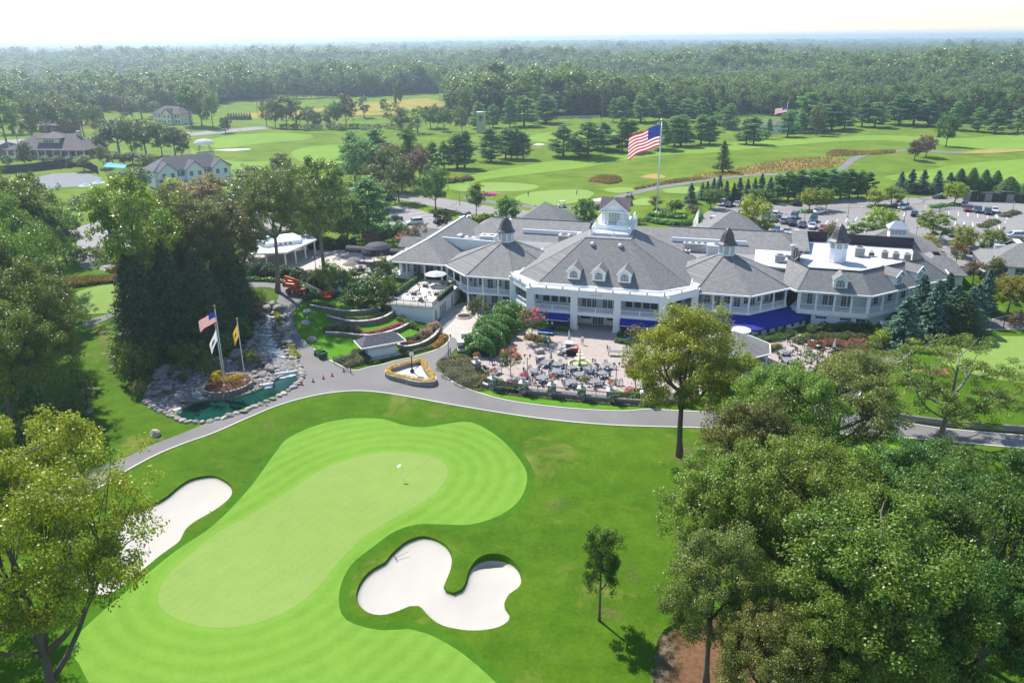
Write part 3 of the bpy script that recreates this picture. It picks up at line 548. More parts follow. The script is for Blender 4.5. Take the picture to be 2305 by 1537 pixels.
# ------------------------------------------------------------------ the clubhouse
club = empty('clubhouse', (CL_O[0], CL_O[1], 0), CL_A, 'long white two storey clubhouse with grey shingle roofs, cupolas and balconies', 'clubhouse')
WT, WP = MT['white_trim'], MT['white_paint']
def faces3(name, F_, mat, parent, thick=.18, smooth=False):
    """roof made of planar facets given by their corner points"""
    mb = MB()
    for f in F_:
        n = len(f); P_ = [Vector(p) for p in f]; nr = (P_[1]-P_[0]).cross(P_[2]-P_[0]).normalized()
        if nr.z < 0: P_ = P_[::-1]
        mb.add([tuple(p) for p in P_]+[tuple(p-Vector((0,0,thick))) for p in P_], [tuple(range(n)), tuple(range(2*n-1, n-1, -1))]+[(i, n+i, n+(i+1)%n, (i+1)%n) for i in range(n)])
    return mb.build(name, mat, parent, smooth)
def trimline(name, pts, parent, w=.22, h=.28, mat=None, closed=False):
    mb = MB(); P_ = list(pts)+([pts[0]] if closed else [])
    for a, b in zip(P_, P_[1:]): mb.bar(a, b, w, h)
    return mb.build(name, mat or WT, parent)
def railing(a, b, z, parent, posts=2, h=1.0, mat=None, gap=.17, pw=.16, name='railing'):
    """top rail, bottom rail, balusters and posts between two plan points"""
    mb = MB(); a, b = Vector((*a, z)), Vector((*b, z)); d = b-a; L = d.length; u = d/L; up = Vector((0,0,1))
    mb.bar(a+up*(h-.04), b+up*(h-.04), .12, .09); mb.bar(a+up*.12, b+up*.12, .09, .08)
    n = max(1, int(L/gap))
    for i in range(n): p = a+d*((i+.5)/n); mb.bar(p+up*.12, p+up*(h-.06), .045)
    for i in range(posts+1):
        p = a+d*(i/posts) if posts else a; mb.bar(p-up*.05, p+up*(h+.08), pw)
    return mb.build(name, mat or WT, parent)
def column(x, y, z0, z1, parent, w=.34, round_=False, name='column'):
    mb = MB()
    if round_: mb.lathe([(w*.62, z0), (w*.62, z0+.18), (w*.5, z0+.22), (w*.42, z1-.3), (w*.6, z1-.22), (w*.62, z1)], 12, (x, y, 0))
    else:
        mb.box(x-w/2, x+w/2, y-w/2, y+w/2, z0, z1); mb.box(x-w*.62, x+w*.62, y-w*.62, y+w*.62, z0, z0+.22); mb.box(x-w*.62, x+w*.62, y-w*.62, y+w*.62, z1-.2, z1-.001)
    return mb.build(name, WT, parent)
def face_frame(a, b):
    """matrix: local x along a->b, local -y outward (right of travel), z up"""
    a, b = Vector((*a, 0)), Vector((*b, 0)); d = (b-a).normalized(); return Matrix.Translation(a) @ Matrix(((d.x, -d.y, 0, 0), (d.y, d.x, 0, 0), (0,0,1,0), (0,0,0,1))), (b-a).length
def window(a, b, s, z, w, h, parent, nx=2, nz=3, door=False, glassm='window_glass', arch=False):
    """framed window standing proud of the wall a-b at distance s along it: frame > pane"""
    M, L = face_frame(a, b); f = MB(); f.M = M; t_ = .09
    f.box(s-w/2-t_, s-w/2, -.10, -.003, z-t_, z+h+t_); f.box(s+w/2, s+w/2+t_, -.10, -.003, z-t_, z+h+t_); f.box(s-w/2, s+w/2, -.10, -.003, z+h, z+h+t_); f.box(s-w/2, s+w/2, -.12, -.003, z-t_, z)
    for i in range(1, nx): x = s-w/2+w*i/nx; f.box(x-.025, x+.025, -.075, -.03, z, z+h)
    for i in range(1, nz): q = z+h*i/nz; f.box(s-w/2, s+w/2, -.07, -.032, q-.025, q+.025)
    o = f.build('door' if door else 'window', WT, parent); p = MB(); p.M = M; p.box(s-w/2, s+w/2, -.05, -.004, z, z+h); p.build('pane', MT[glassm], o); return o
def wall(name, pts, z0, z1, mat, parent, closed=False, th=.25):
    mb = MB(); P_ = list(pts)+([pts[0]] if closed else [])
    for a, b in zip(P_, P_[1:]):
        M, L = face_frame(a, b); mb.M = M; mb.box(0, L, 0, th, z0, z1); mb.M = None
    return mb.build(name, MT[mat], parent)
def arch_window(x, y, z, w, h, parent, M=None):
    """half round topped window with radiating bars, facing -y"""
    fr = MB(); fr.M = M; gl = MB(); gl.M = M; r = w/2; hb = h-r; n = 12
    pts = [(x-r, z), (x+r, z)]+[(x+r*math.cos(math.pi*i/n), z+hb+r*math.sin(math.pi*i/n)) for i in range(n+1)]
    gl.add([(p[0], y-.03, p[1]) for p in pts], [tuple(range(len(pts)))]); 
    for a, b in zip(pts, pts[1:]+pts[:1]): fr.bar((a[0], y-.06, a[1]), (b[0], y-.06, b[1]), .09, .10)
    for i in range(1, 5): fr.bar((x-r+w*i/5, y-.06, z), (x-r+w*i/5, y-.06, z+hb+r*math.sqrt(max(0, 1-((i/5-.5)*2)**2))*.55), .04)
    fr.bar((x-r, y-.06, z+hb), (x+r, y-.06, z+hb), .05); fr.bar((x-r, y-.06, z+hb*.5), (x+r, y-.06, z+hb*.5), .035)
    for k in (1,2,3,4,5): an = math.pi*k/6; fr.bar((x+r*.5*math.cos(an), y-.06, z+hb+r*.5*math.sin(an)), (x+r*math.cos(an), y-.06, z+hb+r*math.sin(an)), .04)
    ar = [(x+r*.5*math.cos(math.pi*i/8), y-.06, z+hb+r*.5*math.sin(math.pi*i/8)) for i in range(9)]
    for a, b in zip(ar, ar[1:]): fr.bar(a, b, .04)
    o = fr.build('window', WT, parent); gl.build('pane', MT['window_glass'], o); return o
def dormer(M, parent, w=2.3, hw=1.55, gh=.95, depth=4.6):
    """gabled roof window; local origin at the middle of its sill, facing -y"""
    d = MB(); d.M = M; x = w/2; fy = 0.0
    d.add([(-x,fy,0),(x,fy,0),(x,fy,hw),(0,fy,hw+gh),(-x,fy,hw),(-x,depth,hw),(x,depth,hw),(0,depth,hw+gh),(-x,depth,-.3),(x,depth,-.3)], [(0,1,2,3,4),(4,5,8,0),(1,9,6,2)])
    b = d.build('dormer', MT['white_siding'], parent)
    rf = MB(); rf.M = M; e = .22; s_ = gh/x
    for sg in (-1, 1):
        p = [(0,-.3,hw+gh+.06),(sg*(x+e),-.3,hw-e*s_+.06),(sg*(x+e),depth,hw-e*s_+.06),(0,depth,hw+gh+.06)]; q = [(a,b_,c+.14) for a,b_,c in p]
        rf.add(p+q, [(0,1,2,3),(7,6,5,4),(0,4,5,1),(1,5,6,2),(2,6,7,3)] if sg < 0 else [(3,2,1,0),(4,5,6,7),(1,5,4,0),(2,6,5,1),(3,7,6,2)])
    rf.build('dormer_roof', MT['grey_shingle'], b)
    tr = MB(); tr.M = M
    for sg in (-1,1): tr.bar((0,-.34,hw+gh+.1), (sg*(x+e),-.34,hw-e*s_+.1), .08, .24)
    for sg in (-1,1): tr.box(*sorted((sg*x*.78, sg*(x+e))), -.33, -.05, hw-.12, hw+.03)
    tr.build('dormer_trim', WT, b)
    wd = arch_window(0, -.002, .22, 1.55, 1.4, parent, M); wd.parent = b; return b
def bell_cupola(cx, cy_, z0, parent, r=1.55, hb=2.1, hr=3.3, nside=8, gl=True, hwin=1.5, zwin=.4, panes=(3,4)):
    c = MB().lathe([(r, z0-1.2), (r, z0+.1), (r*1.06, z0+.12), (r*1.06, z0+.25), (r, z0+.26), (r, z0+hb)], nside, (cx,cy_,0), math.pi/nside).build('cupola', WP, parent)
    z1 = z0+hb; prof = [(r*1.28, z1), (r*1.3, z1+.12), (r*1.02, z1+hr*.16), (r*.86, z1+hr*.32), (r*.76, z1+hr*.5), (r*.60, z1+hr*.68), (r*.36, z1+hr*.84), (r*.12, z1+hr*.95), (.02, z1+hr)]
    MB().lathe(prof, nside, (cx,cy_,0), math.pi/nside).build('bell_roof', MT['copper_brown'], c)
    ap = r*math.cos(math.pi/nside); sw = 2*r*math.sin(math.pi/nside)
    for k in range(nside):
        an = 2*math.pi*k/nside; n = Vector((math.cos(an), math.sin(an), 0)); t_ = Vector((-n.y, n.x, 0)); ctr = Vector((cx,cy_,0))+n*ap
        a, b = ctr-t_*sw/2, ctr+t_*sw/2
        window((b.x,b.y), (a.x,a.y), sw/2, z0+zwin, sw*.66, hwin, c, panes[0], panes[1], glassm='pale_glass') if False else window((a.x,a.y), (b.x,b.y), sw/2, z0+zwin, sw*.66, hwin, c, panes[0], panes[1], glassm='pale_glass')
    return c
# --- central pavilion
FAC = [(-17.4,7.2),(-12.1,1.0),(12.1,1.0),(17.4,7.2)]
INN = [(-15.3,9.6),(-10.9,4.4),(10.9,4.4),(15.3,9.6)]
MB().prism(FAC+[(17.4,26),(-17.4,26)], 3.02, 3.32).build('balcony_floor', WP, club)
MB().prism([(-17.7,7.1),(-12.25,.72),(12.25,.72),(17.7,7.1),(17.7,26),(-17.7,26)], 7.42, 7.56).build('cornice', WT, club)
wall('central_wall', INN, 0, 7.4, 'porch_wall', club); wall('central_side_wall', [(-15.3,26),(-15.3,9.6)], 0, 7.4, 'white_siding', club); wall('central_side_wall', [(15.3,9.6),(15.3,26)], 0, 7.4, 'white_siding', club)
for a, b in zip(FAC, FAC[1:]):
    M, L = face_frame(a, b); mb = MB(); mb.M = M; mb.box(.3, L-.3, -.2, .45, 6.15, 7.4); mb.box(.3, L-.3, -.15, .2, 2.75, 3.36); mb.build('beam', WP, club)
for x, y in ((-12.1,1.0),(-3.95,1.0),(3.95,1.0),(12.1,1.0)): column(x, y+.3, 0, 7.41, club, 1.25 if abs(x) < 5 else 1.45)
for s in (-1, 1): column(17.2*s, 7.5, 0, 7.41, club, 1.2)
for a, b in (((-11.4,1.0),(-4.6,1.0)),((-3.3,1.0),(3.3,1.0)),((4.6,1.0),(11.4,1.0)),((-16.7,6.4),(-12.7,1.7)),((12.7,1.7),(16.7,6.4))): railing(a, b, 3.34, club, 2)
pr = [(-17.6,7.1),(-12.2,.8),(12.2,.8),(17.6,7.1)]
for a, b in zip(pr, pr[1:]): railing(a, b, 7.56, club, max(2, int(math.dist(a, b)/3.0)), .55, gap=.22, pw=.26, name='roof_railing')
M, L = face_frame((-10.9,4.4),(10.9,4.4)); wa, wb = (-10.9,4.4),(10.9,4.4)
for x in (-9.9,-8.3,-6.7,-5.1): window(wa, wb, x+10.9, 3.9, 1.25, 1.9, club, 1, 1, glassm='dark_interior')
for x in (5.6,7.2,8.8,10.2): window(wa, wb, x+10.9, 3.9, 1.25, 1.9, club, 1, 1, glassm='dark_interior')
for x in (-2.7,-1.75,-.8,1.2,2.15,3.1): window(wa, wb, x+10.9, 3.45, .75, 2.15, club, 2, 5, True)
for x in (-.55,.5): window(wa, wb, x+10.9, .12, .95, 2.3, club, 2, 5, True)
for x in (-2.3,2.6): window(wa, wb, x+10.9, 1.0, 1.9, 1.3, club, 1, 1, glassm='dark_interior')
for x in (-9.5,-7.2,6.8,9.4): window(wa, wb, x+10.9, .9, 1.7, 1.5, club, 2, 2, glassm='dark_interior')
for a, b in (((-15.3,9.6),(-10.9,4.4)),((10.9,4.4),(15.3,9.6))):
    for s in (1.7, 3.5, 5.2): window(a, b, s, 3.8, 1.2, 2.0, club, 1, 2, glassm='dark_interior')
for i in range(5): MB().box(-1.0+i*.5-.11, -1.0+i*.5+.11, .77, .799, 6.68, 6.9).build('fascia_star', MT['terracotta'], club)
def awning(a, b, z0, z1, out, parent, mat='royal_blue'):
    M, L = face_frame(a, b); mb = MB(); mb.M = M; n = 10
    for i in range(n):
        x0, x1 = L*i/n, L*(i+1)/n; mb.add([(x0,0,z0),(x1,0,z0),(x1,-out,z1),(x0,-out,z1)], [(3,2,1,0)])
    mb.add([(0,-out,z1),(L,-out,z1),(L,-out,z1-.28),(0,-out,z1-.28)], [(3,2,1,0)]); mb.add([(0,0,z0),(0,-out,z1),(0,-out,z1-.28),(0,0,z0-.5)], [(0,1,2,3)]); mb.add([(L,0,z0),(L,-out,z1),(L,-out,z1-.28),(L,0,z0-.5)], [(3,2,1,0)])
    o = mb.build('awning', MT[mat], parent); fr = MB(); fr.M = M; fr.bar((0,-out,z1-.03), (L,-out,z1-.03), .07); fr.bar((0,0,z0-.6), (0,-out,z1-.05), .05); fr.bar((L,0,z0-.6), (L,-out,z1-.05), .05); fr.build('awning_frame', WT, o); return o
awning((-11.3,.8), (-4.65,.8), 2.9, 2.15, 1.9, club); awning((4.65,.8), (11.3,.8), 2.9, 2.15, 1.9, club); awning((12.9,1.6), (16.8,6.2), 2.9, 2.15, 1.8, club)
E0,E1,E2,E3 = (11.3,2.9,7.7),(16.3,7.6,7.7),(16.3,28.5,7.7),(4.3,13.0,14.4); mir = lambda p: (-p[0],p[1],p[2]); T2 = (4.3,21.6,14.4)
faces3('central_roof', [(mir(E0),E0,E3,mir(E3)), (E0,E1,E3), (mir(E0),mir(E3),mir(E1)), (E1,E2,T2,E3), (mir(E1),mir(E3),mir(T2),mir(E2)), (E2,mir(E2),mir(T2),T2)], MT['grey_shingle'], club)
MB().prism([(-4.35,12.9),(4.35,12.9),(4.35,21.7),(-4.35,21.7)], 14.3, 14.46).build('roof_deck', MT['flat_roof'], club)
trimline('gutter', [mir(E2),mir(E1),mir(E0),E0,E1,E2], club, .2, .22)
trimline('ridge_cap', [E0,E3,T2,E2], club, .25, .06, MT['grey_shingle']); trimline('ridge_cap', [mir(E0),mir(E3),mir(T2),mir(E2)], club, .25, .06, MT['grey_shingle']); trimline('ridge_cap', [E1,E3], club, .25, .06, MT['grey_shingle']); trimline('ridge_cap', [mir(E1),mir(E3)], club, .25, .06, MT['grey_shingle'])
for x in (-4.75,-.1,4.6): dormer(Matrix.Translation((x, 4.1, 8.55)), club)
for x in (-2.6,2.7): MB().lathe([(.42,0),(.42,.25),(.5,.3),(.42,.5),(.2,.68),(.02,.7)], 12, (x,11.4,13.3)).build('roof_vent', MT['galvanised'], club)
# widow's walk and lookout
lk = MB(); lk.box(-3.7,3.7,15.2,28.2,13.6,14.9); lk.box(-3.3,3.3,18.6,28.0,14.9,15.7); lk = lk.build('lookout_deck', WP, club)
for a, b in (((-3.6,15.3),(-.7,15.3)),((.7,15.3),(3.6,15.3)),((3.6,15.3),(3.6,28)),((-3.6,28),(-3.6,15.3))): railing(a, b, 14.9, lk, max(1, int(math.dist(a,b)/3)), .95)
for a, b in (((-3.2,18.7),(-1.0,18.7)),((1.0,18.7),(3.2,18.7)),((3.2,18.7),(3.2,28)),((-3.2,28),(-3.2,18.7))): railing(a, b, 15.7, lk, max(1, int(math.dist(a,b)/3)), .95)
lh = MB(); lh.box(-2.4,2.4,20.2,25.4,15.7,18.6); lh.add([(-2.4,22.8,20.4),(-2.4,20.2,18.6),(-2.4,25.4,18.6),(2.4,22.8,20.4),(2.4,20.2,18.6),(2.4,25.4,18.6)], [(0,2,1),(3,4,5)]); lh = lh.build('lookout', MT['white_siding'], club)
faces3('lookout_roof', [((-3.0,19.7,18.35),(3.0,19.7,18.35),(3.0,22.8,20.5),(-3.0,22.8,20.5)),((-3.0,25.9,18.35),(3.0,25.9,18.35),(3.0,22.8,20.5),(-3.0,22.8,20.5))], MT['brown_shingle'], lh)
pd = MB(); pd.add([(-2.5,19.4,18.3),(2.5,19.4,18.3),(0,19.4,20.5)], [(0,1,2)]); pd.build('pediment', WP, lh)
faces3('pediment_roof', [((-2.9,19.1,18.2),(0,19.1,20.62),(0,22.6,20.62),(-2.9,22.6,18.2)),((2.9,19.1,18.2),(0,19.1,20.62),(0,22.6,20.62),(2.9,22.6,18.2))], MT['brown_shingle'], lh, .1)
trimline('pediment_trim', [(-2.95,19.05,18.12),(0,19.05,20.55),(2.95,19.05,18.12)], lh, .12, .26); trimline('pediment_base', [(-2.95,19.2,18.2),(2.95,19.2,18.2)], lh, .4, .2)
for x in (-.55,.55): window((-2.4,20.2),(2.4,20.2), x+2.4, 15.85, 1.0, 2.1, lh, 2, 4, glassm='pale_glass')
for x in (-1.9,1.9): MB().box(x-.2,x+.2,19.9,20.19,15.72,18.3).build('pilaster', WT, lh)
# --- octagonal wings
def octa(cx, cy_, ir, a0=0.0):
    R = ir/math.cos(math.pi/8); return [(cx+R*math.cos(math.pi/8+k*math.pi/4), cy_+R*math.sin(math.pi/8+k*math.pi/4)) for k in range(8)]
for s in (-1, 1):
    cx, cy_ = 22*s, 19.5; wn = MB().prism(octa(cx, cy_, 8.6), 0, 6.5).build('wing_wall', MT['porch_wall'], club)
    O8 = octa(cx, cy_, 12.0); T8 = octa(cx, cy_, 1.45)
    faces3('wing_roof', [((*O8[k],6.62),(*O8[(k+1)%8],6.62),(*T8[(k+1)%8],11.05),(*T8[k],11.05)) for k in range(8)], MT['grey_shingle'], club)
    trimline('gutter', [(*p,6.56) for p in O8], club, .2, .3, closed=True)
    for k in range(8): trimline('ridge_cap', [(*O8[k],6.7),(*T8[k],11.12)], club, .24, .06, MT['grey_shingle'])
    MB().prism(octa(cx, cy_, 11.75), 3.0, 3.3).build('balcony_floor', WP, club); MB().prism(octa(cx, cy_, 11.5), 6.25, 6.45).build('soffit', WT, club)
    B8 = octa(cx, cy_, 11.35)
    # balcony bays that face the garden: front, outer chamfer, outer side
    order = [5,6,7,0] if s > 0 else [6,5,4,3]
    for q in range(3):
        a, b = Vector(B8[order[q]]), Vector(B8[order[q+1]]); nb = 3
        for i in range(nb):
            p0, p1 = a+(b-a)*(i/nb), a+(b-a)*((i+1)/nb); railing(tuple(p0), tuple(p1), 3.3, club, 1); column(p0.x, p0.y, 3.3, 6.26, club, .30)
            if s < 0 and i != 1: column(p0.x, p0.y, 0, 3.01, club, .5, True)
        W8 = octa(cx, cy_, 8.6); wa, wb = W8[order[q]], W8[order[q+1]]
        if s < 0: wa, wb = wb, wa
        L = math.dist(wa, wb)
        for i in range(4): window(wa, wb, L*(i+.5)/4, 3.5 if i % 2 else 4.0, 1.1, 2.2 if i % 2 else 1.5, club, 2, 5 if i % 2 else 2, i % 2 == 1)
        for i in range(3): window(wa, wb, L*(i+.5)/3, .4, 1.3, 2.0, club, 2, 4)
    bell_cupola(cx, cy_, 11.0, club)
# right wing: blue apron awning over a wall of portholes
cx, cy_ = 22, 19.5; A8, C8, P8 = octa(cx, cy_, 11.9), octa(cx, cy_, 15.9), octa(cx, cy_, 15.0)
aw = MB(); n = 12
for k, t0 in ((5,.35),(6,0)):
    a0, a1, c0, c1 = Vector(A8[k]), Vector(A8[(k+1)%8]), Vector(C8[k]), Vector(C8[(k+1)%8])
    for i in range(n):
        u0, u1 = t0+(1-t0)*i/n, t0+(1-t0)*(i+1)/n; p, q, r_, w_ = a0.lerp(a1,u0), a0.lerp(a1,u1), c0.lerp(c1,u1), c0.lerp(c1,u0); sag = -.12
        m0, m1 = (p+w_)/2, (q+r_)/2; aw.add([(*p,2.95),(*q,2.95),(*m1,2.42+sag),(*m0,2.42+sag)], [(3,2,1,0)]); aw.add([(*m0,2.42+sag),(*m1,2.42+sag),(*r_,1.75),(*w_,1.75)], [(3,2,1,0)]); aw.add([(*w_,1.75),(*r_,1.75),(*r_,1.45),(*w_,1.45)], [(3,2,1,0)])
p, q = Vector(A8[7]), Vector(C8[7]); aw.add([(*p,2.95),(*q,1.75),(*q,1.45),(*p,2.4)], [(0,1,2,3)]); awo = aw.build('awning', MT['royal_blue'], club)
pw = MB()
for k in (5,6): 
    M, L = face_frame(P8[k], P8[(k+1)%8]); pw.M = M; pw.box(0, L, 0, .2, 0, 1.5)
pw.M = None; pwo = pw.build('porthole_wall', MT['white_siding'], club)
for k in (5,6):
    M, L = face_frame(P8[k], P8[(k+1)%8])
    for i in range(6):
        x = L*(i+.5)/6; m2 = M @ Matrix.Translation((x, -.02, .78)) @ Matrix.Rotation(math.pi/2, 4, 'X'); a = MB(); a.M = m2; a.lathe([(.52,0),(.52,.06),(.42,.07)], 20); po = a.build('porthole', WT, pwo); b = MB(); b.M = m2; b.lathe([(.42,.0),(.42,.075)], 20); b.build('pane', MT['dark_interior'], po)
for k in (5,6):
    M, L = face_frame(P8[k], P8[(k+1)%8])
    for i in range(7): a = MB(); a.M = M; a.box(L*i/6-.12 if i else 0, L*i/6+.12, -.09, -.003, 0, 1.5); a.build('pilaster', WT, pwo)
# --- left end wing with its own hip roof and balcony
e0,e1,e2,e3 = (-46.6,13.7,6.62),(-33.4,13.7,6.62),(-33.4,27.0,6.62),(-46.6,47.0,6.62); r0,r1 = (-40.0,21.5,10.1),(-40.0,46.0,10.1)
faces3('end_wing_roof', [(e0,e1,r0),(e1,e2,(-33.4,47.0,6.62),r1,r0),(e0,r0,r1,e3),(e3,r1,(-33.4,47.0,6.62))], MT['grey_shingle'], club); trimline('gutter', [e3,e0,e1,e2], club, .2, .28); trimline('ridge_cap', [e0,r0,r1], club, .4, .12, WT); trimline('ridge_cap', [e1,r0], club, .24, .06, MT['grey_shingle'])
MB().prism([(-46.2,14.2),(-33.8,14.2),(-33.8,30),(-46.2,30)], 3.0, 3.3).build('balcony_floor', WP, club); MB().box(-45.6,-34.0,18.2,46.0,0,6.5).build('end_wing_wall', MT['porch_wall'], club)
for x in (-46.0,-42.2,-38.2,-34.4): column(x, 14.4, 3.3, 6.45, club, .32)
railing((-46.0,14.4),(-41.0,14.4), 3.3, club, 2); railing((-46.0,18.0),(-46.0,14.4), 3.3, club, 1)
for x in (1.6,4.2,7.0,9.6): window((-45.6,18.2),(-34,18.2), x, 3.5, 1.7, 2.2, club, 2, 4, True, glassm='dark_interior')
MB().box(-46.0,-41.5,14.5,18.2,0,3.0).build('understorey_wall', MT['white_siding'], club)
for y in (26.0,35.0):
    b = MB().box(-48.5,-44.5,y,y+5.0,3.0,6.9).build('side_gable_wall', MT['white_siding'], club); faces3('side_gable_roof', [((-48.9,y-.4,6.8),(-48.9,y+2.5,8.6),(-41.0,y+2.5,8.6),(-43.5,y-.4,6.8)),((-48.9,y+5.4,6.8),(-48.9,y+2.5,8.6),(-41.0,y+2.5,8.6),(-43.5,y+5.4,6.8))], MT['grey_shingle'], b, .14)
wall('parapet', [(-40.2,26.6),(-25.4,25.2)], 7.0, 9.4, 'white_siding', club, th=.3); MB().prism([(-34,25.6),(34,25.6),(34,40),(-40,40)], 6.55, 6.9).build('flat_roof', MT['flat_roof'], club); MB().prism([(-39.5,27.1),(-26,25.9),(-26,38),(-39.5,38)], 6.92, 7.3).build('flat_roof', MT['flat_roof'], club)
# --- rear ranges and entrance pyramids
for s in (-1,1):
    faces3('rear_roof', [((38.5*s,36.5,6.7),(9*s,36.5,6.7),(9*s,46.5,10.0),(33*s,46.5,10.0)),((38.5*s,56.5,6.7),(9*s,56.5,6.7),(9*s,46.5,10.0),(33*s,46.5,10.0)),((38.5*s,36.5,6.7),(38.5*s,56.5,6.7),(33*s,46.5,10.0))], MT['grey_shingle'], club); trimline('ridge_cap', [(9*s,46.5,10.05),(33*s,46.5,10.05)], club, .3, .12, MT['dark_shingle'])
    px, py, hh = 22.6*s, 57.5, 8.6; faces3('pyramid_roof', [((px-hh,py-hh,6.4),(px+hh,py-hh,6.4),(px,py,12.2)),((px+hh,py-hh,6.4),(px+hh,py+hh,6.4),(px,py,12.2)),((px+hh,py+hh,6.4),(px-hh,py+hh,6.4),(px,py,12.2)),((px-hh,py+hh,6.4),(px-hh,py-hh,6.4),(px,py,12.2))], MT['grey_shingle'], club)
MB().box(-37,37,38,55,0,6.7).build('rear_wall', MT['white_siding'], club); faces3('rear_roof', [((-9,38,6.7),(9,38,6.7),(9,46.5,9.6),(-9,46.5,9.6)),((-9,56,6.7),(9,56,6.7),(9,46.5,9.6),(-9,46.5,9.6))], MT['grey_shingle'], club)
for s in (-1,1): wall('parapet', [(10*s,40.5),(26*s,40.5)] if s > 0 else [(-24,40.5),(-9,40.5)], 6.9, 8.9, 'white_siding', club, th=.3)
ch = MB(); ch.box(-27.6,-26.0,36.5,38.0,6.5,11.6); ch.box(-27.7,-25.9,36.4,38.1,11.6,11.75)
chm = ch.build('chimney', WP, club)
for x in (-27.2,-26.8,-26.4): MB().lathe([(.14,11.75),(.14,12.15),(.1,12.2)], 8, (x,37.2,0)).build('chimney_pot', MT['terracotta'], chm)
# --- far right wing: mansard slopes round a white flat roof
A_,B_,C_,D_,E_ = (32.6,16.2,6.62),(35.0,12.9,6.62),(47.8,12.7,6.62),(64.2,28.9,6.62),(64.2,40.0,6.62); a_,b_,c_,d_,ee = (33.6,24.0,10.0),(37.0,17.3,10.0),(46.0,17.1,10.0),(58.6,29.7,10.0),(58.6,37.0,10.0)
faces3('long_wing_roof', [(A_,B_,b_,a_),(B_,C_,c_,b_),(C_,D_,d_,c_),(D_,E_,ee,d_)], MT['grey_shingle'], club); trimline('gutter', [A_,B_,C_,D_,E_], club, .2, .3); trimline('parapet_cap', [a_,b_,c_,d_,ee], club, .35, .16, MT['screen_black'])
for p, q in ((B_,b_),(C_,c_),(D_,d_)): trimline('ridge_cap', [p,q], club, .24, .06, MT['grey_shingle'])
mb = MB()
for p, q in zip((a_,b_,c_,d_),(b_,c_,d_,ee)):
    M, L = face_frame(p[:2], q[:2]); mb.M = M; mb.box(0, L, .15, .35, 7.8, 9.9)
mb.M = None; mb.build('parapet_back', MT['screen_black'], club)
MB().prism([(36.9,17.5),(46,17.4),(58.5,29.9),(60,48.5),(36,48.5),(36.2,26)], 7.7, 8.0).build('white_roof', MT['white_membrane'], club); MB().prism([(27.5,26.5),(35.4,24.5),(35.6,46),(28,42)], 7.2, 7.6).build('white_roof', MT['white_membrane'], club)
MB().prism([(28,20),(34,17),(35.5,24.4),(27.6,26.4)], 5.0, 6.4).build('low_roof', MT['dark_shingle'], club)
for a, b in (((36.2,47.6),(43.0,48.2)),((46.4,47.0),(60,46.5)),((36.0,26.5),(35.8,32.0))): wall('roof_screen', [a, b], 8.0, 10.2, 'screen_black', club, th=.2)
faces3('roof_slope', [((33.6,24.2,8.4),(36.4,33.0,8.4),(37.8,32.2,10.0),(35.2,23.8,10.0))], MT['grey_shingle'], club); faces3('roof_slope', [((35.3,36,8.6),(38.6,36,8.6),(38.6,47.5,10.4),(35.3,47.5,10.4))], MT['grey_shingle'], club)
INR = [(36.2,15.9),(46.9,15.8),(62.0,31.0)]
wall('long_wing_wall', INR, 0, 6.5, 'porch_wall', club); wall('long_wing_base', [(34.6,14.2),(35.6,13.5),(47.4,13.4),(63.2,29.3),(63.2,40)], 0, 2.9, 'white_siding', club); wall('long_wing_end', [(62,31.0),(62,42)], 0, 6.5, 'white_siding', club)
MB().prism([(34.4,14.6),(35.5,13.2),(47.5,13.0),(55.5,21.0),(52,24),(36,20)], 3.0, 3.3).build('balcony_floor', WP, club); wall('balcony_fascia', [(35.4,13.15),(47.55,12.95),(55.6,20.9)], 2.4, 3.3, 'white_paint', club, th=.2)
cb = [(35.6,13.4),(38.6,13.35),(41.7,13.3),(44.6,13.25),(47.4,13.2),(50.2,15.9),(53.0,18.7),(55.4,21.0)]
for i, (p, q) in enumerate(zip(cb, cb[1:])): railing(p, q, 3.3, club, 1)
for p in cb: column(p[0], p[1], 3.3, 6.5, club, .36 if p not in (cb[0], cb[4]) else .6)
for x in (1.5,4.2,5.3,7.4,8.5): window(INR[0], INR[1], x, 3.45, .85, 2.3, club, 2, 5, True)
for x in (3.5,7.5,11.5,15.5,19.0): window(INR[1], INR[2], x, 3.6, 1.2, 1.9, club, 2, 3)
for x in (4.2,8.4): window((35.6,13.5),(47.4,13.4), x, 1.6, 1.9, .45, club, 4, 1)
window((35.6,13.5),(47.4,13.4), 11.0, .9, 1.6, 1.2, club, 2, 2)
window((35.6,13.5),(47.4,13.4), 1.4, .05, 2.2, 2.3, club, 1, 1, True, glassm='dark_interior')
dormer(Matrix.Translation((42.4, 13.9, 7.4)), club, 2.4, 1.6, 1.0, 4.0)
for t_ in (.36,.62):
    p = Vector(C_).lerp(Vector(D_), t_); an = math.atan2(D_[1]-C_[1], D_[0]-C_[0]); M = Matrix.Translation((p.x-1.0*math.sin(an), p.y+1.0*math.cos(an), 7.4)) @ Matrix.Rotation(an, 4, 'Z'); dormer(M, club, 2.4, 1.6, 1.0, 4.0)
tw = bell_cupola(43.4, 31.5, 8.0, club, 1.75, 4.1, 3.6, 8, hwin=.9, zwin=2.9, panes=(2,2))
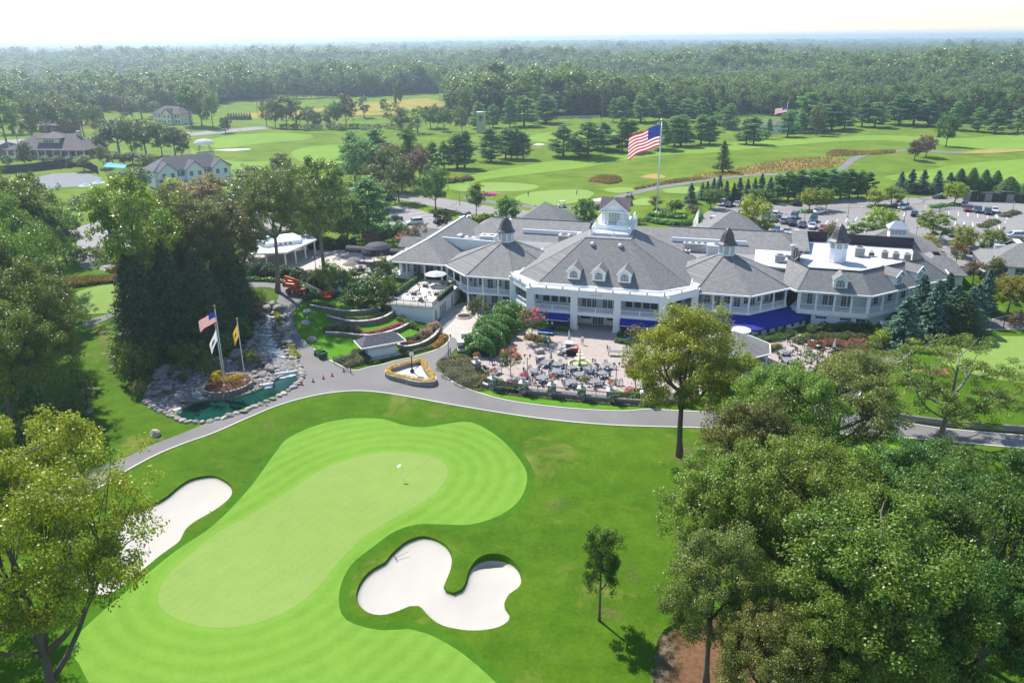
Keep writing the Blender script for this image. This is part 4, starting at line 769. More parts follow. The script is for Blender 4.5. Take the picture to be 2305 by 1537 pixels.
# rear right hip with a square cupola
q0 = [(48.0,49.5,6.3),(67.0,49.5,6.3),(67.0,62,6.3),(48.0,62,6.3)]; ap = (56.2,55.5,10.2), (58.8,55.5,10.2)
faces3('rear_hip_roof', [(q0[0],q0[1],ap[1],ap[0]),(q0[1],q0[2],ap[1]),(q0[2],q0[3],ap[0],ap[1]),(q0[3],q0[0],ap[0])], MT['grey_shingle'], club); MB().box(49,66,50.5,61,2,6.3).build('rear_hip_wall', MT['white_siding'], club)
sq = MB().box(55.9,59.1,50.6,53.8,8.2,11.2).build('square_cupola', WP, club)
for k in range(4): window((55.9,50.6),(59.1,50.6), .45+.77*k, 9.9, .6, .75, sq, 2, 2, glassm='pale_glass')
faces3('cupola_roof', [((55.4,50.1,11.1),(59.6,50.1,11.1),(58.2,52.2,12.6),(56.8,52.2,12.6)),((59.6,50.1,11.1),(59.6,54.3,11.1),(58.2,52.2,12.6)),((55.4,50.1,11.1),(56.8,52.2,12.6),(55.4,54.3,11.1)),((55.4,54.3,11.1),(59.6,54.3,11.1),(58.2,52.2,12.6),(56.8,52.2,12.6))], MT['galvanised'], sq)
ew = MB().box(60.5,67.5,34.5,46,0,6.0).build('end_wall', MT['white_siding'], club); faces3('end_roof', [((59.8,33.8,6.0),(68.2,33.8,6.0),(64,38.5,8.7),(62.5,38.5,8.7)),((68.2,33.8,6.0),(68.2,46.8,6.0),(64,41.5,8.7),(64,38.5,8.7)),((59.8,46.8,6.0),(68.2,46.8,6.0),(64,41.5,8.7),(62.5,41.5,8.7)),((59.8,33.8,6.0),(62.5,38.5,8.7),(62.5,41.5,8.7),(59.8,46.8,6.0))], MT['grey_shingle'], club)
for x in (1.5,4.5): window((60.5,34.5),(67.5,34.5), x, 3.2, 1.3, 1.6, ew, 2, 2)
# --- roof terrace over the cart store
tb = MB().prism([(-40.0,-2.9),(-30.0,-2.9),(-30.0,9.4),(-30.5,14.0),(-40.2,17.9)], -.2, 3.05).build('terrace_wall', MT['white_siding'], club)
MB().prism([(-40.3,-3.2),(-29.7,-3.2),(-29.7,9.4),(-30.5,18.1),(-40.4,18.1)], 3.05, 3.3).build('terrace_deck', MT['concrete'], tb)
for a, b, n in (((-40.1,-3.0),(-29.9,-3.0),7),((-29.9,-3.0),(-29.9,8.6),7),((-40.1,16.0),(-40.1,-3.0),9)): railing(a, b, 3.3, tb, n, 1.0, MT['black_iron'], .2, .07, name='iron_railing')
for y in (1.0,1.9,2.8,3.7): window((-30.0,-2.9),(-30.0,9.4), y+2.9, .1, .8, 2.3, tb, 2, 5, True)
for y in (-1.6,7.6): window((-30.0,-2.9),(-30.0,9.4), y+2.9, .1, .95, 2.2, tb, 2, 5, True)
# --- separate roof plant: every unit can be lifted away
def unit(name, lx, ly, z, d, label, mat='unit_grey', rz=0.0, fan=1, group='rooftop cooling units'):
    x, y = loc2w(lx, ly); e = empty(name, (x, y, z), CL_A+rz, label, 'cooling unit', group); b = MB().box(-d[0]/2, d[0]/2, -d[1]/2, d[1]/2, .12, d[2]); b.box(-d[0]*.4, -d[0]*.3, -d[1]/2, d[1]/2, 0, .12); b.box(d[0]*.3, d[0]*.4, -d[1]/2, d[1]/2, 0, .12); b.build('cabinet', MT[mat], e, bevel=.03)
    for k in range(fan): f = MB(); xx = (k-(fan-1)/2)*d[0]/max(fan,1); r_ = min(d[0]/fan, d[1])*.36; f.lathe([(r_,d[2]),(r_,d[2]+.06),(r_*.9,d[2]+.07)], 14, (xx,0,0)); f.build('fan', MT['dark_frame'], e)
    g_ = MB(); 
    for k in range(5): zz = .3+(d[2]-.5)*k/5; g_.box(-d[0]*.42, d[0]*.42, -d[1]/2-.02, -d[1]/2+.01, zz, zz+.09)
    g_.build('grille', MT['dark_frame'], e); return e
for (lx, ly, z, d, lb, m, fan) in ((-38,33,7.3,(3.2,2.0,1.3),'long pale cooling unit beside the left chimney roof, nearest the white parapet corner','white_paint',1),(-34.2,32.5,7.3,(2.2,1.6,1.0),'small low cooling unit between two larger ones behind the white parapet','white_paint',1),(-30,33,7.3,(3.6,2.4,1.6),'large pale cooling unit next to the chimney behind the white parapet','white_paint',2),
    (-13.5,37.5,6.9,(2.4,2.4,2.0),'stacked grey cooling unit on the flat roof behind the left cupola','unit_grey',1),(-9.0,38.5,6.9,(3.4,2.0,2.2),'tall pale cooling unit beside the widow walk, on the flat roof','white_paint',1),
    (15.5,37,6.9,(5.2,1.6,1.9),'long grey condenser bank with four fans on the right flat roof','unit_grey',4),(14,33.5,6.9,(1.1,1.0,1.1),'small cube condenser on the right flat roof near the central roof slope','white_paint',1),(20,34.5,6.9,(4.2,2.2,2.4),'large cabinet cooling unit behind the right wing cupola','white_paint',1),
    (48.2,37,8,(1.9,1.9,1.9),'largest grey cooling unit on the white roof, next to the tower cupola','unit_grey',1),(50.6,37.4,8,(1.1,.9,1.0),'smallest cooling unit on the white roof, beside the largest one','white_paint',1),
    (32.5,29.8,7.6,(2.0,1.7,1.5),'silver kitchen extract unit on the white roof by the right wing','galvanised',1)): unit('air_conditioner', lx, ly, z, d, lb, m, 0, fan)
for lx in (53.0,55.0,57.0): unit('air_conditioner', lx, 37.0-(lx-53)*.3, 8, (1.3,1.3,1.4), 'grey cube condenser in the row of three before the black roof screen', 'unit_grey')
e = empty('exhaust_duct', (*loc2w(35.0,31.6), 7.6), CL_A, 'shiny upright metal exhaust duct on the white roof', 'duct'); MB().lathe([(.9,0),(.9,.5),(.45,.6),(.42,2.2),(.75,2.4),(.75,3.2),(.5,3.3)], 14).build('stack', MT['galvanised'], e); MB().tube([(0,0,.7),(-1.2,-.2,.9),(-2.0,-.9,.8)], .28, 10).build('pipe', MT['galvanised'], e)
# ------------------------------------------------------------------ vegetation
def leaf_mesh(name, C, size, tint, mat, out=None, upb=.35, aspect=.6, along=None):
    """many small pointed faces: C centres, out = outward direction bias"""
    n = len(C); r = np.random.default_rng(n+17)
    nr = r.normal(size=(n,3))
    if out is not None: nr = nr*.75+out*.8
    nr[:,2] += upb; nr /= np.linalg.norm(nr, axis=1)[:,None]
    tg = r.normal(size=(n,3)) if along is None else along+r.normal(size=(n,3))*.25
    tg -= nr*np.sum(tg*nr, 1)[:,None]; tg /= np.maximum(np.linalg.norm(tg, axis=1), 1e-6)[:,None]
    bt = np.cross(nr, tg); L = (size*.5)[:,None]; B = L*aspect
    V = np.empty((n,4,3)); V[:,0] = C-tg*L; V[:,1] = C+bt*B+nr*L*.12; V[:,2] = C+tg*L; V[:,3] = C-bt*B+nr*L*.12
    return mesh_np(name, V.reshape(-1,3), np.arange(4*n), np.full(n,4), mat, attrs={'tint': np.repeat(np.clip(tint, 0, 1), 4)})
def bez(a, b, c, n=5):
    a, b, c = map(np.asarray, (a, b, c)); return [tuple((1-t)**2*a+2*t*(1-t)*b+t*t*c) for t in np.linspace(0, 1, n)]
def decid(key, seed, H=18., W=13., tf=.33, ntip=60, nlimb=7, leafn=30000, lsize=.24, cr=1.15, lean=.04, gaps=.35, flat=.75, upb=.75, aspect=.62, low=0.0, trunkseg=8):
    r = np.random.default_rng(seed); mb = MB(); R = H*.021
    top = np.array([r.normal()*lean*H, r.normal()*lean*H, H*.86])
    bend = np.array([r.normal()*lean*H*.8, r.normal()*lean*H*.8, H*.45])
    tr = bez((0,0,-.15), bend, top, 9); mb.tube(tr, [R*1.35]+[R*(1-.1*i) for i in range(1,9)], trunkseg)
    trn = np.array(tr); zc, rz = H*(tf+1)/2, H*(1-tf)/2*1.02
    lob = r.normal(size=(9,3)); lob /= np.linalg.norm(lob, axis=1)[:,None]; amp = r.uniform(-.30, .22, 9)
    tips = []
    while len(tips) < ntip:
        d = r.normal(size=3); d /= np.linalg.norm(d)
        if d[2] < -.75+low: continue
        k = 1+np.sum(amp*np.clip(lob@d, 0, 1)**3)
        rr = r.uniform(.35, 1.0)**.5*k; p = np.array([d[0]*W/2*rr, d[1]*W/2*rr, zc+d[2]*rz*rr])
        if p[2] > H: p[2] = H-.3*r.random()
        if all(np.linalg.norm((p-q)/np.array([1,1,.8])) > W*.085 for q in tips): tips.append(p)
        elif r.random() < .05: tips.append(p)
    tips = np.array(tips)
    lim = []
    for i in range(nlimb):
        an = 2*math.pi*(i+r.uniform(-.3,.3))/nlimb; el = r.uniform(.25, .8); lim.append((W*.3*math.cos(an)*math.cos(el*.6), W*.3*math.sin(an)*math.cos(el*.6), H*(tf+.08+(.75-tf)*el)))
    lim.append((top[0], top[1], H*.8)); lim = np.array(lim)
    own = np.argmin(((tips[:,None]-lim[None])**2).sum(2), 1)
    for i, e in enumerate(lim):
        g_ = tips[own == i]
        if i < nlimb:
            h = np.hypot(e[0], e[1]); t0 = np.clip((e[2]-h*.9)/H, tf*.7, .7); a = trn[int(t0/.86*8)]; mid = (a+e)/2+np.array([e[0]*.18, e[1]*.18, -.06*H])
            L = bez(a, mid, e, 6); mb.tube(L, [R*.55, R*.5, R*.42, R*.36, R*.3, R*.24], 6)
        else: L = tr[4:]
        for p in g_:
            s0 = np.array(L[r.integers(len(L)//2, len(L))]); mm = (s0+p)/2+r.normal(size=3)*.3+np.array([0,0,.25]); mb.tube(bez(s0, mm, p, 4), [R*.22, R*.16, R*.11, R*.06], 4, False)
    me_t = None
    per = r.dirichlet(np.ones(len(tips))*4)*leafn; C, out, tint = [], [], []
    ct = r.random(len(tips))
    for p, m, c_ in zip(tips, per, ct):
        m = int(m); q = r.normal(size=(m,3)); q /= np.linalg.norm(q, axis=1)[:,None]; sub = p+r.normal(size=(5,3))*cr*.62*np.array([1,1,flat]); which = r.integers(0,5,m)
        rr = r.random(m)**.45*cr*.62; C.append(sub[which]+q*rr[:,None]*np.array([1,1,flat])); out.append(q*.6+(p-np.array([0,0,zc]))/W*.8)
        tint.append(.05+.35*c_+.6*r.random(m))
    C = np.concatenate(C); return dict(H=H, W=W, C=C, out=np.concatenate(out), tint=np.concatenate(tint), mb=mb, ls=lsize, upb=upb, asp=aspect, seed=seed)
def spruce(key, seed, H=12., W=6., n=4500, ls=.55, droop=.25, base=.04, power=.85, gap=0.0, trunk=.018):
    r = np.random.default_rng(seed); mb = MB(); mb.tube([(0,0,-.2),(0,0,H*.5),(0,0,H*.97)], [H*trunk, H*trunk*.55, .03], 7)
    C, out, al, tint = [], [], [], []; nb = int(n/14)
    for i in range(nb):
        f = r.random()**1.35; z = H*(base+(1-base)*f); R = W/2*(1-f)**power*r.uniform(.72, 1.08)+.12
        if gap and math.sin(f*40+seed) < -1+gap: R *= .6
        an = r.uniform(0, 2*math.pi); d = np.array([math.cos(an), math.sin(an), 0]); c_ = r.random()
        if R > .7 and i % 3 == 0: mb.bar((0,0,z), tuple(d*R*.8+np.array([0,0,z-droop*R*.8])), .05)
        for k in range(14):
            t = r.random()**.6; p = d*R*t+np.array([0,0,z-droop*R*t+.18*R*t*t])+r.normal(size=3)*np.array([.12,.12,.06])*(.5+R*.35); C.append(p)
            out.append(d*.5+np.array([0,0,.6])); al.append(d+np.array([0,0,-.35])); tint.append(.15+.35*c_+.5*r.random())
    return dict(H=H, W=W, C=np.array(C), out=np.array(out), along=np.array(al), tint=np.array(tint), mb=mb, ls=ls, upb=.3, asp=.42, seed=seed)
def pine(key, seed, H=17., W=10., n=7000, ls=.85, tf=.12, ntier=13):
    r = np.random.default_rng(seed); mb = MB(); lx, ly = r.normal(size=2)*.25
    mb.tube([(0,0,-.2),(lx,ly,H*.5),(lx*1.5,ly*1.5,H*.95)], [H*.02, H*.014, .04], 7); tips = []
    for i in range(ntier):
        f = (i+r.uniform(-.3,.3))/ntier; z = H*(tf+(1-tf)*f); R = W/2*(1-max(f,0)**1.8)*r.uniform(.6,1.1)*(.8+.2*min(1, f*4))
        for k in range(r.integers(4,7)):
            an = r.uniform(0,2*math.pi); e = np.array([math.cos(an)*R, math.sin(an)*R, z+R*.22]); mb.tube([(lx,ly,z),tuple(e*np.array([.5,.5,1])+np.array([0,0,-R*.10])),tuple(e)], [.09,.06,.03], 4, False)
            for t in (.5,.75,1.0):
                if R*t > .5: tips.append(np.array([e[0]*t, e[1]*t, z+R*.22*t])+r.normal(size=3)*.3)
    tips.append(np.array([lx*1.5,ly*1.5,H*.97])); tips = np.array(tips); m = max(4, n//len(tips)); C, out, tint, al = [], [], [], []
    for p in tips:
        q = r.normal(size=(m,3)); q[:,2] = np.abs(q[:,2])*.8-.15; q /= np.linalg.norm(q, axis=1)[:,None]; C.append(p+q*(r.random(m)**.5*1.0)[:,None]*np.array([1.15,1.15,.6])); out.append(q*.2+np.array([0,0,.5])); al.append(q); tint.append(.15+.35*r.random()+.5*r.random(m))
    return dict(H=H, W=W, C=np.concatenate(C), out=np.concatenate(out), along=np.concatenate(al), tint=np.concatenate(tint), mb=mb, ls=ls, upb=.3, asp=.32, seed=seed)
PR = {}
def proto(key, d, leaf, bark='bark'):
    C = d['C']; r = np.random.default_rng(d['seed']+5); sz = d['ls']*r.uniform(.7, 1.3, len(C))
    me = leaf_mesh(key+'_crown', C, sz, d['tint'], MT[leaf], d['out'], d['upb'], d['asp'], d.get('along'))
    mt = bpy.data.meshes.new(key+'_trunk'); mt.from_pydata(d['mb'].v, [], d['mb'].f); mt.materials.append(MT[bark]); mt.polygons.foreach_set('use_smooth', [True]*len(d['mb'].f)); mt.update()
    z = C[:,2]; w = np.percentile(np.hypot(C[:,0], C[:,1]), 97)*2
    PR[key] = dict(H=float(np.percentile(z, 99.7)), W=float(w), crown=me, trunk=mt)
for i in range(4): proto(f'oak{i}', decid('', 40+i, 18, 14, .30, 66, 7, 56000, .22, 1.5), 'oak_leaf')
proto('oak9', decid('', 49, 19, 20, .28, 95, 9, 90000, .21, 1.55), 'oak_leaf')
proto('oak4', decid('', 61, 20, 12, .42, 52, 6, 40000, .22, 1.4, lean=.05), 'oak_leaf', 'pale_bark')
proto('open0', decid('', 72, 17, 17, .26, 56, 6, 32000, .22, 1.25, lean=.03, flat=.65), 'oak_leaf', 'pale_bark')
proto('young0', decid('', 81, 9, 5, .27, 34, 6, 15000, .18, .9, lean=.01), 'deep_leaf')
for i in range(4): proto(f'mid{i}', decid('', 90+i, 13, 9.5, .2, 50, 6, 8500, .46, 1.4, low=-.1), 'oak_leaf')
for i in range(2): proto(f'tall{i}', decid('', 97+i, 22, 12, .36, 58, 6, 15000, .4, 1.5, lean=.03), 'oak_leaf', 'pale_bark')
for i in range(4): proto(f'far{i}', decid('', 110+i, 20, 11, .12, 28, 4, 1700, .95, 1.8, low=-.1, trunkseg=5), ('far_leaf','far_oak','far_dull','far_leaf')[i])
for i in range(3): proto(f'pine{i}', pine('', 120+i), 'pine_needle')
for i in range(3): proto(f'spruce{i}', spruce('', 130+i), 'spruce_needle')
for i in range(2): proto(f'hemlock{i}', spruce('', 140+i, 16, 9, 22000, .42, .4, .02, .7), 'hemlock_needle')
proto('cone0', spruce('', 150, 12, 6.5, 5000, .5, .1, .12, .75, .5), 'deep_leaf')
for i in range(3): proto(f'bush{i}', decid('', 160+i, 2.4, 2.8, .0, 26, 4, 1600, .22, .55, low=.3, lean=.01), 'deep_leaf')
proto('bloom0', decid('', 171, 2.4, 2.8, .0, 30, 4, 300, .25, .5, low=.3, lean=.01), 'pink_bloom')
proto('myrtle0', decid('', 170, 5, 4.6, .32, 30, 6, 3800, .2, .6, lean=.01), 'deep_leaf', 'pale_bark')
def setmat(o, leaf):
    o.material_slots[0].link = 'OBJECT'; o.material_slots[0].material = MT[leaf]
def plant_at(name, key, x, y, H, W, label, cat='tree', group=None, leaf=None, rz=None, z=None, trunk=True, part=('trunk','crown')):
    p = PR[key]; zz = float(terrain(x, y)) if z is None else z
    e = empty(name, (x, y, zz), rnd.uniform(0, 6.28) if rz is None else rz, label, cat, group); sx = W/p['W']; e.scale = (sx, sx*rnd.uniform(.93,1.07), H/p['H'])
    if trunk: link(part[0], p['trunk'], e)
    c = link(part[1], p['crown'], e)
    if leaf: setmat(c, leaf)
    return e
def plant(name, key, u, v, vtop, wpx, label, cat='tree', group=None, leaf=None, rz=None, trunk=True, dh=0.0):
    x, y, z = gnd(u, v); H = height_to(x, y, z, vtop)+dh; w = proj(x, y, z+H*.6)[2]; return plant_at(name, key, x, y, max(H, .5), wpx*w/1793., label, cat, group, leaf, rz, trunk=trunk)
# ------------------------------------------------------------------ pond, rockery, garden, patio
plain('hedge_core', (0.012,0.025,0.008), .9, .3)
def mound(name, line, hw, h, label, cat, group=None, leaf='hedge_leaf', dens=60, ls=.2, zoff=0.0, kind=None, wob=.15, core=True, z0=None, part='foliage', upb=.4, aspect=.62):
    """clipped or loose planting along a ground line: leafy skin over a dark core"""
    L = np.asarray(line, float); r = np.random.default_rng(len(L)*7+int(abs(L[0,0])*13)); 
    if len(L) == 1: L = np.vstack([L, L+[.05, 0]])
    seg = np.linalg.norm(np.diff(L, axis=0), axis=1); S = np.concatenate([[0], np.cumsum(seg)]); T = S[-1]
    area = (T+2*hw)*(hw*2+h*1.6); n = max(60, int(area*dens)); s = r.uniform(-hw*.9, T+hw*.9, n); sc = np.clip(s, 0, T)
    px, py = np.interp(sc, S, L[:,0]), np.interp(sc, S, L[:,1]); dx = np.interp(sc, (S[1:]+S[:-1])/2, np.gradient(L[:,0])[:-1] if len(L) > 2 else np.full(len(seg), L[1,0]-L[0,0])); dy = np.interp(sc, (S[1:]+S[:-1])/2, np.gradient(L[:,1])[:-1] if len(L) > 2 else np.full(len(seg), L[1,1]-L[0,1]))
    d = np.hypot(dx, dy)+1e-9; dx, dy = dx/d, dy/d; ov = (s-sc); a = r.uniform(0, math.pi, n); e = np.sqrt(np.clip(1-(ov/hw)**2, .02, 1))
    k = 1+wob*np.sin(s*1.7+r.random()*6)+wob*.7*np.sin(a*3+s*2.3); rr = r.uniform(.86, 1.03, n)*k
    ox, oz = np.cos(a)*hw*e*rr, np.sin(a)**.7*h*e*rr
    X, Y = px+dx*ov-dy*ox, py+dy*ov+dx*ox; Z = (terrain(X, Y) if z0 is None else np.full(n, z0))+oz+zoff
    out_ = np.column_stack([-dy*np.cos(a)+dx*ov/hw, dx*np.cos(a)+dy*ov/hw, np.sin(a)]); ox0, oy0 = float(L[:,0].mean()), float(L[:,1].mean()); oz0 = float(terrain(ox0, oy0)) if z0 is None else z0
    clump = .5+.5*np.sin(X*2.9+1.3*np.sin(Y*2.1))*np.sin(Y*3.1+Z*2.0); tint = .1+.4*clump+.5*r.random(n)
    me = leaf_mesh(name, np.column_stack([X-ox0, Y-oy0, Z-oz0]), ls*r.uniform(.7,1.3,n), tint, MT[leaf], out_, upb, aspect)
    e_ = empty(name, (ox0, oy0, oz0), 0, label, cat, group) if kind is None else None
    o = link(part if e_ else name, me, e_, None if e_ else (ox0, oy0, oz0))
    if kind: tag(o, label, cat, group, kind)
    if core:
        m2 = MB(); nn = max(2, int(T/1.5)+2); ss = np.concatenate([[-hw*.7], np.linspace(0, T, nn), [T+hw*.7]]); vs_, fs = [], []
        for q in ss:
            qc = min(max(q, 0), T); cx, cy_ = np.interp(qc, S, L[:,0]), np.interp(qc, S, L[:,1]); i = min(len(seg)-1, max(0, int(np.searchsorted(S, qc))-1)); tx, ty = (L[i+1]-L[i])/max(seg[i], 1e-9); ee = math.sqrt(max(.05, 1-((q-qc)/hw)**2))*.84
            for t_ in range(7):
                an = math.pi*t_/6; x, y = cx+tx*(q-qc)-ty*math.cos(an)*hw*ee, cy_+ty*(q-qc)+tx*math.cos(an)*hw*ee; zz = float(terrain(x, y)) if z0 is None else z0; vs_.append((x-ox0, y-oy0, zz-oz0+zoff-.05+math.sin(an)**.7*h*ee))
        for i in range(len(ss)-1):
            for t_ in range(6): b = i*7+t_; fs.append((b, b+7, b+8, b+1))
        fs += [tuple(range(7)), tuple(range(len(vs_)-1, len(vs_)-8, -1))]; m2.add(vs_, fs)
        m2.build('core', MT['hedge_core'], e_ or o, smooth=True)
    return e_ or o
# rocks
ROCKM = []
for i in range(6):
    bm = bmesh.new(); bmesh.ops.create_icosphere(bm, subdivisions=2, radius=.5); r = np.random.default_rng(300+i); dirs = r.normal(size=(7,3)); dirs /= np.linalg.norm(dirs, axis=1)[:,None]; cut = r.uniform(.28, .46, 7)
    for v in bm.verts:
        p = np.array(v.co)
        for d, c in zip(dirs, cut):
            k = p@d
            if k > c: p = p-d*(k-c)*.85
        v.co = p*np.array([1.15,.95,.75])
    me = bpy.data.meshes.new('boulder'); bm.to_mesh(me); bm.free(); me.materials.append(MT[('rock','pale_rock','rock','dark_rock','pale_rock','rock')[i]]); ROCKM.append(me)
def boulder(x, y, s, parent=None, z=None, flat=1.0, k=None, name='boulder'):
    zz = float(terrain(x, y)) if z is None else z; o = link(name, ROCKM[rnd.randrange(6) if k is None else k], parent, (x, y, zz+.10*s*flat)); o.rotation_euler = (rnd.uniform(-.2,.2), rnd.uniform(-.2,.2), rnd.uniform(0,6.28)); o.scale = (s*rnd.uniform(.85,1.25), s*rnd.uniform(.8,1.1), s*flat*rnd.uniform(.8,1.15)); return o
# pond bowl and water
pb = MB(); n = len(poly_pond); inn = offsetpoly(poly_pond, -.25)
pb.add([(x,y,0) for x,y in poly_pond]+[(x,y,-.55) for x,y in inn], [(i,(i+1)%n,n+(i+1)%n,n+i) for i in range(n)]); o = pb.build('pond_bank', MT['dark_rock']); o['kind'] = 'structure'
drape('pond', offsetpoly(poly_pond, .05), MT['pond_water'], -.22, 1.5, zf=lambda x, y: 0*x)
rb = empty('pond_rim', (0,0,0), 0, 'row of rounded boulders edging the green pond beside the cart road', 'rock border')
rim = smoothpoly(gp([(330,905),(352,922),(380,935),(400,944),(425,950),(455,951),(490,945),(520,936),(560,922),(600,905),(640,886),(668,866),(678,850),(677,832),(664,818)]), .9, False)
for i, (x, y) in enumerate(rim): boulder(x+rnd.uniform(-.1,.1), y+rnd.uniform(-.1,.1), rnd.uniform(.95,1.35), rb, flat=.75, k=(1,4,0,1,2)[i%5])
def rocks_in(pts, n, s0, s1, parent, zf=0.0, avoid=None):
    P_ = gp(pts); a = np.asarray(P_); x0, y0 = a.min(0); x1, y1 = a.max(0); k = 0
    while k < n:
        x, y = rnd.uniform(x0, x1), rnd.uniform(y0, y1)
        if inpoly(np.array([x]), np.array([y]), P_)[0] and not inpoly(np.array([x]), np.array([y]), poly_pond)[0]: boulder(x, y, rnd.uniform(s0, s1)*(1.5 if rnd.random() < .15 else 1), parent, float(terrain(x, y))+zf, .8); k += 1
paving('gravel', (0.14,0.125,0.11), (0.30,0.27,0.24), scale=3)
ROCKERY = [(322,905),(330,875),(350,850),(380,838),(420,830),(450,818),(490,812),(530,795),(560,760),(575,730),(590,705),(615,690),(632,700),(640,735),(655,775),(672,805),(682,835),(660,838),(628,848),(600,866),(560,884),(520,894),(480,896),(440,902),(412,915),(395,932),(360,925)]
drape('rockery_bed', smoothpoly(gp(ROCKERY), 1.5), MT['gravel'], .03, 1.5)
rk = empty('rockery', (0,0,0), 0, 'rockery of piled grey and tan stones climbing beside the waterfall', 'rockery')
rocks_in([(325,905),(335,870),(355,850),(385,840),(420,838),(430,870),(420,900),(395,928),(360,922)], 75, .45, .95, rk); rocks_in([(430,838),(470,815),(520,800),(560,765),(575,735),(585,750),(560,800),(510,830),(470,860),(440,870)], 60, .4, .9, rk, .1); rocks_in([(600,700),(622,692),(636,715),(645,750),(662,785),(680,820),(668,828),(645,800),(625,770),(610,740)], 55, .5, 1.05, rk, .15); rocks_in([(575,800),(600,790),(625,830),(628,846),(590,862),(560,875),(555,850)], 40, .4, .9, rk, .1)
for u, v, s, z in ((365,845,2.2,.5),(378,842,2.4,.7),(392,845,2.0,.6),(405,840,1.9,.5),(355,852,1.8,.3),(420,832,1.8,.4),(585,730,1.6,.4),(575,770,1.5,.3),(562,775,1.8,.3),(420,905,1.6,.2),(600,700,2.0,.5),(612,692,2.1,.6),(588,690,2.0,.5)):
    x, y, zz = gnd(u, v); boulder(x, y, s, rk, zz+z, .8)
def scree(name, pts, n, label):
    P_ = smoothpoly(gp(pts), 2); a = np.asarray(P_); x = rng.uniform(a[:,0].min(), a[:,0].max(), n*4); y = rng.uniform(a[:,1].min(), a[:,1].max(), n*4); m = inpoly(x, y, P_) & ~inpoly(x, y, poly_pond); x, y = x[m][:n], y[m][:n]; z = terrain(x, y)
    base = np.array([(-1,-1,-.3),(1,-1,-.3),(1,1,-.3),(-1,1,-.3),(-.6,-.6,.7),(.6,-.7,.6),(.7,.6,.75),(-.7,.6,.6)]); F_ = np.array([(0,1,5,4),(1,2,6,5),(2,3,7,6),(3,0,4,7),(4,5,6,7)]); k = len(x); s = rng.uniform(.1,.3,k); an = rng.uniform(0,6.28,k); c_, s_ = np.cos(an)[:,None], np.sin(an)[:,None]; b = base[None]*np.column_stack([s, s*rng.uniform(.6,1,k), s*rng.uniform(.5,.9,k)])[:,None,:]
    V = np.stack([b[...,0]*c_-b[...,1]*s_+x[:,None], b[...,0]*s_+b[...,1]*c_+y[:,None], b[...,2]+z[:,None]+.04], -1).reshape(-1,3); o = link(name, mesh_np(name, V, (F_[None]+8*np.arange(k)[:,None,None]).ravel(), np.full(5*k,4), [MT['rock'],MT['pale_rock'],MT['dark_rock']], fmat=np.repeat(rng.choice([0,2,2,1],k),5))); tag(o, label, 'stones', kind='stuff')
scree('scree', ROCKERY, 2600, 'small loose stones covering the rockery')
for pts_, n_ in (([(338,880),(350,852),(385,838),(425,832),(420,862),(390,885),(355,900)], 22), ([(470,822),(520,800),(555,770),(575,735),(590,705),(598,712),(588,745),(565,790),(530,820),(490,838)], 26), ([(622,695),(638,715),(648,755),(668,795),(662,800),(640,770),(626,735)], 16), ([(575,808),(600,800),(618,840),(590,858),(568,850)], 14)):
    P_ = gp(pts_); a_ = np.asarray(P_); k_ = 0
    while k_ < n_:
        x, y = rnd.uniform(*sorted((a_[:,0].min(), a_[:,0].max()))), rnd.uniform(a_[:,1].min(), a_[:,1].max())
        if inpoly(np.array([x]), np.array([y]), P_)[0]: boulder(x, y, rnd.uniform(1.1,1.9), rk, float(terrain(x, y))+rnd.uniform(0,.7), .95, rnd.choice([0,2,3,3,5])); k_ += 1
STREAM = [(600,700),(615,700),(618,720),(612,745),(618,765),(632,785),(650,812),(655,832),(632,842),(618,828),(604,805),(590,782),(580,760),(582,735),(590,715)]
drape('stream', smoothpoly(gp(STREAM), 1.0), MT['stream_water'], .12, 1.0)
drape('stream', smoothpoly(gp([(460,880),(452,862),(470,846),(500,835),(525,812),(545,790),(553,798),(530,825),(505,845),(480,862),(478,882),(470,893)]), 1.0), MT['stream_water'], .10, 1.0)
wfg = 'small waterfalls stepping down the rockery'
for u, v, w, rz in ((603,716,3.0,-.2),(600,740,3.0,-.25),(596,758,3.2,-.3),(610,780,3.2,-.5),(628,805,3.4,-.5),(640,842,5.0,.35),(452,888,3.2,.2),(560,772,2.0,.1),(600,868,2.4,.4),(400,925,1.4,.8),(372,862,1.8,.2)):
    x, y, z = gnd(u, v); e = empty('waterfall', (x, y, z), rz, 'white water spilling over a dark stone ledge in the rockery', 'waterfall', wfg); MB().box(-w/2, w/2, 0, .5, -.5, .28).build('ledge', MT['dark_rock'], e, bevel=.06)
    f = MB(); m_ = 8
    for i in range(m_): a, b = -w/2*.8+w*.8*i/m_, -w/2*.8+w*.8*(i+1)/m_; f.add([(a,.3,.31),(b,.3,.31),(b,-.06,.27),(a,-.06,.27)], [(3,2,1,0)]); f.add([(a,-.06,.27),(b,-.06,.27),(b,-.18-.05*(i%3),-.2),(a,-.18-.05*((i+2)%3),-.2)], [(3,2,1,0)])
    f.build('falling_water', MT['white_water'], e); fo = MB(); fo.lathe([(w*.42,-.16),(w*.38,-.13),(.05,-.12)], 12, (0,-.5,0)); q = fo.build('foam', MT['white_water'], e); q.scale = (1,.45,1)
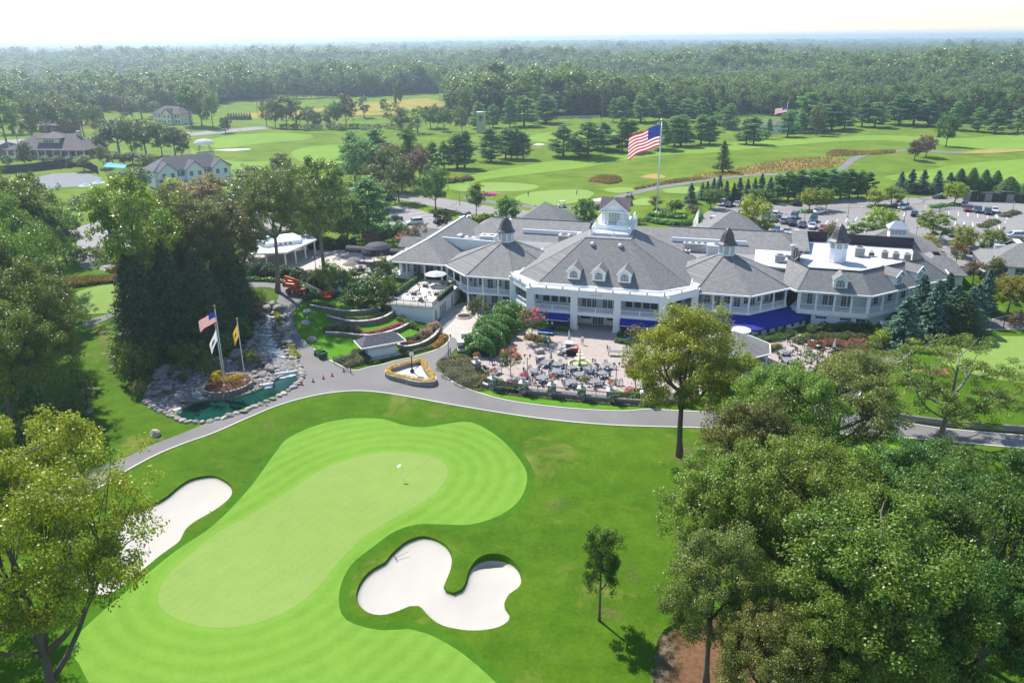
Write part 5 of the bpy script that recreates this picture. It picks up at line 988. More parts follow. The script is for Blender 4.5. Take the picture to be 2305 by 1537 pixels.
# island planter with three flags
ix, iy, _ = gnd(520, 880); isl = empty('island_planter', (ix, iy, 0), 0, 'round dry stone planter full of yellow flowers standing in the pond', 'planter')
ring = smoothpoly([(x-ix, y-iy) for x, y in gp([(455,884),(468,866),(490,855),(520,848),(556,850),(572,862),(560,876),(530,888),(495,894),(468,893)])], .5)
MB().prism(ring, -.6, .75).build('stone_wall', MT['garden_wall'], isl); MB().prism(offsetpoly(ring, -.45), .7, .83).build('soil', MT['mulch'], isl)
for i in range(0, len(ring), 1): x, y = ring[i]; boulder(x*.97, y*.97, rnd.uniform(.4,.6), isl, .72, .5, name='capstone')
for i in range(0, len(ring)):
    for z in (-.25,.05,.35): x, y = ring[i]; boulder(x*1.01+rnd.uniform(-.1,.1), y*1.01, rnd.uniform(.42,.6), isl, z, .6, name='wall_stone')
for ln in ([(482,862),(492,868),(498,866)], [(512,868),(524,864),(540,858)], [(486,858),(492,852)]): mound('marigold_bed', gp(ln), .75, .45, 'yellow marigolds in the island planter at the foot of the flagpoles', 'flowers', 'marigolds in the island planter', 'yellow_bloom', 110, .15, .72, z0=0.1)
def us_flag(w, h, parent, droop=.45, dirx=-1, wave=.25):
    f = MB(); nx, ny = 26, 26
    def P_(i, j): s = i/nx; t_ = j/ny; return (dirx*w*s*.93, wave*math.sin(s*7+t_*1.5)*s*w*.12, -h*t_-droop*w*s**1.3+.04*w*math.sin(s*9+t_*2)*s)
    for j in range(ny):
        for i in range(nx): f.mi = 2 if (j < 14 and i < 10) else (0 if (j//2) % 2 == 0 else 1); f.add([P_(i,j),P_(i+1,j),P_(i+1,j+1),P_(i,j+1)], [(0,1,2,3)])
    o = f.build('flag', [MT['flag_red'], MT['flag_white'], MT['flag_blue']], parent, smooth=True); st = MB()
    for r_ in range(9):
        for c_ in range(6 if r_ % 2 == 0 else 5):
            i, j = .8+1.55*c_+(0 if r_%2 == 0 else .78), .9+1.42*r_; p = Vector(P_(i, j)); q = w*.010
            for sy in (-.02,.02): st.add([(p.x+q*math.sin(a)*(1 if k%2 == 0 else .45), p.y+sy*w*.2, p.z+q*math.cos(a)*(1 if k%2 == 0 else .45)) for k, a in enumerate(np.linspace(0, 2*math.pi, 11)[:-1])], [tuple(range(10))])
    so = st.build('star_field', MT['flag_white'], o); so['kind'] = 'stuff'; return o
def plain_flag(w, h, parent, mat, emblem, droop=.9, dirx=-1):
    f = MB(); nx, ny = 14, 14
    def P_(i, j): s = i/nx; t_ = j/ny; return (dirx*w*s*.55, .12*math.sin(s*6+t_*2)*w, -h*t_-droop*w*s)
    for j in range(ny):
        for i in range(nx):
            d2 = math.hypot((i-6.5)/3.2, (j-6.5)/3.4); f.mi = 1 if d2 < .62 else (2 if d2 < 1 and j >= 7 else 0); f.add([P_(i,j),P_(i+1,j),P_(i+1,j+1),P_(i,j+1)], [(0,1,2,3)])
    return f.build('flag', [MT[mat]]+[MT[m] for m in emblem], parent, smooth=True)
def flagpole(u, v, vtop, label, z=None, r=.09, base=True):
    x, y, zz = gnd(u, v); zz = zz if z is None else z
    if z is not None: x, y = atz(u, v, z)
    H = height_to(x, y, zz, vtop); e = empty('flagpole', (x, y, zz), 0, label, 'flagpole'); MB().tube([(0,0,0),(0,0,H*.5),(0,0,H)], [r, r*.85, r*.6], 10).build('pole', MT['pole_white'], e, True); MB().lathe([(r*.5,0),(r*1.6,.1),(r*2,.25),(r*1.4,.42),(.01,.5)], 10, (0,0,H)).build('finial', MT['gold'], e, True); MB().lathe([(r*2.6,0),(r*2.4,.2),(r*1.2,.3)], 12).build('base_collar', MT['pole_white'], e); return e, H
e, H = flagpole(506, 850, 693, 'white flagpole in the pond planter flying the stars and stripes', .8); f = us_flag(2.9, 1.75, e, .55); f.location = (-.1, 0, H-.6)
e, H = flagpole(505, 869, 736, 'white flagpole in the pond planter with a drooping white emblem flag', .8); f = plain_flag(2.2, 1.7, e, 'flag_white', ('utility_green','terracotta'), 1.1); f.location = (-.1, 0, H-.4)
e, H = flagpole(552, 857, 722, 'white flagpole in the pond planter with a limp yellow flag', .8); f = plain_flag(1.5, 2.0, e, 'flag_yellow', ('hair','flag_yellow'), 1.1); f.location = (-.1, 0, H-.5)
e, H = flagpole(1478, 478, 272, 'very tall white flagpole behind the clubhouse flying a huge stars and stripes', r=.24); f = us_flag(9.2, 5.9, e, .40); f.location = (-.35, 0, H-1.0)
e, H = flagpole(1570, 523, 468, 'short white flagpole in the forecourt with a hanging white flag', r=.09); f = plain_flag(2.4, 3.6, e, 'flag_white', ('flag_yellow','flag_white'), 1.2); f.location = (-.05, 0, H-.3)
e, H = flagpole(1766, 300, 231, 'distant white flagpole beside the small white house', r=.12); f = us_flag(6.5, 2.8, e, .2); f.location = (-.2, 0, H-2)
# pin on the putting green
x, y, z = gnd(905, 1078); e = empty('flagstick', (x, y, .02), 0, 'thin golf flagstick with small white flag on the putting green', 'flagstick'); MB().tube([(0,0,0),(0,0,2.15)], .014, 6).build('stick', MT['pole_white'], e); fl_ = MB()
for i in range(5): fl_.add([(-.1*i,.03*math.sin(i),2.13-.05*i),(-.1*(i+1),.03*math.sin(i+1),2.13-.05*(i+1)),(-.1*(i+1),.03*math.sin(i+1),1.75-.05*(i+1)),(-.1*i,.03*math.sin(i),1.75-.05*i)], [(0,1,2,3)])
fl_.build('flag', MT['flag_white'], e); MB().lathe([(.054,.001),(.054,.004)], 12).build('cup', MT['rubber'], e)
for u, v, lb in ((890,1252,'garden rake lying in the larger kidney shaped bunker'),(474,1149,'garden rake lying at the edge of the long bunker')):
    x, y, z = gnd(u, v); e = empty('bunker_rake', (x, y, -.2), .6, lb, 'rake'); MB().tube([(0,0,.03),(1.5,0,.16)], .025, 6).build('handle', MT['wood'], e); MB().cbox((0,0,.03), (.07,.7,.05)).build('head', MT['black_iron'], e)
# garden walls and plant strips
zl = lambda ln, st=.8: smoothpoly(gp(ln), st, False)
GW = [([(698,693),(746,702),(787,707),(829,704),(864,695)],.6,'uppermost curved stone garden wall below the lift'),([(737,719),(767,727),(798,732),(839,729),(871,719),(894,702)],.75,'second curved stone garden wall, between two lawns'),([(733,755),(777,757),(808,761),(850,760),(898,746),(933,727)],.6,'curved stone garden wall with red flowers, behind the notice kiosk'),([(892,777),(908,787),(944,781),(971,767),(987,750),(987,740)],.6,'lowest curved stone wall beside the notice kiosk and drive')]
for ln, h, lb in GW:
    g_ = empty('garden_wall', (0,0,0), 0, lb, 'wall'); L = zl(ln); wallstrip('wall_face', L, MT['garden_wall'], h, .4, g_)
    for i in range(len(L)-1):
        a, b = L[i], L[i+1]; m = ((a[0]+b[0])/2, (a[1]+b[1])/2); an = math.atan2(b[1]-a[1], b[0]-a[0]); c = MB().cbox((0,0,0), (math.dist(a,b)*.96, .5, .12)).build('coping_stone', MT['stone_cap' if i % 3 else 'pale_rock'], g_, loc=(m[0], m[1], float(terrain(*m))+h+.06)); c.rotation_euler = (rnd.uniform(-.02,.02), 0, an)
bed = [([(700,685),(745,694),(790,700),(840,695)],.8,.6,'deep_leaf','dark evergreen ground cover above the uppermost garden wall'),([(745,712),(790,722),(840,718),(880,704)],.7,.6,'sage_leaf','grey green plants in the bed between upper garden walls'),([(737,745),(760,744),(790,746),(806,750)],.9,1.0,'brown_leaf','brown purple ornamental grass on the garden terrace'),([(818,752),(850,748),(880,738),(905,730)],.55,.45,'pink_bloom','red and pink flower strip along the terrace wall'),([(960,758),(975,748),(982,742)],1.2,1.6,'pink_plume','feathery pink ornamental grass at the drive corner'),([(925,765),(940,760),(958,762)],1.0,.7,'sage_leaf','pale green low shrubs beside the drive corner'),([(905,772),(930,776),(950,770)],.7,.6,'rust_bloom','bronze and yellow clipped plants above the kerb wall'),([(978,783),(992,770),(1000,758)],.8,.5,'orange_bloom','orange flowers along the curving drive kerb'),([(925,795),(950,788),(970,784)],.7,.4,'sage_leaf','white flowering edging along the drive kerb'),([(770,812),(795,806),(820,800),(815,815),(790,822)],1.3,.8,'sage_leaf','silvery low shrubs beside the iron barrier'),([(800,795),(820,790)],.8,.9,'deep_leaf','green shrub clump left of the notice kiosk'),([(846,818),(862,813)],.5,.5,'deep_leaf','clipped low hedge by the notice kiosk steps, left'),([(886,808),(915,801)],.5,.5,'deep_leaf','clipped low hedge by the notice kiosk steps, right'),([(690,672),(720,668),(760,668),(800,672)],1.0,.9,'deep_leaf','dark shrub row under the lift basket'),([(620,690),(628,725),(645,765),(668,805)],.7,.6,'lime_leaf','bright green plants between waterfall and drive'),([(905,722),(925,735),(945,742)],1.0,1.0,'deep_leaf','dark shrubs at the foot of the terrace wall'),([(870,700),(885,690)],1.4,2.0,'deep_leaf','round dark shrub at the terrace corner'),([(958,752),(966,745)],1.1,1.5,'deep_leaf','round box shrub by the cart store doors'),([(1010,820),(1030,845),(1060,862),(1085,870),(1060,835),(1035,815)],2.2,1.0,'sage_leaf','broad bed of dusty green shrubs in the drive bend')]
for ln, hw, h, lf, lb in bed: mound('shrub_bed', zl(ln, 1.2), hw, h, lb, 'shrubs', None, lf, 70, .17)
for u, v in ((690,705),(688,729),(702,766)):
    x, y, z = gnd(u, v); tag(boulder(x, y, 1.9, None, None, .8, 1, 'lawn_boulder'), 'pale boulder lying on the terrace lawn by the drive', 'boulder', 'boulders on the terrace lawn')
x, y, z = gnd(349,980); tag(boulder(x, y, 1.7, None, None, 1.2, 1, 'lawn_boulder'), 'single tan boulder standing on the grass by the road below the pond', 'boulder')
for u, v in ((198,880),(165,985),(145,1005),(140,1018),(195,930)): x, y, z = gnd(u, v); tag(boulder(x, y, 1.6, None, None, .9, None, 'shade_boulder'), 'rough boulder in the shade under the left woods', 'boulder', 'boulders at the edge of the left woods')
# the big clipped mound of hedge and beds by the patio
mound('laurel_hedge', zl([(1090,792),(1105,770),(1128,745),(1152,722)], 1.0), 3.3, 3.6, 'huge rounded evergreen hedge between drive and patio', 'hedge', None, 'hedge_leaf', 120, .26, wob=.14)
# hip roofed notice kiosk
kx, ky, kz = gnd(861, 800); kr = math.atan2(gnd(890,795)[1]-gnd(830,806)[1], gnd(890,795)[0]-gnd(830,806)[0]); ko = empty('notice_kiosk', (kx, ky, kz), kr, 'white notice kiosk with dark hipped roof and framed boards', 'kiosk')
MB().box(-2.5,2.5,0,1.8,0,.9).build('base', WT, ko); MB().box(-2.4,2.4,.1,1.7,.9,2.5).build('board_box', MT['white_siding'], ko); MB().box(-3.2,3.0,-1.4,2.0,-.15,.06).build('step', MT['concrete'], ko)
for x in (-1.55,0,1.55): p = MB().box(x-.72,x+.72,.02,.098,1.0,2.35).build('notice_board', MT['white_trim'], ko); q = MB(); [q.box(x-.6+.42*i, x-.25+.42*i, 0, .018, 1.2+.5*(j%2), 1.55+.5*(j%2)) for i in range(3) for j in range(2)]; q = q.build('notices', MT['flag_white'], p); q['kind'] = 'stuff'
faces3('roof', [((-3.9,-1.2,2.35),(3.9,-1.2,2.35),(2.3,.9,3.7),(-2.3,.9,3.7)),((3.9,-1.2,2.35),(3.9,3.0,2.35),(2.3,.9,3.7)),((-3.9,-1.2,2.35),(-2.3,.9,3.7),(-3.9,3.0,2.35)),((-3.9,3.0,2.35),(3.9,3.0,2.35),(2.3,.9,3.7),(-2.3,.9,3.7))], MT['dark_shingle'], ko); trimline('gutter', [(-3.9,-1.2,2.3),(3.9,-1.2,2.3),(3.9,3.0,2.3),(-3.9,3.0,2.3)], ko, .14, .18, closed=True)
# clock island
ip = gp([(867,846),(872,838),(892,831),(937,819),(950,818),(960,823),(968,838),(982,858),(980,868),(958,871),(929,868),(902,861),(872,853)]); cxy = np.mean(ip, 0); ci = empty('clock_island', (cxy[0], cxy[1], 0), 0, 'triangular stone planter with yellow flower edging in the road junction', 'planter'); ipl = smoothpoly([(x-cxy[0], y-cxy[1]) for x, y in ip], .6)
n = len(ipl); inn = offsetpoly(ipl, -.95); w_ = MB(); w_.add([(x,y,-.1) for x,y in ipl]+[(x,y,.75) for x,y in ipl]+[(x,y,.75) for x,y in inn]+[(x,y,.2) for x,y in inn], [f for i in range(n) for f in ((i,(i+1)%n,n+(i+1)%n,n+i),(n+i,n+(i+1)%n,2*n+(i+1)%n,2*n+i),(2*n+i,2*n+(i+1)%n,3*n+(i+1)%n,3*n+i))]); w_.build('stone_wall', MT['stone_wall'], ci); MB().prism(inn, .1, .22).build('paving', MT['concrete'], ci)
cap = MB(); q = offsetpoly(ipl, -.15); cap.add([(x,y,.80) for x,y in ipl]+[(x,y,.80) for x,y in q]+[(x,y,.74) for x,y in ipl], [f for i in range(n) for f in ((i,(i+1)%n,n+(i+1)%n,n+i),(2*n+i,2*n+(i+1)%n,(i+1)%n,i))]); cap.build('coping', MT['stone_cap'], ci)
MB().cbox((.2,-2.3,.3),(1.6,1.6,.5),.1).build('step', MT['concrete'], ci); MB().cbox((.2,-2.9,.12),(1.9,1.0,.25),.1).build('step', MT['concrete'], ci)
mid = offsetpoly(ipl, -.5); mound('flower_edging', [(p[0]+cxy[0], p[1]+cxy[1]) for p in mid if not (abs(p[0]-.2) < 1.3 and p[1] < 0)], .42, .4, 'yellow marigold edging on top of the triangular planter', 'flowers', None, 'yellow_bloom', 150, .14, .74, core=False, z0=0.0)
x, y = atz(928, 838, .2); e = empty('street_clock', (x, y, .2), .2, 'black four sided street clock on a tall post in the planter', 'clock'); MB().lathe([(.32,0),(.32,.4),(.16,.5),(.11,.7),(.08,2.6),(.14,2.7),(.07,2.8)], 12).build('post', MT['black_iron'], e, True); MB().lathe([(.42,-.13),(.5,-.1),(.5,.1),(.42,.13)], 24).build('case', MT['black_iron'], e).matrix_local = Matrix.Translation((0,0,3.25)) @ Matrix.Rotation(math.pi/2, 4, 'X'); fc = MB().lathe([(.4,.131),(.4,.14)], 24).build('dial', MT['clock_face'], e); fc.matrix_local = Matrix.Translation((0,0,3.25)) @ Matrix.Rotation(math.pi/2, 4, 'X'); hd = MB(); hd.bar((0,.15,0),(0.18,.15,.12),.03); hd.build('hands', MT['black_iron'], e).location = (0,-.3,3.25); MB().lathe([(.2,0),(.1,.15),(.16,.25),(.01,.4)], 12, (0,0,3.72)).build('crown', MT['black_iron'], e)
# patio wall, pillars, urns, iron fence
PIL = [(1073,838),(1110,875),(1178,885),(1242,890),(1309,897),(1374,903),(1449,908),(1530,906)]
pg = gp(PIL); urnf = ['rust_bloom','rust_bloom','pink_bloom','rust_bloom','gold_leaf','rust_bloom','deep_leaf','rust_bloom']
for i, (x, y) in enumerate(pg):
    an = math.atan2(pg[min(i+1, 7)][1]-pg[max(i-1, 0)][1], pg[min(i+1, 7)][0]-pg[max(i-1, 0)][0]); p = empty('stone_pillar', (x, y, 0), an, 'square grey stone pillar with pale cap in the patio wall', 'pillar', 'pillars of the patio wall'); s_ = .55
    MB().box(-s_,s_,-s_,s_,-.2,1.75).build('shaft', MT['stone_wall'], p); c = MB().box(-s_-.12,s_+.12,-s_-.12,s_+.12,1.75,1.87); c.add([(-s_,-s_,1.87),(s_,-s_,1.87),(s_,s_,1.87),(-s_,s_,1.87),(0,0,2.15)], [(0,1,4),(1,2,4),(2,3,4),(3,0,4)]); c.build('cap', MT['stone_cap'], p)
    for k in range(7):
        for j in (-1,0,1): b = MB().cbox((0,0,0), (.34,.05,.2)).build('facing_stone', MT[('rock','stone_cap','dark_rock','rock')[(k*3+j+i)%4]], p, loc=(j*.36+(.09 if k%2 else -.04), -s_-.012, .1+k*.235))
    u_ = empty('flower_urn', (x, y, 2.1), 0, 'pale urn of flowers on top of a patio wall pillar', 'urn', 'urns on the patio pillars'); MB().lathe([(.2,0),(.14,.12),(.22,.2),(.46,.42),(.5,.5),(.44,.5)], 16).build('bowl', MT['stone_cap'], u_, True); q = link('blooms', PR['bush0']['crown'], u_); q.scale = (.38,.38,.36); q.location = (0,0,.42); setmat(q, urnf[i])
    if i < 7:
        a, b = Vector((x, y)), Vector(pg[i+1]); L = list(np.linspace(a, b, 8)) if i else smoothpoly(gp([(1073,838),(1073,852),(1082,866),(1096,873),(1110,875)]), .6, False); ww = empty('patio_wall', (0,0,0), 0, 'low stone wall with iron fence between two patio pillars' if i else 'curved low stone wall with iron fence at the patio corner', 'wall', 'patio wall bays' if i else None); wallstrip('wall_face', L, MT['stone_wall'], .55, .4, ww)
        if i:
            for k in range(6): m = a+(b-a)*((k+.5)/6.0); c = MB().cbox((0,0,0), ((b-a).length/6*.97,.52,.1)).build('coping_stone', MT['stone_cap'], ww, loc=(m.x, m.y, .60)); c.rotation_euler = (0,0,math.atan2(b.y-a.y, b.x-a.x))
            railing(tuple(a+(b-a)*.12), tuple(a+(b-a)*.88), .62, ww, 2, .85, MT['black_iron'], .2, .06, 'iron_fence')
        else: wallstrip('coping', L, MT['stone_cap'], .66, .5, ww, sink=-.56)
# furniture
def m_table(r=.75):
    p = dict(); a = MB().lathe([(r,.70),(r,.74),(r*.97,.75)], 20); p['top'] = a; b = MB().lathe([(.34,0),(.3,.06),(.07,.14),(.06,.6),(.25,.69)], 12); p['pedestal'] = b; return p
def chair_parts(e, cushion):
    s_ = MB().box(-.24,.24,-.24,.24,.40,.45); s_.build('seat', MT['bronze'], e); MB().box(-.22,.22,-.22,.22,.45,.52).build('cushion', MT[cushion], e, bevel=.02); b = MB()
    for i in range(5): b.bar((-.2+.1*i,.24,.45),(-.2+.1*i,.32,.92),.035)
    b.bar((-.24,.32,.93),(.24,.32,.93),.05); b.bar((-.24,.24,.45),(-.24,.32,.93),.05); b.bar((.24,.24,.45),(.24,.32,.93),.05); b.build('backrest', MT['bronze'], e); ar = MB()
    for sx in (-1,1): ar = MB(); ar.bar((.27*sx,-.22,.65),(.27*sx,.27,.66),.05); ar.bar((.27*sx,-.22,.42),(.27*sx,-.22,.65),.04); ar.build('arm', MT['bronze'], e)
    for sx in (-1,1):
        for sy in (-1,1): MB().bar((.21*sx,.21*sy,.41),(.23*sx,.24*sy,0),.045).build('leg', MT['bronze'], e)
ch0 = {}
def chair(x, y, z, rz, label, group, cushion='pale_cushion', s=1.0):
    if cushion not in ch0: e = empty('patio_chair', (x,y,z), rz, label, 'chair', group); chair_parts(e, cushion); ch0[cushion] = e
    else: e = copy_tree(ch0[cushion]); e.location = (x,y,z); e.rotation_euler = (0,0,rz); tag(e, label, 'chair', group)
    e.scale = (s,s,s); return e
tb0 = {}
def rtable(x, y, z, label, group, r=.78, mat='table_slate'):
    k = (round(r,2), mat)
    if k not in tb0:
        e = empty('round_table', (x,y,z), 0, label, 'table', group); pp = m_table(r); pp['top'].build('top', MT[mat], e); pp['pedestal'].build('pedestal', MT['bronze'], e); tb0[k] = e
    else: e = copy_tree(tb0[k]); e.location = (x,y,z); tag(e, label, 'table', group)
    return e
gt = 'round tables on the fountain patio'; gc = 'chairs on the fountain patio'
for i, (u, v, n) in enumerate(((1200,833,6),(1219,849,6),(1256,819,5),(1254,834,6),(1288,826,6),(1303,841,5),(1285,858,6),(1328,828,5),(1355,839,6),(1340,857,6),(1365,820,4))):
    x, y = atz(u, v, .75); rtable(x, y, .05, 'round dark slate topped patio table ringed by blue cushioned chairs', gt, rnd.uniform(.74,.9)); a0 = rnd.uniform(0, 6.28)
    for k in range(n): a = a0+2*math.pi*k/n+rnd.uniform(-.15,.15); rr = rnd.uniform(1.12,1.35); chair(x+rr*math.cos(a), y+rr*math.sin(a), .05, a-math.pi/2+rnd.uniform(-.25,.25), 'bronze patio chair with pale blue cushion at a round table', gc, rnd.choice(['pale_cushion','pale_cushion','cushion_blue']))
for u, v, rz, lb in ((1272,806,.4,'pair of stray patio chairs beside the track loader'),(1337,818,2.8,'high backed patio chair standing alone behind the fountain'),(1388,868,.1,'patio chair standing alone beside the lamp post'),(1398,868,.0,'patio chair next to another beside the lamp post'),(1370,790,1.2,'patio chair drawn up to the rectangular table'),(1407,790,-1.2,'patio chair on the far end of the rectangular table')): x, y, z = gnd(u, v); chair(x, y, .05, rz, lb, None)
def long_table(u, v, rz, L, label, z=.05, mat='table_slate', w=1.0):
    x, y = atz(u, v, .75); e = empty('long_table', (x, y, z), rz, label, 'table'); t_ = MB()
    n = max(3, int(w/.16))
    for i in range(n): MB().box(-L/2, L/2, -w/2+w*i/n+.01, -w/2+w*(i+1)/n-.01, .70, .74).build('slat', MT[mat], e)
    for sx in (-1,1):
        for sy in (-1,1): MB().bar((sx*(L/2-.15), sy*(w/2-.1), .7),(sx*(L/2-.12), sy*(w/2-.08), 0),.07).build('leg', MT['bronze'], e)
    return e
long_table(1226,814,1.15,2.3,'rectangular slatted dark table beside the closed umbrella'); long_table(1390,791,-.1,3.2,'long rectangular table at the back of the patio'); long_table(1115,833,.95,2.4,'rectangular dark table in the sheltered patio corner')
for k, (dx, dy) in enumerate(((-.5,.9),(.5,.9),(-.5,-.9),(.5,-.9))):
    c_, s_ = math.cos(1.15), math.sin(1.15); x, y = atz(1226,814,.75); chair(x+dx*c_-dy*s_, y+dx*s_+dy*c_, .05, 1.15+(0 if dy > 0 else math.pi), 'patio chair at the rectangular slatted table', 'chairs at the rectangular table', 'cushion_blue')
for u, v, rz in ((1108,820,.9),(1125,822,-.7),(1095,838,2.2)): x, y, z = gnd(u, v); chair(x, y, .05, rz, 'deep cushioned lounge chair in the sheltered patio corner', 'lounge chairs in the patio corner', 'royal_blue', 1.35)
def closed_umbrella(x, y, z, label, group, H=2.7, hem=None):
    e = empty('closed_umbrella', (x, y, z), 0, label, 'umbrella', group); MB().tube([(0,0,0),(0,0,H)], .03, 8).build('pole', MT['bronze'], e); MB().lathe([(.3,0),(.3,.06),(.05,.1)], 12).build('base', MT['bronze'], e); m = MB(); n = 16; prof = [(.24,.85),(.22,1.2),(.15,1.8),(.09,2.3),(.03,H-.05)]; vs_, fs = [], []
    for r_, zz in prof:
        for k in range(n): a = 2*math.pi*k/n; q = r_*(1.12 if k % 2 else .78); vs_.append((q*math.cos(a), q*math.sin(a), zz))
    for i in range(len(prof)-1):
        for k in range(n): fs.append((i*n+k, i*n+(k+1)%n, (i+1)*n+(k+1)%n, (i+1)*n+k))
    m.add(vs_, fs); c = m.build('folded_canopy', MT['flag_white'] if hem else MT['pale_canvas'], e, True)
    if hem: MB().lathe([(.29,.78),(.28,1.05),(.2,1.06)], 16).build('hem', MT[hem], c)
    return e
plain('pale_canvas', (0.62,0.62,0.62), .85, .08)
for u, v in ((1240,818),(1273,857),(1329,850),(1315,858),(1401,826),(1281,774)): x, y, z = gnd(u, v); closed_umbrella(x, y, .05, 'furled pale grey umbrella standing among the patio tables', 'furled umbrellas on the fountain patio')
# fountain
x, y = atz(1305, 824, .1); fo = empty('fountain', (x, y, .05), 0, 'three tiered pale stone fountain in a round basin', 'fountain'); MB().lathe([(1.95,0),(1.95,.5),(1.98,.55),(1.75,.58),(1.68,.5),(1.66,.15)], 40).build('basin', MT['fountain_stone'], fo, False); plain('basin_water', (0.40,0.40,0.20), .15, .1); MB().lathe([(1.7,.3),(1.7,.32)], 32).build('water', MT['basin_water'], fo); MB().lathe([(.34,.1),(.3,.35),(.16,.5),(.14,1.0),(.25,1.15),(.2,1.3),(.1,1.4),(.1,2.0),(.08,2.5),(.1,2.9),(.02,3.1)], 14).build('stem', MT['fountain_stone'], fo, True)
for z, r_ in ((1.25,.95),(1.95,.62),(2.5,.36)): MB().lathe([(.1,z-.12),(r_*.7,z),(r_,z+.16),(r_*.97,z+.19),(r_*.6,z+.06),(.1,z+.02)], 24).build('tier', MT['fountain_stone'], fo, True)
# lamps
lamp0 = []
def lamppost(u, v, vtop, label, group=None, arms=2, z=None):
    x, y, zz = gnd(u, v); H = height_to(x, y, zz, vtop); e = empty('lamp_post', (x, y, zz), rnd.uniform(-.4,.4), label, 'lamp post', group); MB().lathe([(.16,0),(.15,.3),(.07,.45),(.05,H-.5)], 10).build('post', MT['black_iron'], e, True)
    for s in ((-1,1) if arms == 2 else (0,)):
        if s: MB().tube([(0,0,H-.75),(s*.25,0,H-.85),(s*.42,0,H-.6)], .025, 6).build('arm', MT['black_iron'], e)
        l = MB().lathe([(.08,H-.6),(.17,H-.25),(.16,H-.22)], 8, (s*.42,0,0)).build('lantern', MT['lamp_glass'], e); MB().lathe([(.2,H-.22),(.1,H-.08),(.02,H)], 8, (s*.42,0,0)).build('lantern_cap', MT['black_iron'], l)
    return e
lamppost(1010,809,752,'black twin lantern lamp post beside the iron barrier and drive'); lamppost(1187,856,797,'black lamp post standing in the patio flower bed'); lamppost(1386,868,815,'black lamp post with hanging basket before the fountain'); lamppost(1417,778,735,'black twin lantern lamp post near the right blue awning'); lamppost(1237,766,722,'black twin lantern lamp post near the left blue awning'); lamppost(711,606,575,'black twin lantern lamp post on the event terrace')
for u, v, t_ in ((1035,462,435),(874,462,438),(1205,485,462),(2035,500,448)): lamppost(u, v, t_, 'slim black lamp post along the upper drive', 'lamp posts along the upper drive', 1)
for u, v, t_ in ((1908,490,455),(1810,502,471),(2115,478,455),(2278,480,452),(2060,542,510)): lamppost(u, v, t_, 'slim black lamp post in the right car park', 'lamp posts in the right car park', 1)
for u, v, t_, lb in ((46,995,957,'white birdhouse on a pale post at the edge of the left woods'),(1985,748,720,'white birdhouse on a pale post in the shrub bed by the long wing')):
    x, y, z = gnd(u, v); H = height_to(x, y, z, t_); e = empty('birdhouse', (x, y, z), .3, lb, 'birdhouse'); MB().tube([(0,0,0),(0,0,H-.8)], .06, 8).build('post', MT['pole_white'], e); b = MB().box(-.4,.4,-.4,.4,H-.8,H-.15).build('box', WT, e); MB().lathe([(.62,H-.15),(.02,H+.15)], 4, (0,0,0), math.pi/4).build('roof', MT['grey_wood'], e)
    for q in (-.18,.18): MB().lathe([(.07,0),(.07,.012)], 10).build('hole', MT['rubber'], b).matrix_local = Matrix.Translation((q,-.401,H-.5)) @ Matrix.Rotation(math.pi/2, 4, 'X')
x, y, z = gnd(2258,740); e = empty('bell_post', (x, y, z), 0, 'black box on a post at the roadside by the right green', 'post'); MB().tube([(0,0,0),(0,0,1.9)], .07, 8).build('post', MT['black_iron'], e); MB().box(-.25,.25,-.2,.2,1.5,2.3).build('box', MT['black_iron'], e, bevel=.03)
# barriers
for (u0, v0), (u1, v1), lb in (((752,818),(790,840),'black iron drive barrier swung open beside the silvery shrubs'),((997,820),(1014,798),'black iron drive barrier standing open in the drive bend')):
    a, b = Vector(gnd(u0, v0)), Vector(gnd(u1, v1)); e = empty('drive_barrier', tuple(a), 0, lb, 'barrier'); d = b-a; m = MB(); m.bar((0,0,1.1), d+Vector((0,0,1.0)), .08); m.bar((0,0,.5), d+Vector((0,0,.5)), .08); m.bar((0,0,.5), d+Vector((0,0,1.0)), .05); m.build('arm', MT['black_iron'], e)
    for q in (Vector((0,0,0)), d): MB().bar(q, q+Vector((0,0,1.25)), .12).build('post', MT['black_iron'], e)
for u, v in ((680,867),(705,860),(728,853),(748,847),(774,837)):
    x, y, z = gnd(u, v); e = empty('traffic_cone', (x, y, z+.04), rnd.uniform(0,3), 'small orange traffic cone across the drive mouth', 'cone', 'cones across the drive mouth'); MB().box(-.2,.2,-.2,.2,0,.04).build('base', MT['rubber'], e); MB().lathe([(.15,.04),(.03,.72)], 12).build('body', MT['cone_orange'], e)
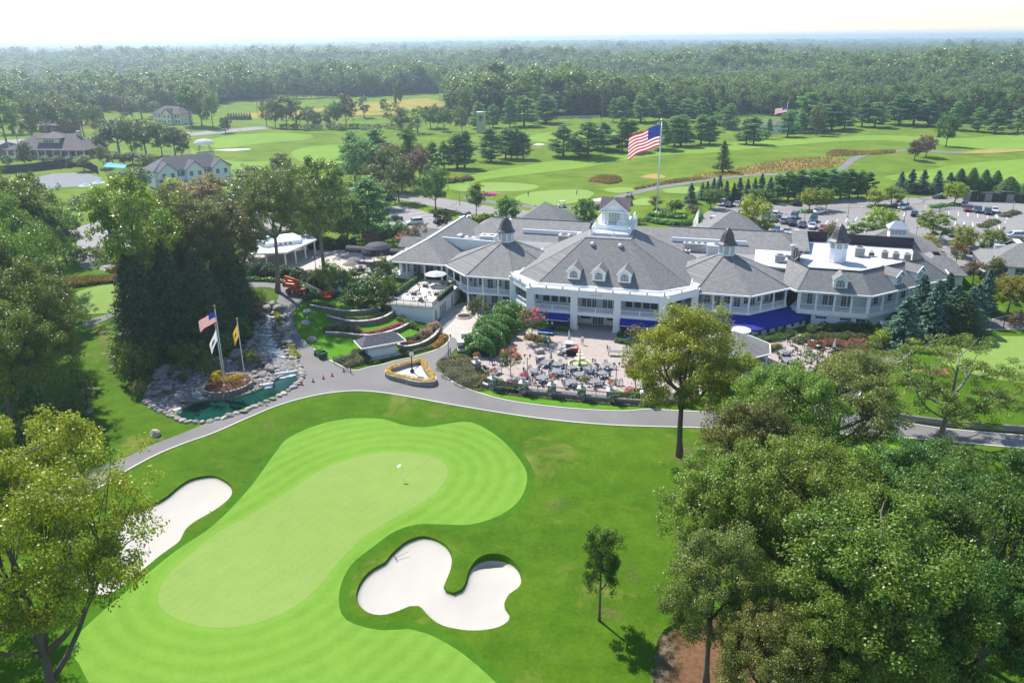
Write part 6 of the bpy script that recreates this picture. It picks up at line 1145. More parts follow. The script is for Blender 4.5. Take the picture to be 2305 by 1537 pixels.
# terrace furniture and umbrellas
def open_umbrella(x, y, z, label, mat, r=1.6, H=2.6, group=None, vents=None):
    e = empty('open_umbrella', (x, y, z), rnd.uniform(0,1), label, 'umbrella', group); MB().tube([(0,0,0),(0,0,H)], .03, 8).build('pole', MT['bronze'], e); MB().lathe([(.35,0),(.3,.08),(.05,.1)], 12).build('base', MT['bronze'], e); c = MB().lathe([(r,H-.62),(r*.99,H-.55),(r*.55,H-.2),(.03,H+.06)], 8).build('canopy', MT[mat], e)
    if vents: MB().lathe([(r*.42,H-.02),(.02,H+.22)], 8).build('vent', MT[vents], c)
    return e
tw_ = lambda lx, ly: loc2w(lx, ly)
x, y = tw_(-34.5,11.0); open_umbrella(x, y, 3.3, 'open white umbrella on the roof terrace', 'flag_white', 2.3, 2.8)
for lx, ly in ((-36.8,4.0),(-34.0,.6),(-32.3,4.8),(-36.5,9.5),(-32.0,11.5)):
    x, y = tw_(lx, ly); rtable(x, y, 3.3, 'round table with dark chairs on the roof terrace', 'tables on the roof terrace', .7, 'pale_rock')
    for k in range(4): a = k*1.571+rnd.uniform(-.3,.3)+.4; chair(x+1.15*math.cos(a), y+1.15*math.sin(a), 3.3, a-math.pi/2, 'dark iron chair on the roof terrace', 'chairs on the roof terrace', 'charcoal_cloth')
mound('terrace_hedge', [tw_(-30.4,1.5), tw_(-30.4,8.8)], .45, 1.0, 'clipped box hedge along the right side of the roof terrace', 'hedge', None, 'hedge_leaf', 160, .13, z0=3.3, wob=.03); mound('terrace_hedge', [tw_(-39.4,2.0), tw_(-39.4,14.5)], .55, 1.1, 'long clipped box hedge along the left side of the roof terrace', 'hedge', None, 'hedge_leaf', 160, .13, z0=3.3, wob=.03)
x, y = tw_(-25.6,2.2); e = empty('plaza_planter', (x, y, .05), 0, 'round kerbed planting bed in the paved plaza', 'planter'); MB().lathe([(1.5,0),(1.5,.22),(1.3,.24),(1.28,.1)], 24).build('kerb', MT['stone_cap'], e); MB().lathe([(1.3,.08),(1.28,.12)], 20).build('soil', MT['mulch'], e)
# event terrace: white flat pavilion, black domed awning
x, y, z = gnd(645, 590); ev = empty('event_pavilion', (x, y, z), .5, 'white flat roofed open pavilion with round columns on the event terrace', 'pavilion')
MB().prism([(-8.5,-2.5),(-1,-5.2),(8.2,3.5),(8.2,11),(-2,11),(-9.5,4)], 3.2, 3.55).build('roof', MT['white_paint'], ev); MB().prism([(-4,1),(4,1),(5,5),(4,8.5),(-4,8.5),(-5,5)], 3.55, 4.5).build('lantern_box', MT['white_paint'], ev)
for i in range(4): window((-4,1),(4,1), 2.2+1.1*i, 3.8, .7, .45, ev, 1, 1)
for px, py in ((-8,-2),(-5,-3.2),(-1.2,-4.6),(1.6,-2.2),(4.6,.7),(7.6,3.7),(7.6,10),(-1.5,10)): column(px, py, 0, 3.2, ev, .42, True)
MB().box(-3,7.2,9,9.3,0,3.2).build('curtain_wall', MT['flag_white'], ev)
x, y, z = gnd(852, 592); dm = empty('domed_awning', (x, y, z), -.3, 'large black fabric dome awning with two barrel vault arms', 'awning'); MB().lathe([(3.6,2.3),(3.55,2.9),(3.1,3.7),(2.2,4.35),(1.1,4.65),(.05,4.72)], 20).build('dome', MT['charcoal_cloth'], dm)
for s, L in ((-1,4.5),(1,3.6)):
    m = MB(); vs_ = []; 
    for xx in (3.0*s, (3.0+L)*s):
        for k in range(9): a = math.pi*k/8; vs_.append((xx, 1.25*math.cos(a), 2.3+1.25*math.sin(a)))
    m.add(vs_, [(k, k+1, k+10, k+9) for k in range(8)]+[tuple(range(9)), tuple(range(17,8,-1))]); m.build('barrel_vault', MT['charcoal_cloth'], dm)
for k in range(8): a = k*math.pi/4+.2; MB().tube([(3.4*math.cos(a),3.4*math.sin(a),0),(3.4*math.cos(a),3.4*math.sin(a),2.4)], .06, 6).build('post', MT['black_iron'], dm)
for u, v in ((798,597),(790,607)): x, y, z = gnd(u, v+8); open_umbrella(x, y, z, 'open taupe umbrella on the left dining terrace', 'taupe_cloth', 1.7, 2.6, 'taupe umbrellas on the left dining terrace')
for u, v in ((760,640),(800,612),(830,618),(850,612),(815,608)):
    x, y, z = gnd(u, v); rtable(x, y, z+.05, 'round glass table on the shaded left dining terrace', 'tables on the left dining terrace', .7, 'pale_rock')
    for k in range(4): a = k*1.571+.5; chair(x+1.1*math.cos(a), y+1.1*math.sin(a), z+.05, a-math.pi/2, 'dark chair on the shaded left dining terrace', 'chairs on the left dining terrace', 'charcoal_cloth')
drape('dining_terrace', gp([(730,650),(770,632),(800,622),(870,605),(885,612),(850,635),(800,650),(770,660)]), MT['concrete'], .06, 2)
# second patio with fire pit, loungers, gazebo bar
x, y, z = gnd(1650, 812); gz = empty('bar_gazebo', (x, y, 0), -.27, 'grey hipped roof bar gazebo with open sides beside the patio', 'gazebo'); R8 = octa(0, 0, 5.6); faces3('roof', [((*R8[k],2.7),(*R8[(k+1)%8],2.7),(0,0,5.2)) for k in range(8)], MT['grey_shingle'], gz); trimline('gutter', [(*p,2.66) for p in R8], gz, .14, .2, closed=True)
for p in octa(0,0,5.1): column(p[0], p[1], 0, 2.7, gz, .3)
MB().prism(octa(0,0,3.4), 0, 1.1).build('counter', MT['stone_wall'], gz); MB().prism(octa(0,0,3.7), 1.1, 1.18).build('counter_top', MT['stone_cap'], gz)
x, y, z = gnd(1664, 775); e = empty('stone_turret', (x, y, 0), 0, 'small round stone turret with white cap behind the bar gazebo', 'turret'); MB().lathe([(1.5,0),(1.5,2.5)], 16).build('drum', MT['stone_wall'], e); MB().lathe([(1.75,2.5),(1.75,2.75),(1.4,2.78)], 16).build('cap', WT, e)
x, y = atz(1822, 792, .4); e = empty('fire_pit', (x, y, .05), 0, 'round pale stone fire pit ringed by grey lounge chairs', 'fire pit'); MB().lathe([(.95,0),(.95,.42),(1.0,.46),(.62,.47),(.58,.3)], 24).build('ring', MT['stone_cap'], e); MB().lathe([(.6,.3),(.58,.34)], 20).build('bowl', MT['rubber'], e)
for k, (u, v) in enumerate(((1795,797),(1812,784),(1840,787),(1862,792),(1845,803),(1870,807),(1827,775),(1778,777))): x, y, z = gnd(u, v); X, Y = atz(1822, 792, .0); chair(x, y, .05, math.atan2(Y-y, X-x)+math.pi/2, 'wide grey cushioned lounge chair around the fire pit', 'lounge chairs around the fire pit', 'unit_grey', 1.45)
for u, v in ((1765,790),(1775,808),(1855,810)):
    x, y = atz(u, v, .75); rtable(x, y, .05, 'dark round table on the fire pit patio', 'tables on the fire pit patio', .8)
    for k in range(5): a = k*1.257; chair(x+1.25*math.cos(a), y+1.25*math.sin(a), .05, a-math.pi/2, 'patio chair with bright blue seat on the fire pit patio', 'blue chairs on the fire pit patio', 'teal_cushion')
for u, v in ((1812,815),(1824,828),(1876,795)): x, y, z = gnd(u, v); closed_umbrella(x, y, .05, 'furled white umbrella with blue hem on the fire pit patio', 'white furled umbrellas on the fire pit patio', 2.7, 'royal_blue')
# ------------------------------------------------------------------ vehicles, machines, people
def car_proto(kind):
    L, W, H, hood, deck = {'sedan': (4.7,1.82,1.45,.30,.22), 'suv': (4.75,1.9,1.75,.27,.03), 'van': (5.0,1.95,1.95,.2,.01), 'pickup': (5.6,1.95,1.85,.27,.36)}[kind]
    e = empty('parked_car'); h, w = L/2, W/2; zb, zs = .30, (.92 if kind == 'sedan' else 1.05)
    b = MB(); xs = [(-h,.55,.62,.86),(-h+.12,zb,zs-.05,.94),(-h+.9,zb,zs,1.0),(-.2,zb,zs,1.0),(h*.45,zb,zs-.03,1.0),(h-.7,zb,zs-.14,.98),(h-.15,zb+.03,zs-.28,.92),(h,.5,.66,.82)]
    vs_, fs = [], []
    for x, z0, z1, k in xs: vs_ += [(x,-w*k*.93,z0),(x,-w*k,z0+.25),(x,-w*k*.97,z1-.06),(x,-w*k*.86,z1),(x,w*k*.86,z1),(x,w*k*.97,z1-.06),(x,w*k,z0+.25),(x,w*k*.93,z0)]
    for i in range(len(xs)-1):
        for k in range(8): fs.append((i*8+k, (i+1)*8+k, (i+1)*8+(k+1)%8, i*8+(k+1)%8))
    fs += [tuple(range(8)), tuple(range(len(vs_)-1, len(vs_)-9, -1))]; b.add(vs_, [f[::-1] for f in fs]); bo = b.build('body', MT['car_white'], e, True)
    x0, x1 = (-h+L*deck, h-L*hood) ; t0, t1 = x0+(.55 if kind == 'sedan' else .22), x1-(.85 if kind == 'sedan' else .7)
    if kind == 'pickup': x0, t0 = -.75, -.55
    g_ = MB(); lo, hi = w*.88, w*.72; g_.add([(x0,-lo,zs-.02),(x1,-lo,zs-.04),(t1,-hi,H-.05),(t0,-hi,H-.05),(x0,lo,zs-.02),(x1,lo,zs-.04),(t1,hi,H-.05),(t0,hi,H-.05)], [(0,1,2,3),(7,6,5,4),(1,5,6,2),(4,0,3,7)]); g_.build('windows', MT['car_glass'], e)
    r_ = MB(); r_.add([(t0-.04,-hi-.03,H-.06),(t1+.04,-hi-.03,H-.06),(t1-.1,-hi+.12,H),(t0+.1,-hi+.12,H),(t0-.04,hi+.03,H-.06),(t1+.04,hi+.03,H-.06),(t1-.1,hi-.12,H),(t0+.1,hi-.12,H)], [(0,1,2,3),(7,6,5,4),(3,2,6,7),(1,5,6,2),(4,0,3,7)])
    for f in (.02,.36,.68,.98):
        for s in (-1,1): a = (x0+(x1-x0)*f, s*lo*1.0, zs-.03); q = (t0+(t1-t0)*f, s*hi*1.01, H-.05); r_.bar(a, q, .07, .05)
    r_.build('roof', MT['car_white'], e)
    for sx in (-1,1):
        for sy in (-1,1): t = MB(); t.lathe([(.2,-.11),(.33,-.1),(.34,-.06),(.34,.06),(.33,.1),(.2,.11)], 16); t = t.build('wheel', MT['rubber'], e, True); t.matrix_local = Matrix.Translation((sx*L*.305, sy*(w-.1), .34)) @ Matrix.Rotation(math.pi/2, 4, 'X'); MB().lathe([(.2,-.115),(.2,.115)], 10).build('rim', MT['galvanised'], t)
    for sy in (-1,1): MB().cbox((h-.1, sy*w*.62, .70), (.16,.42,.13)).build('headlight', MT['lamp_glass'], e); MB().cbox((-h+.06, sy*w*.68, .82), (.1,.34,.16)).build('taillight', MT['machine_red'], e)
    return e
cars = {}
CN = {'car_white':'white','car_silver':'silver','car_black':'black','car_navy':'navy','car_steel':'steel blue','car_red':'bright red','car_maroon':'maroon','car_grey':'dark grey','car_blue':'bright blue'}
def car(kind, u, v, deg, paint, where, name='parked_car'):
    x, y, z = gnd(u, v)
    if kind not in cars: cars[kind] = car_proto(kind); e = cars[kind]
    else: e = copy_tree(cars[kind])
    e.location = (x, y, z+.07); e.rotation_euler = (0,0,rad(deg)); tag(e, f'{CN[paint]} {kind.replace("suv","sport utility car")} parked {where}', 'car', 'cars '+where)
    for c in e.children:
        if c.name.split('.')[0] in ('body','roof'): setmat(c, paint)
    return e
R1 = 'in the busy rows behind the clubhouse'; R2 = 'among the trees of the far right car park'; R3 = 'along the conifer edge of the car park'; R4 = 'in the small upper car park beside the drive'; R5 = 'under the trees of the left car park'
for k in (('van',1626,462,242,'car_white',R3),('sedan',1641,465,242,'car_black',R3),('sedan',1659,464,242,'car_silver',R3),('suv',1674,462,242,'car_silver',R3),('suv',1792,462,62,'car_black',R3),
  ('suv',1728,479,62,'car_white',R1),('sedan',1724,496,242,'car_steel',R1),('suv',1746,488,62,'car_white',R1),('sedan',1742,498,242,'car_navy',R1),('suv',1766,502,62,'car_silver',R1),('suv',1787,492,242,'car_steel',R1),('sedan',1784,507,62,'car_black',R1),('sedan',1805,511,242,'car_black',R1),('suv',1830,500,242,'car_navy',R1),('sedan',1828,514,242,'car_white',R1),('sedan',1852,519,242,'car_red',R1),('sedan',1879,523,242,'car_navy',R1),('sedan',1906,527,242,'car_silver',R1),('suv',1845,481,40,'car_white',R1),('sedan',1745,522,242,'car_steel',R1),('sedan',1770,526,242,'car_silver',R1),('sedan',1792,531,242,'car_white',R1),('sedan',1820,536,242,'car_grey',R1),
  ('suv',2033,471,225,'car_white',R2),('sedan',2058,486,62,'car_black',R2),('sedan',2026,508,62,'car_maroon',R2),('sedan',2114,447,190,'car_black',R2),('sedan',2171,465,242,'car_silver',R2),('suv',2177,475,242,'car_maroon',R2),('suv',2201,478,242,'car_navy',R2),('suv',2223,482,242,'car_black',R2),('sedan',2239,478,242,'car_white',R2),('sedan',2128,525,242,'car_silver',R2),('sedan',2143,531,242,'car_steel',R2),('suv',2280,536,180,'car_white',R2),('sedan',2265,559,175,'car_blue',R2),('pickup',2197,572,160,'car_maroon',R2),
  ('sedan',888,497,190,'car_black',R4),('suv',933,505,200,'car_white',R4),('suv',1046,493,242,'car_black',R4),('sedan',1058,497,242,'car_silver',R4),
  ('van',257,501,5,'car_red',R5),('van',343,487,5,'car_red',R5),('sedan',279,522,30,'car_white',R5),('pickup',349,527,20,'car_white',R5),('sedan',430,474,0,'car_grey',R5),('sedan',534,480,10,'car_white',R5),('suv',385,500,20,'car_white',R5)): car(*k)
def golf_cart(u, v, deg, label, group=None, col='flag_white', z=None):
    x, y, z = gnd(u, v); e = empty('golf_cart', (x, y, z+.05), rad(deg), label, 'golf cart', group)
    b = MB(); b.box(-1.15,1.15,-.58,.58,.28,.45); b.add([(.55,-.56,.45),(1.2,-.5,.45),(1.15,-.45,.8),(.7,-.52,.95),(.55,.56,.45),(1.2,.5,.45),(1.15,.45,.8),(.7,.52,.95)], [(0,1,2,3),(7,6,5,4),(1,5,6,2),(3,2,6,7),(0,3,7,4)]); b.box(-1.15,-.35,-.56,.56,.45,.72); b.build('body', MT[col], e, bevel=.04)
    MB().box(-.55,.1,-.5,.5,.72,.86).build('seat', MT['taupe_cloth'], e, bevel=.03); MB().cbox((-.58,0,1.12),(.12,1.0,.45)).build('backrest', MT['taupe_cloth'], e); MB().box(-.95,.75,-.6,.6,1.86,1.95).build('canopy', MT[col], e, bevel=.03); ws = MB(); ws.add([(.72,-.5,.95),(.72,.5,.95),(.6,.5,1.86),(.6,-.5,1.86)], [(0,1,2,3)]); ws.build('windscreen', MT['pale_glass'], e)
    for px, py, qx in ((.74,-.52,.62),(.74,.52,.62),(-.9,-.52,-.85),(-.9,.52,-.85)): MB().bar((px,py,.75),(qx,py,1.88),.045).build('strut', MT['black_iron'], e)
    for sx in (-.78,.8):
        for sy in (-.55,.55): t = MB().lathe([(.13,-.1),(.23,-.09),(.23,.09),(.13,.1)], 12).build('wheel', MT['rubber'], e, True); t.matrix_local = Matrix.Translation((sx,sy,.23)) @ Matrix.Rotation(math.pi/2, 4, 'X')
    MB().tube([(.5,-.2,.85),(.32,-.2,1.1)], .02, 6).build('steering_column', MT['black_iron'], e); return e
golf_cart(1037,791,100,'white golf cart with canopy beside the rounded hedge'); golf_cart(1046,771,95,'second white golf cart tucked behind the first by the hedge'); golf_cart(1265,467,185,'white golf cart on the path by the practice green'); golf_cart(1417,447,200,'dark roofed golf cart beyond the lookout tower','','charcoal_cloth'); golf_cart(1604,503,230,'golf cart waiting in the forecourt by the flowering beds')
for u, v in ((1728,537),(1744,543),(1757,538),(1765,551),(1780,541),(1791,546)): golf_cart(u, v, 240, 'black bodied golf cart in the parked line behind the right wing', 'golf carts parked behind the right wing', rnd.choice(['charcoal_cloth','flag_white','charcoal_cloth']))
x, y, z = gnd(722,803); e = empty('utility_cart', (x, y, z+.05), rad(128), 'green utility cart with cargo bed stopped on the drive', 'utility cart'); b = MB(); b.box(-1.3,1.3,-.6,.6,.35,.6); b.add([(.6,-.6,.6),(1.35,-.55,.6),(1.3,-.5,.9),(.75,-.58,1.0),(.6,.6,.6),(1.35,.55,.6),(1.3,.5,.9),(.75,.58,1.0)], [(0,1,2,3),(7,6,5,4),(1,5,6,2),(3,2,6,7),(0,3,7,4)]); b.build('body', MT['utility_green'], e, bevel=.04)
bb = MB(); bb.box(-1.4,-.1,-.68,.68,.7,.76); bb.box(-1.4,-1.34,-.68,.68,.76,1.05); bb.box(-.16,-.1,-.68,.68,.76,1.05); bb.box(-1.4,-.1,-.68,-.62,.76,1.05); bb.box(-1.4,-.1,.62,.68,.76,1.05); bb.build('cargo_bed', MT['utility_green'], e); MB().box(0,.5,-.5,.5,.6,.82).build('seat', MT['utility_yellow'], e)
for px in (-.05,.65):
    for py in (-.55,.55): MB().bar((px,py,.9),(px+.05,py,1.8),.05).build('roll_bar', MT['black_iron'], e)
for sx in (-.85,.9):
    for sy in (-.6,.6): t = MB().lathe([(.15,-.13),(.3,-.12),(.3,.12),(.15,.13)], 14).build('wheel', MT['rubber'], e, True); t.matrix_local = Matrix.Translation((sx,sy,.3)) @ Matrix.Rotation(math.pi/2, 4, 'X'); MB().lathe([(.14,-.135),(.14,.135)], 10).build('rim', MT['utility_yellow'], t)
# boom lift
x, y, z = gnd(670,662); bl = empty('boom_lift', (x, y, z+.05), rad(-20), 'orange telescopic boom lift with lowered boom and red basket', 'boom lift'); MB().box(-1.7,1.7,-.75,.75,.7,1.2).build('chassis', MT['lift_orange'], bl, bevel=.08)
for sx in (-1.4,1.4):
    for sy in (-.95,.95): t = MB().lathe([(.3,-.24),(.58,-.22),(.6,-.1),(.6,.1),(.58,.22),(.3,.24)], 18).build('wheel', MT['rubber'], bl, True); t.matrix_local = Matrix.Translation((sx,sy,.6)) @ Matrix.Rotation(math.pi/2, 4, 'X'); MB().lathe([(.28,-.25),(.28,.25)], 10).build('rim', MT['lift_orange'], t)
MB().lathe([(.7,1.2),(.7,1.4)], 18).build('turntable', MT['rubber'], bl); tr = MB(); tr.cbox((-1.1,.55,1.95),(2.6,.75,1.1)); tr.cbox((-.9,-.6,1.85),(2.2,.7,.9)); tr.cbox((-2.4,0,1.95),(.6,1.9,1.1)); tr.build('counterweight', MT['lift_orange'], bl, bevel=.1)
bm_ = MB(); bm_.bar((-2.6,0,3.25),(1.0,-.1,2.6),.42,.5); bm_.build('boom', MT['lift_orange'], bl); b2 = MB(); b2.bar((.6,-.08,2.68),(5.6,-.3,1.2),.32,.38); b2.build('boom_extension', MT['boom_cream'], bl); MB().bar((-2.2,0,2.4),(-2.5,0,3.3),.3).build('pivot', MT['lift_orange'], bl); MB().bar((5.5,-.3,1.2),(6.5,-.4,1.0),.24,.3).build('jib', MT['machine_red'], bl)
bk = MB(); bk.box(6.5,7.9,-1.4,.6,.35,.42)
for px, py in ((6.5,-1.4),(7.9,-1.4),(7.9,.6),(6.5,.6),(7.2,-1.4),(7.2,.6)): bk.bar((px,py,.4),(px,py,1.5),.06)
for zz in (.9,1.5): bk.bar((6.5,-1.4,zz),(7.9,-1.4,zz),.06); bk.bar((7.9,-1.4,zz),(7.9,.6,zz),.06); bk.bar((7.9,.6,zz),(6.5,.6,zz),.06); bk.bar((6.5,.6,zz),(6.5,-1.4,zz),.06)
bk.build('basket', MT['cone_orange'], bl)
# compact track loader
x, y, z = gnd(1283,797); tl = empty('track_loader', (x, y, .06), rad(172), 'white and red compact track loader with raised bucket on the patio', 'loader')
for sy in (-1,1):
    t = MB(); pr_ = [(-.95,.12),(-1.15,.35),(-.95,.62),(-.2,.75),(.75,.6),(.95,.35),(.75,.1),(0,.0)]; t.add([(a,sy*.85-.17,b_) for a,b_ in pr_]+[(a,sy*.85+.17,b_) for a,b_ in pr_], [tuple(range(7,-1,-1)), tuple(range(8,16))]+[(i,(i+1)%8,8+(i+1)%8,8+i) for i in range(8)]); t.build('track', MT['rubber'], tl)
    a_ = MB(); a_.bar((-1.25,sy*.85,1.5),(-.2,sy*.85,1.45),.16,.26); a_.bar((-.2,sy*.85,1.45),(1.25,sy*.8,.75),.16,.26); a_.bar((1.2,sy*.8,.8),(1.35,sy*.7,.35),.16,.2); a_.build('lift_arm', MT['white_paint'], tl)
MB().box(-1.4,.1,-.66,.66,.4,1.35).build('engine_cover', MT['machine_red'], tl, bevel=.06); c = MB().box(-.35,.75,-.5,.5,.7,1.95).build('cab', MT['car_glass'], tl); MB().box(-.45,.85,-.58,.58,1.95,2.08).build('cab_roof', MT['white_paint'], c, bevel=.03)
for px in (-.35,.75):
    for py in (-.5,.5): MB().bar((px,py,.7),(px,py,1.95),.09).build('cab_post', MT['white_paint'], c)
bu = MB(); bu.add([(1.3,-.95,.15),(2.1,-.95,.1),(2.2,-.95,.2),(1.4,-.95,.95),(1.3,.95,.15),(2.1,.95,.1),(2.2,.95,.2),(1.4,.95,.95)], [(0,1,2,3),(7,6,5,4),(0,4,5,1),(3,7,4,0),(1,5,6,2)]); bu.build('bucket', MT['unit_grey'], tl)
for u, v, lb, d in ((1216,812,'pallet of pale paving slabs on the patio',(1.3,1.1,.8)),(1202,832,'flat stack of pale stone slabs beside the flowering myrtle',(1.6,1.1,.35)),(1214,795,'grey crate of rubble by the loader bucket',(1.5,1.0,.75))):
    x, y, z = gnd(u, v); e = empty('stone_pallet', (x, y, .05), rnd.uniform(0,1), lb, 'pallet'); MB().box(-d[0]/2,d[0]/2,-d[1]/2,d[1]/2,0,.12).build('pallet', MT['grey_wood'], e)
    for k in range(4): zz = .12+(d[2]-.12)*k/4; MB().box(-d[0]/2+.05*(k%2),d[0]/2-.04,-d[1]/2+.03,d[1]/2-.05*(k%2),zz,zz+(d[2]-.12)/4-.01).build('slab', MT['pale_rock'], e)
# people: one continuous skinned body, clothing by region
def person(u, v, deg, label, shirt='flag_white', pants='navy', pose=0, z=None, hat=None):
    x, y, zz = gnd(u, v); zz = zz+.05 if z is None else z; V = [(0,0,.95),(0,0,1.15),(0,0,1.38),(0,0,1.5),(0,.02,1.6),(0,.02,1.7)]; Rr = [(.15,.12),(.14,.11),(.17,.11),(.055,.055),(.085,.1),(.075,.085)]; E_ = [(0,1),(1,2),(2,3),(3,4),(4,5)]
    def chain(st, pts, rs):
        p = st
        for q, r_ in zip(pts, rs): V.append(q); Rr.append((r_, r_)); E_.append((p, len(V)-1)); p = len(V)-1
    st_ = .10 if pose != 2 else .2
    for s in (-1,1):
        chain(0, [(s*.10,0,.86),(s*.12,st_*s*.5,.48),(s*.12,st_*s*.9-.02,.08),(s*.13,st_*s*.9+.14,.04)], [.095,.065,.045,.045])
        arm = [(s*.2,0,1.42),(s*.26,-.02,1.15),(s*.24,.12,.93),(s*.23,.17,.86)] if pose == 0 else [(s*.2,0,1.42),(s*.25,.05,1.17),(s*.10,.28,1.02),(s*.03,.34,.98)]
        chain(2, arm, [.06,.048,.036,.04])
    me = bpy.data.meshes.new('body'); me.from_pydata(V, E_, []); o = bpy.data.objects.new('body', me); COL.objects.link(o); sk = o.modifiers.new('skin', 'SKIN')
    for i, sv in enumerate(me.skin_vertices[0].data): sv.radius = Rr[i]; sv.use_root = (i == 0)
    sb = o.modifiers.new('sub', 'SUBSURF'); sb.levels = sb.render_levels = 1
    dg = bpy.context.evaluated_depsgraph_get(); m2 = bpy.data.meshes.new_from_object(o.evaluated_get(dg)); bpy.data.objects.remove(o)
    for mm in ('skin', shirt, pants, 'rubber'): m2.materials.append(MT[mm])
    for p in m2.polygons:
        c = p.center; p.use_smooth = True; p.material_index = 0 if c.z > 1.47 or (abs(c.x) > .19 and c.z < 1.1) or (c.y > .22 and c.z > .9) else (1 if c.z > .93 else (2 if c.z > .1 else 3))
    e = empty('person', (x, y, zz), rad(deg), label, 'person'); link('body', m2, e); h = MB(); h.lathe([(.098,0),(.105,.05),(.085,.11),(.02,.14)], 12, (0,.0,1.64)); h.build('hair' if not hat else 'cap', MT[hat or 'hair'], e, True); return e
person(1234,782,200,'person in grey shirt and dark trousers standing by the loader bucket','unit_grey','charcoal_cloth',1); person(1311,776,180,'person in white shirt and pale shorts walking to the clubhouse doors','flag_white','taupe_cloth',0); person(255,530,160,'person in dark clothes standing in the left car park','charcoal_cloth','charcoal_cloth',0); person(1189,443,150,'golfer in dark clothes putting on the practice green','charcoal_cloth','navy',1); person(1298,439,200,'golfer in pale shirt at the far side of the practice green','pale_cushion','charcoal_cloth',1,hat='flag_white'); person(1343,468,100,'person in black standing on the path beyond the lookout','charcoal_cloth','navy',0); person(1227,778,120,'person bending beside the patio hedge in teal top','teal_cushion','navy',1)
# ------------------------------------------------------------------ other buildings and far things
def hip(name, x0, x1, y0, y1, z0, z1, mat, parent, over=.5, gable=False, axis='x'):
    x0 -= over; x1 += over; y0 -= over; y1 += over
    if axis == 'x':
        k = 0 if gable else min((y1-y0)/2, (x1-x0)/2-.01); ym = (y0+y1)/2; a, b = (x0+k, ym, z1), (x1-k, ym, z1); F_ = [((x0,y0,z0),(x1,y0,z0),b,a),((x1,y1,z0),(x0,y1,z0),a,b)]
        if not gable: F_ += [((x1,y0,z0),(x1,y1,z0),b),((x0,y1,z0),(x0,y0,z0),a)]
    else:
        k = 0 if gable else min((x1-x0)/2, (y1-y0)/2-.01); xm = (x0+x1)/2; a, b = (xm, y0+k, z1), (xm, y1-k, z1); F_ = [((x0,y0,z0),(x0,y1,z0),b,a),((x1,y0,z0),(x1,y1,z0),b,a)]
        if not gable: F_ += [((x0,y0,z0),(x1,y0,z0),a),((x0,y1,z0),(x1,y1,z0),b)]
    return faces3(name, F_, mat, parent)
def gable_end(xm, y, hw, z0, z1, mat, parent):
    return MB().add([(xm-hw,y,z0),(xm+hw,y,z0),(xm,y,z1)], [(0,1,2)]).build('gable', mat, parent)
def house_at(name, u, v, deg, label, cat='house'):
    x, y, z = gnd(u, v); return empty(name, (x, y, z), rad(deg), label, cat)
# pool lodge with three front gables
e = house_at('pool_lodge', 440, 418, 38, 'white lodge with dark grey roof and three front gables', 'lodge'); MB().box(-13,13,0,11,0,6).build('wall', MT['white_siding'], e); hip('roof', -13,13,0,11,6,10,MT['dark_shingle'],e,.6)
for xm in (-9,0,9): g_ = MB().box(xm-3,xm+3,-2.2,0,0,6).build('bay', MT['white_siding'], e); gable_end(xm,-2.2,3.0,6,8.6,MT['white_siding'],g_); hip('gable_roof', xm-3,xm+3,-2.4,6,5.9,8.8,MT['dark_shingle'],g_,.4,True,'y'); [window((xm-3,-2.2),(xm+3,-2.2), s, zz, 1.1, 1.5, g_, 2, 2) for s in (1.6,4.4) for zz in (.8,3.8)]
for xm in (-4.5,4.5): [window((-13,0),(13,0), xm+13+s, 3.8, 1.1, 1.5, e, 2, 2) for s in (-.7,.7)]; MB().box(xm-1.5,xm+1.5,-1.8,0,2.9,3.1).build('balcony', WT, e); railing((xm-1.5,-1.8),(xm+1.5,-1.8),3.1,e,1,.9)
for y in (2,5,8): window((13,0),(13,11), y+.8, 3.8, 1.1, 1.5, e, 2, 2); window((13,0),(13,11), y+.8, .9, 1.1, 1.5, e, 2, 2)
for xm in np.linspace(-12.5,-6,4): column(xm,-3.6,0,2.9,e,.25)
faces3('porch_roof', [((-13,-4,2.9),(-5.5,-4,2.9),(-5.5,-2.2,3.4),(-13,-2.2,3.4))], MT['dark_shingle'], e)
# long verandah house
e = house_at('verandah_house', 105, 358, -6, 'long house with brown hip roof, dormer and white columned verandah'); MB().box(-17,17,3,17,0,3.6).build('wall', MT['red_brick'], e); hip('roof', -17,17,0,17,3.6,9.2,MT['brown_shingle'],e,.8); MB().box(-4.5,4.5,3.5,12,5,8).build('dormer_wall', MT['cream_siding'], e); hip('dormer_roof', -4.5,4.5,3.5,12,8,10.2,MT['brown_shingle'],e,1.0); [window((-4.5,3.5),(4.5,3.5), 2.8+1.15*i, 6.3, 1.0, 1.0, e, 1, 2) for i in range(4)]
MB().box(-17.3,17.3,-.3,3,-.3,.25).build('porch_floor', WT, e); [column(xx,0,.25,3.55,e,.35) for xx in np.linspace(-17,17,11)]; [railing((a+.2,0),(a+3.2,0),.25,e,1,.9) for a in np.linspace(-17,13.6,10) if abs(a+1.7) > 2]; [window((-17,3),(17,3), s, .7, 1.4, 1.9, e, 2, 2) for s in (3,7,11,14,20,23,27,31)]; MB().box(9,10.5,9,10.5,6,10.4).build('chimney', MT['stone_cap'], e); MB().box(-27,-18,4,13,0,3.2).build('garage_wall', MT['red_brick'], e); hip('garage_roof', -27,-18,4,13,3.2,5.8,MT['brown_shingle'],e,.6)
e = house_at('red_barn', 125, 299, -8, 'small dark red barn with grey brown gable roof', 'barn'); MB().box(-9,9,0,9,0,3.8).build('wall', MT['red_siding'], e); hip('roof', -9,9,0,9,3.8,6.4,MT['brown_shingle'],e,.7,True); [window((-9,0),(9,0), s, 1, 1.4, 1.5, e, 2, 2) for s in (3,7.5,12,15)]
for xm in (-9,9): MB().add([(xm,0,3.8),(xm,9,3.8),(xm,4.5,6.3)], [(0,1,2)]).build('gable', MT['red_siding'], e)
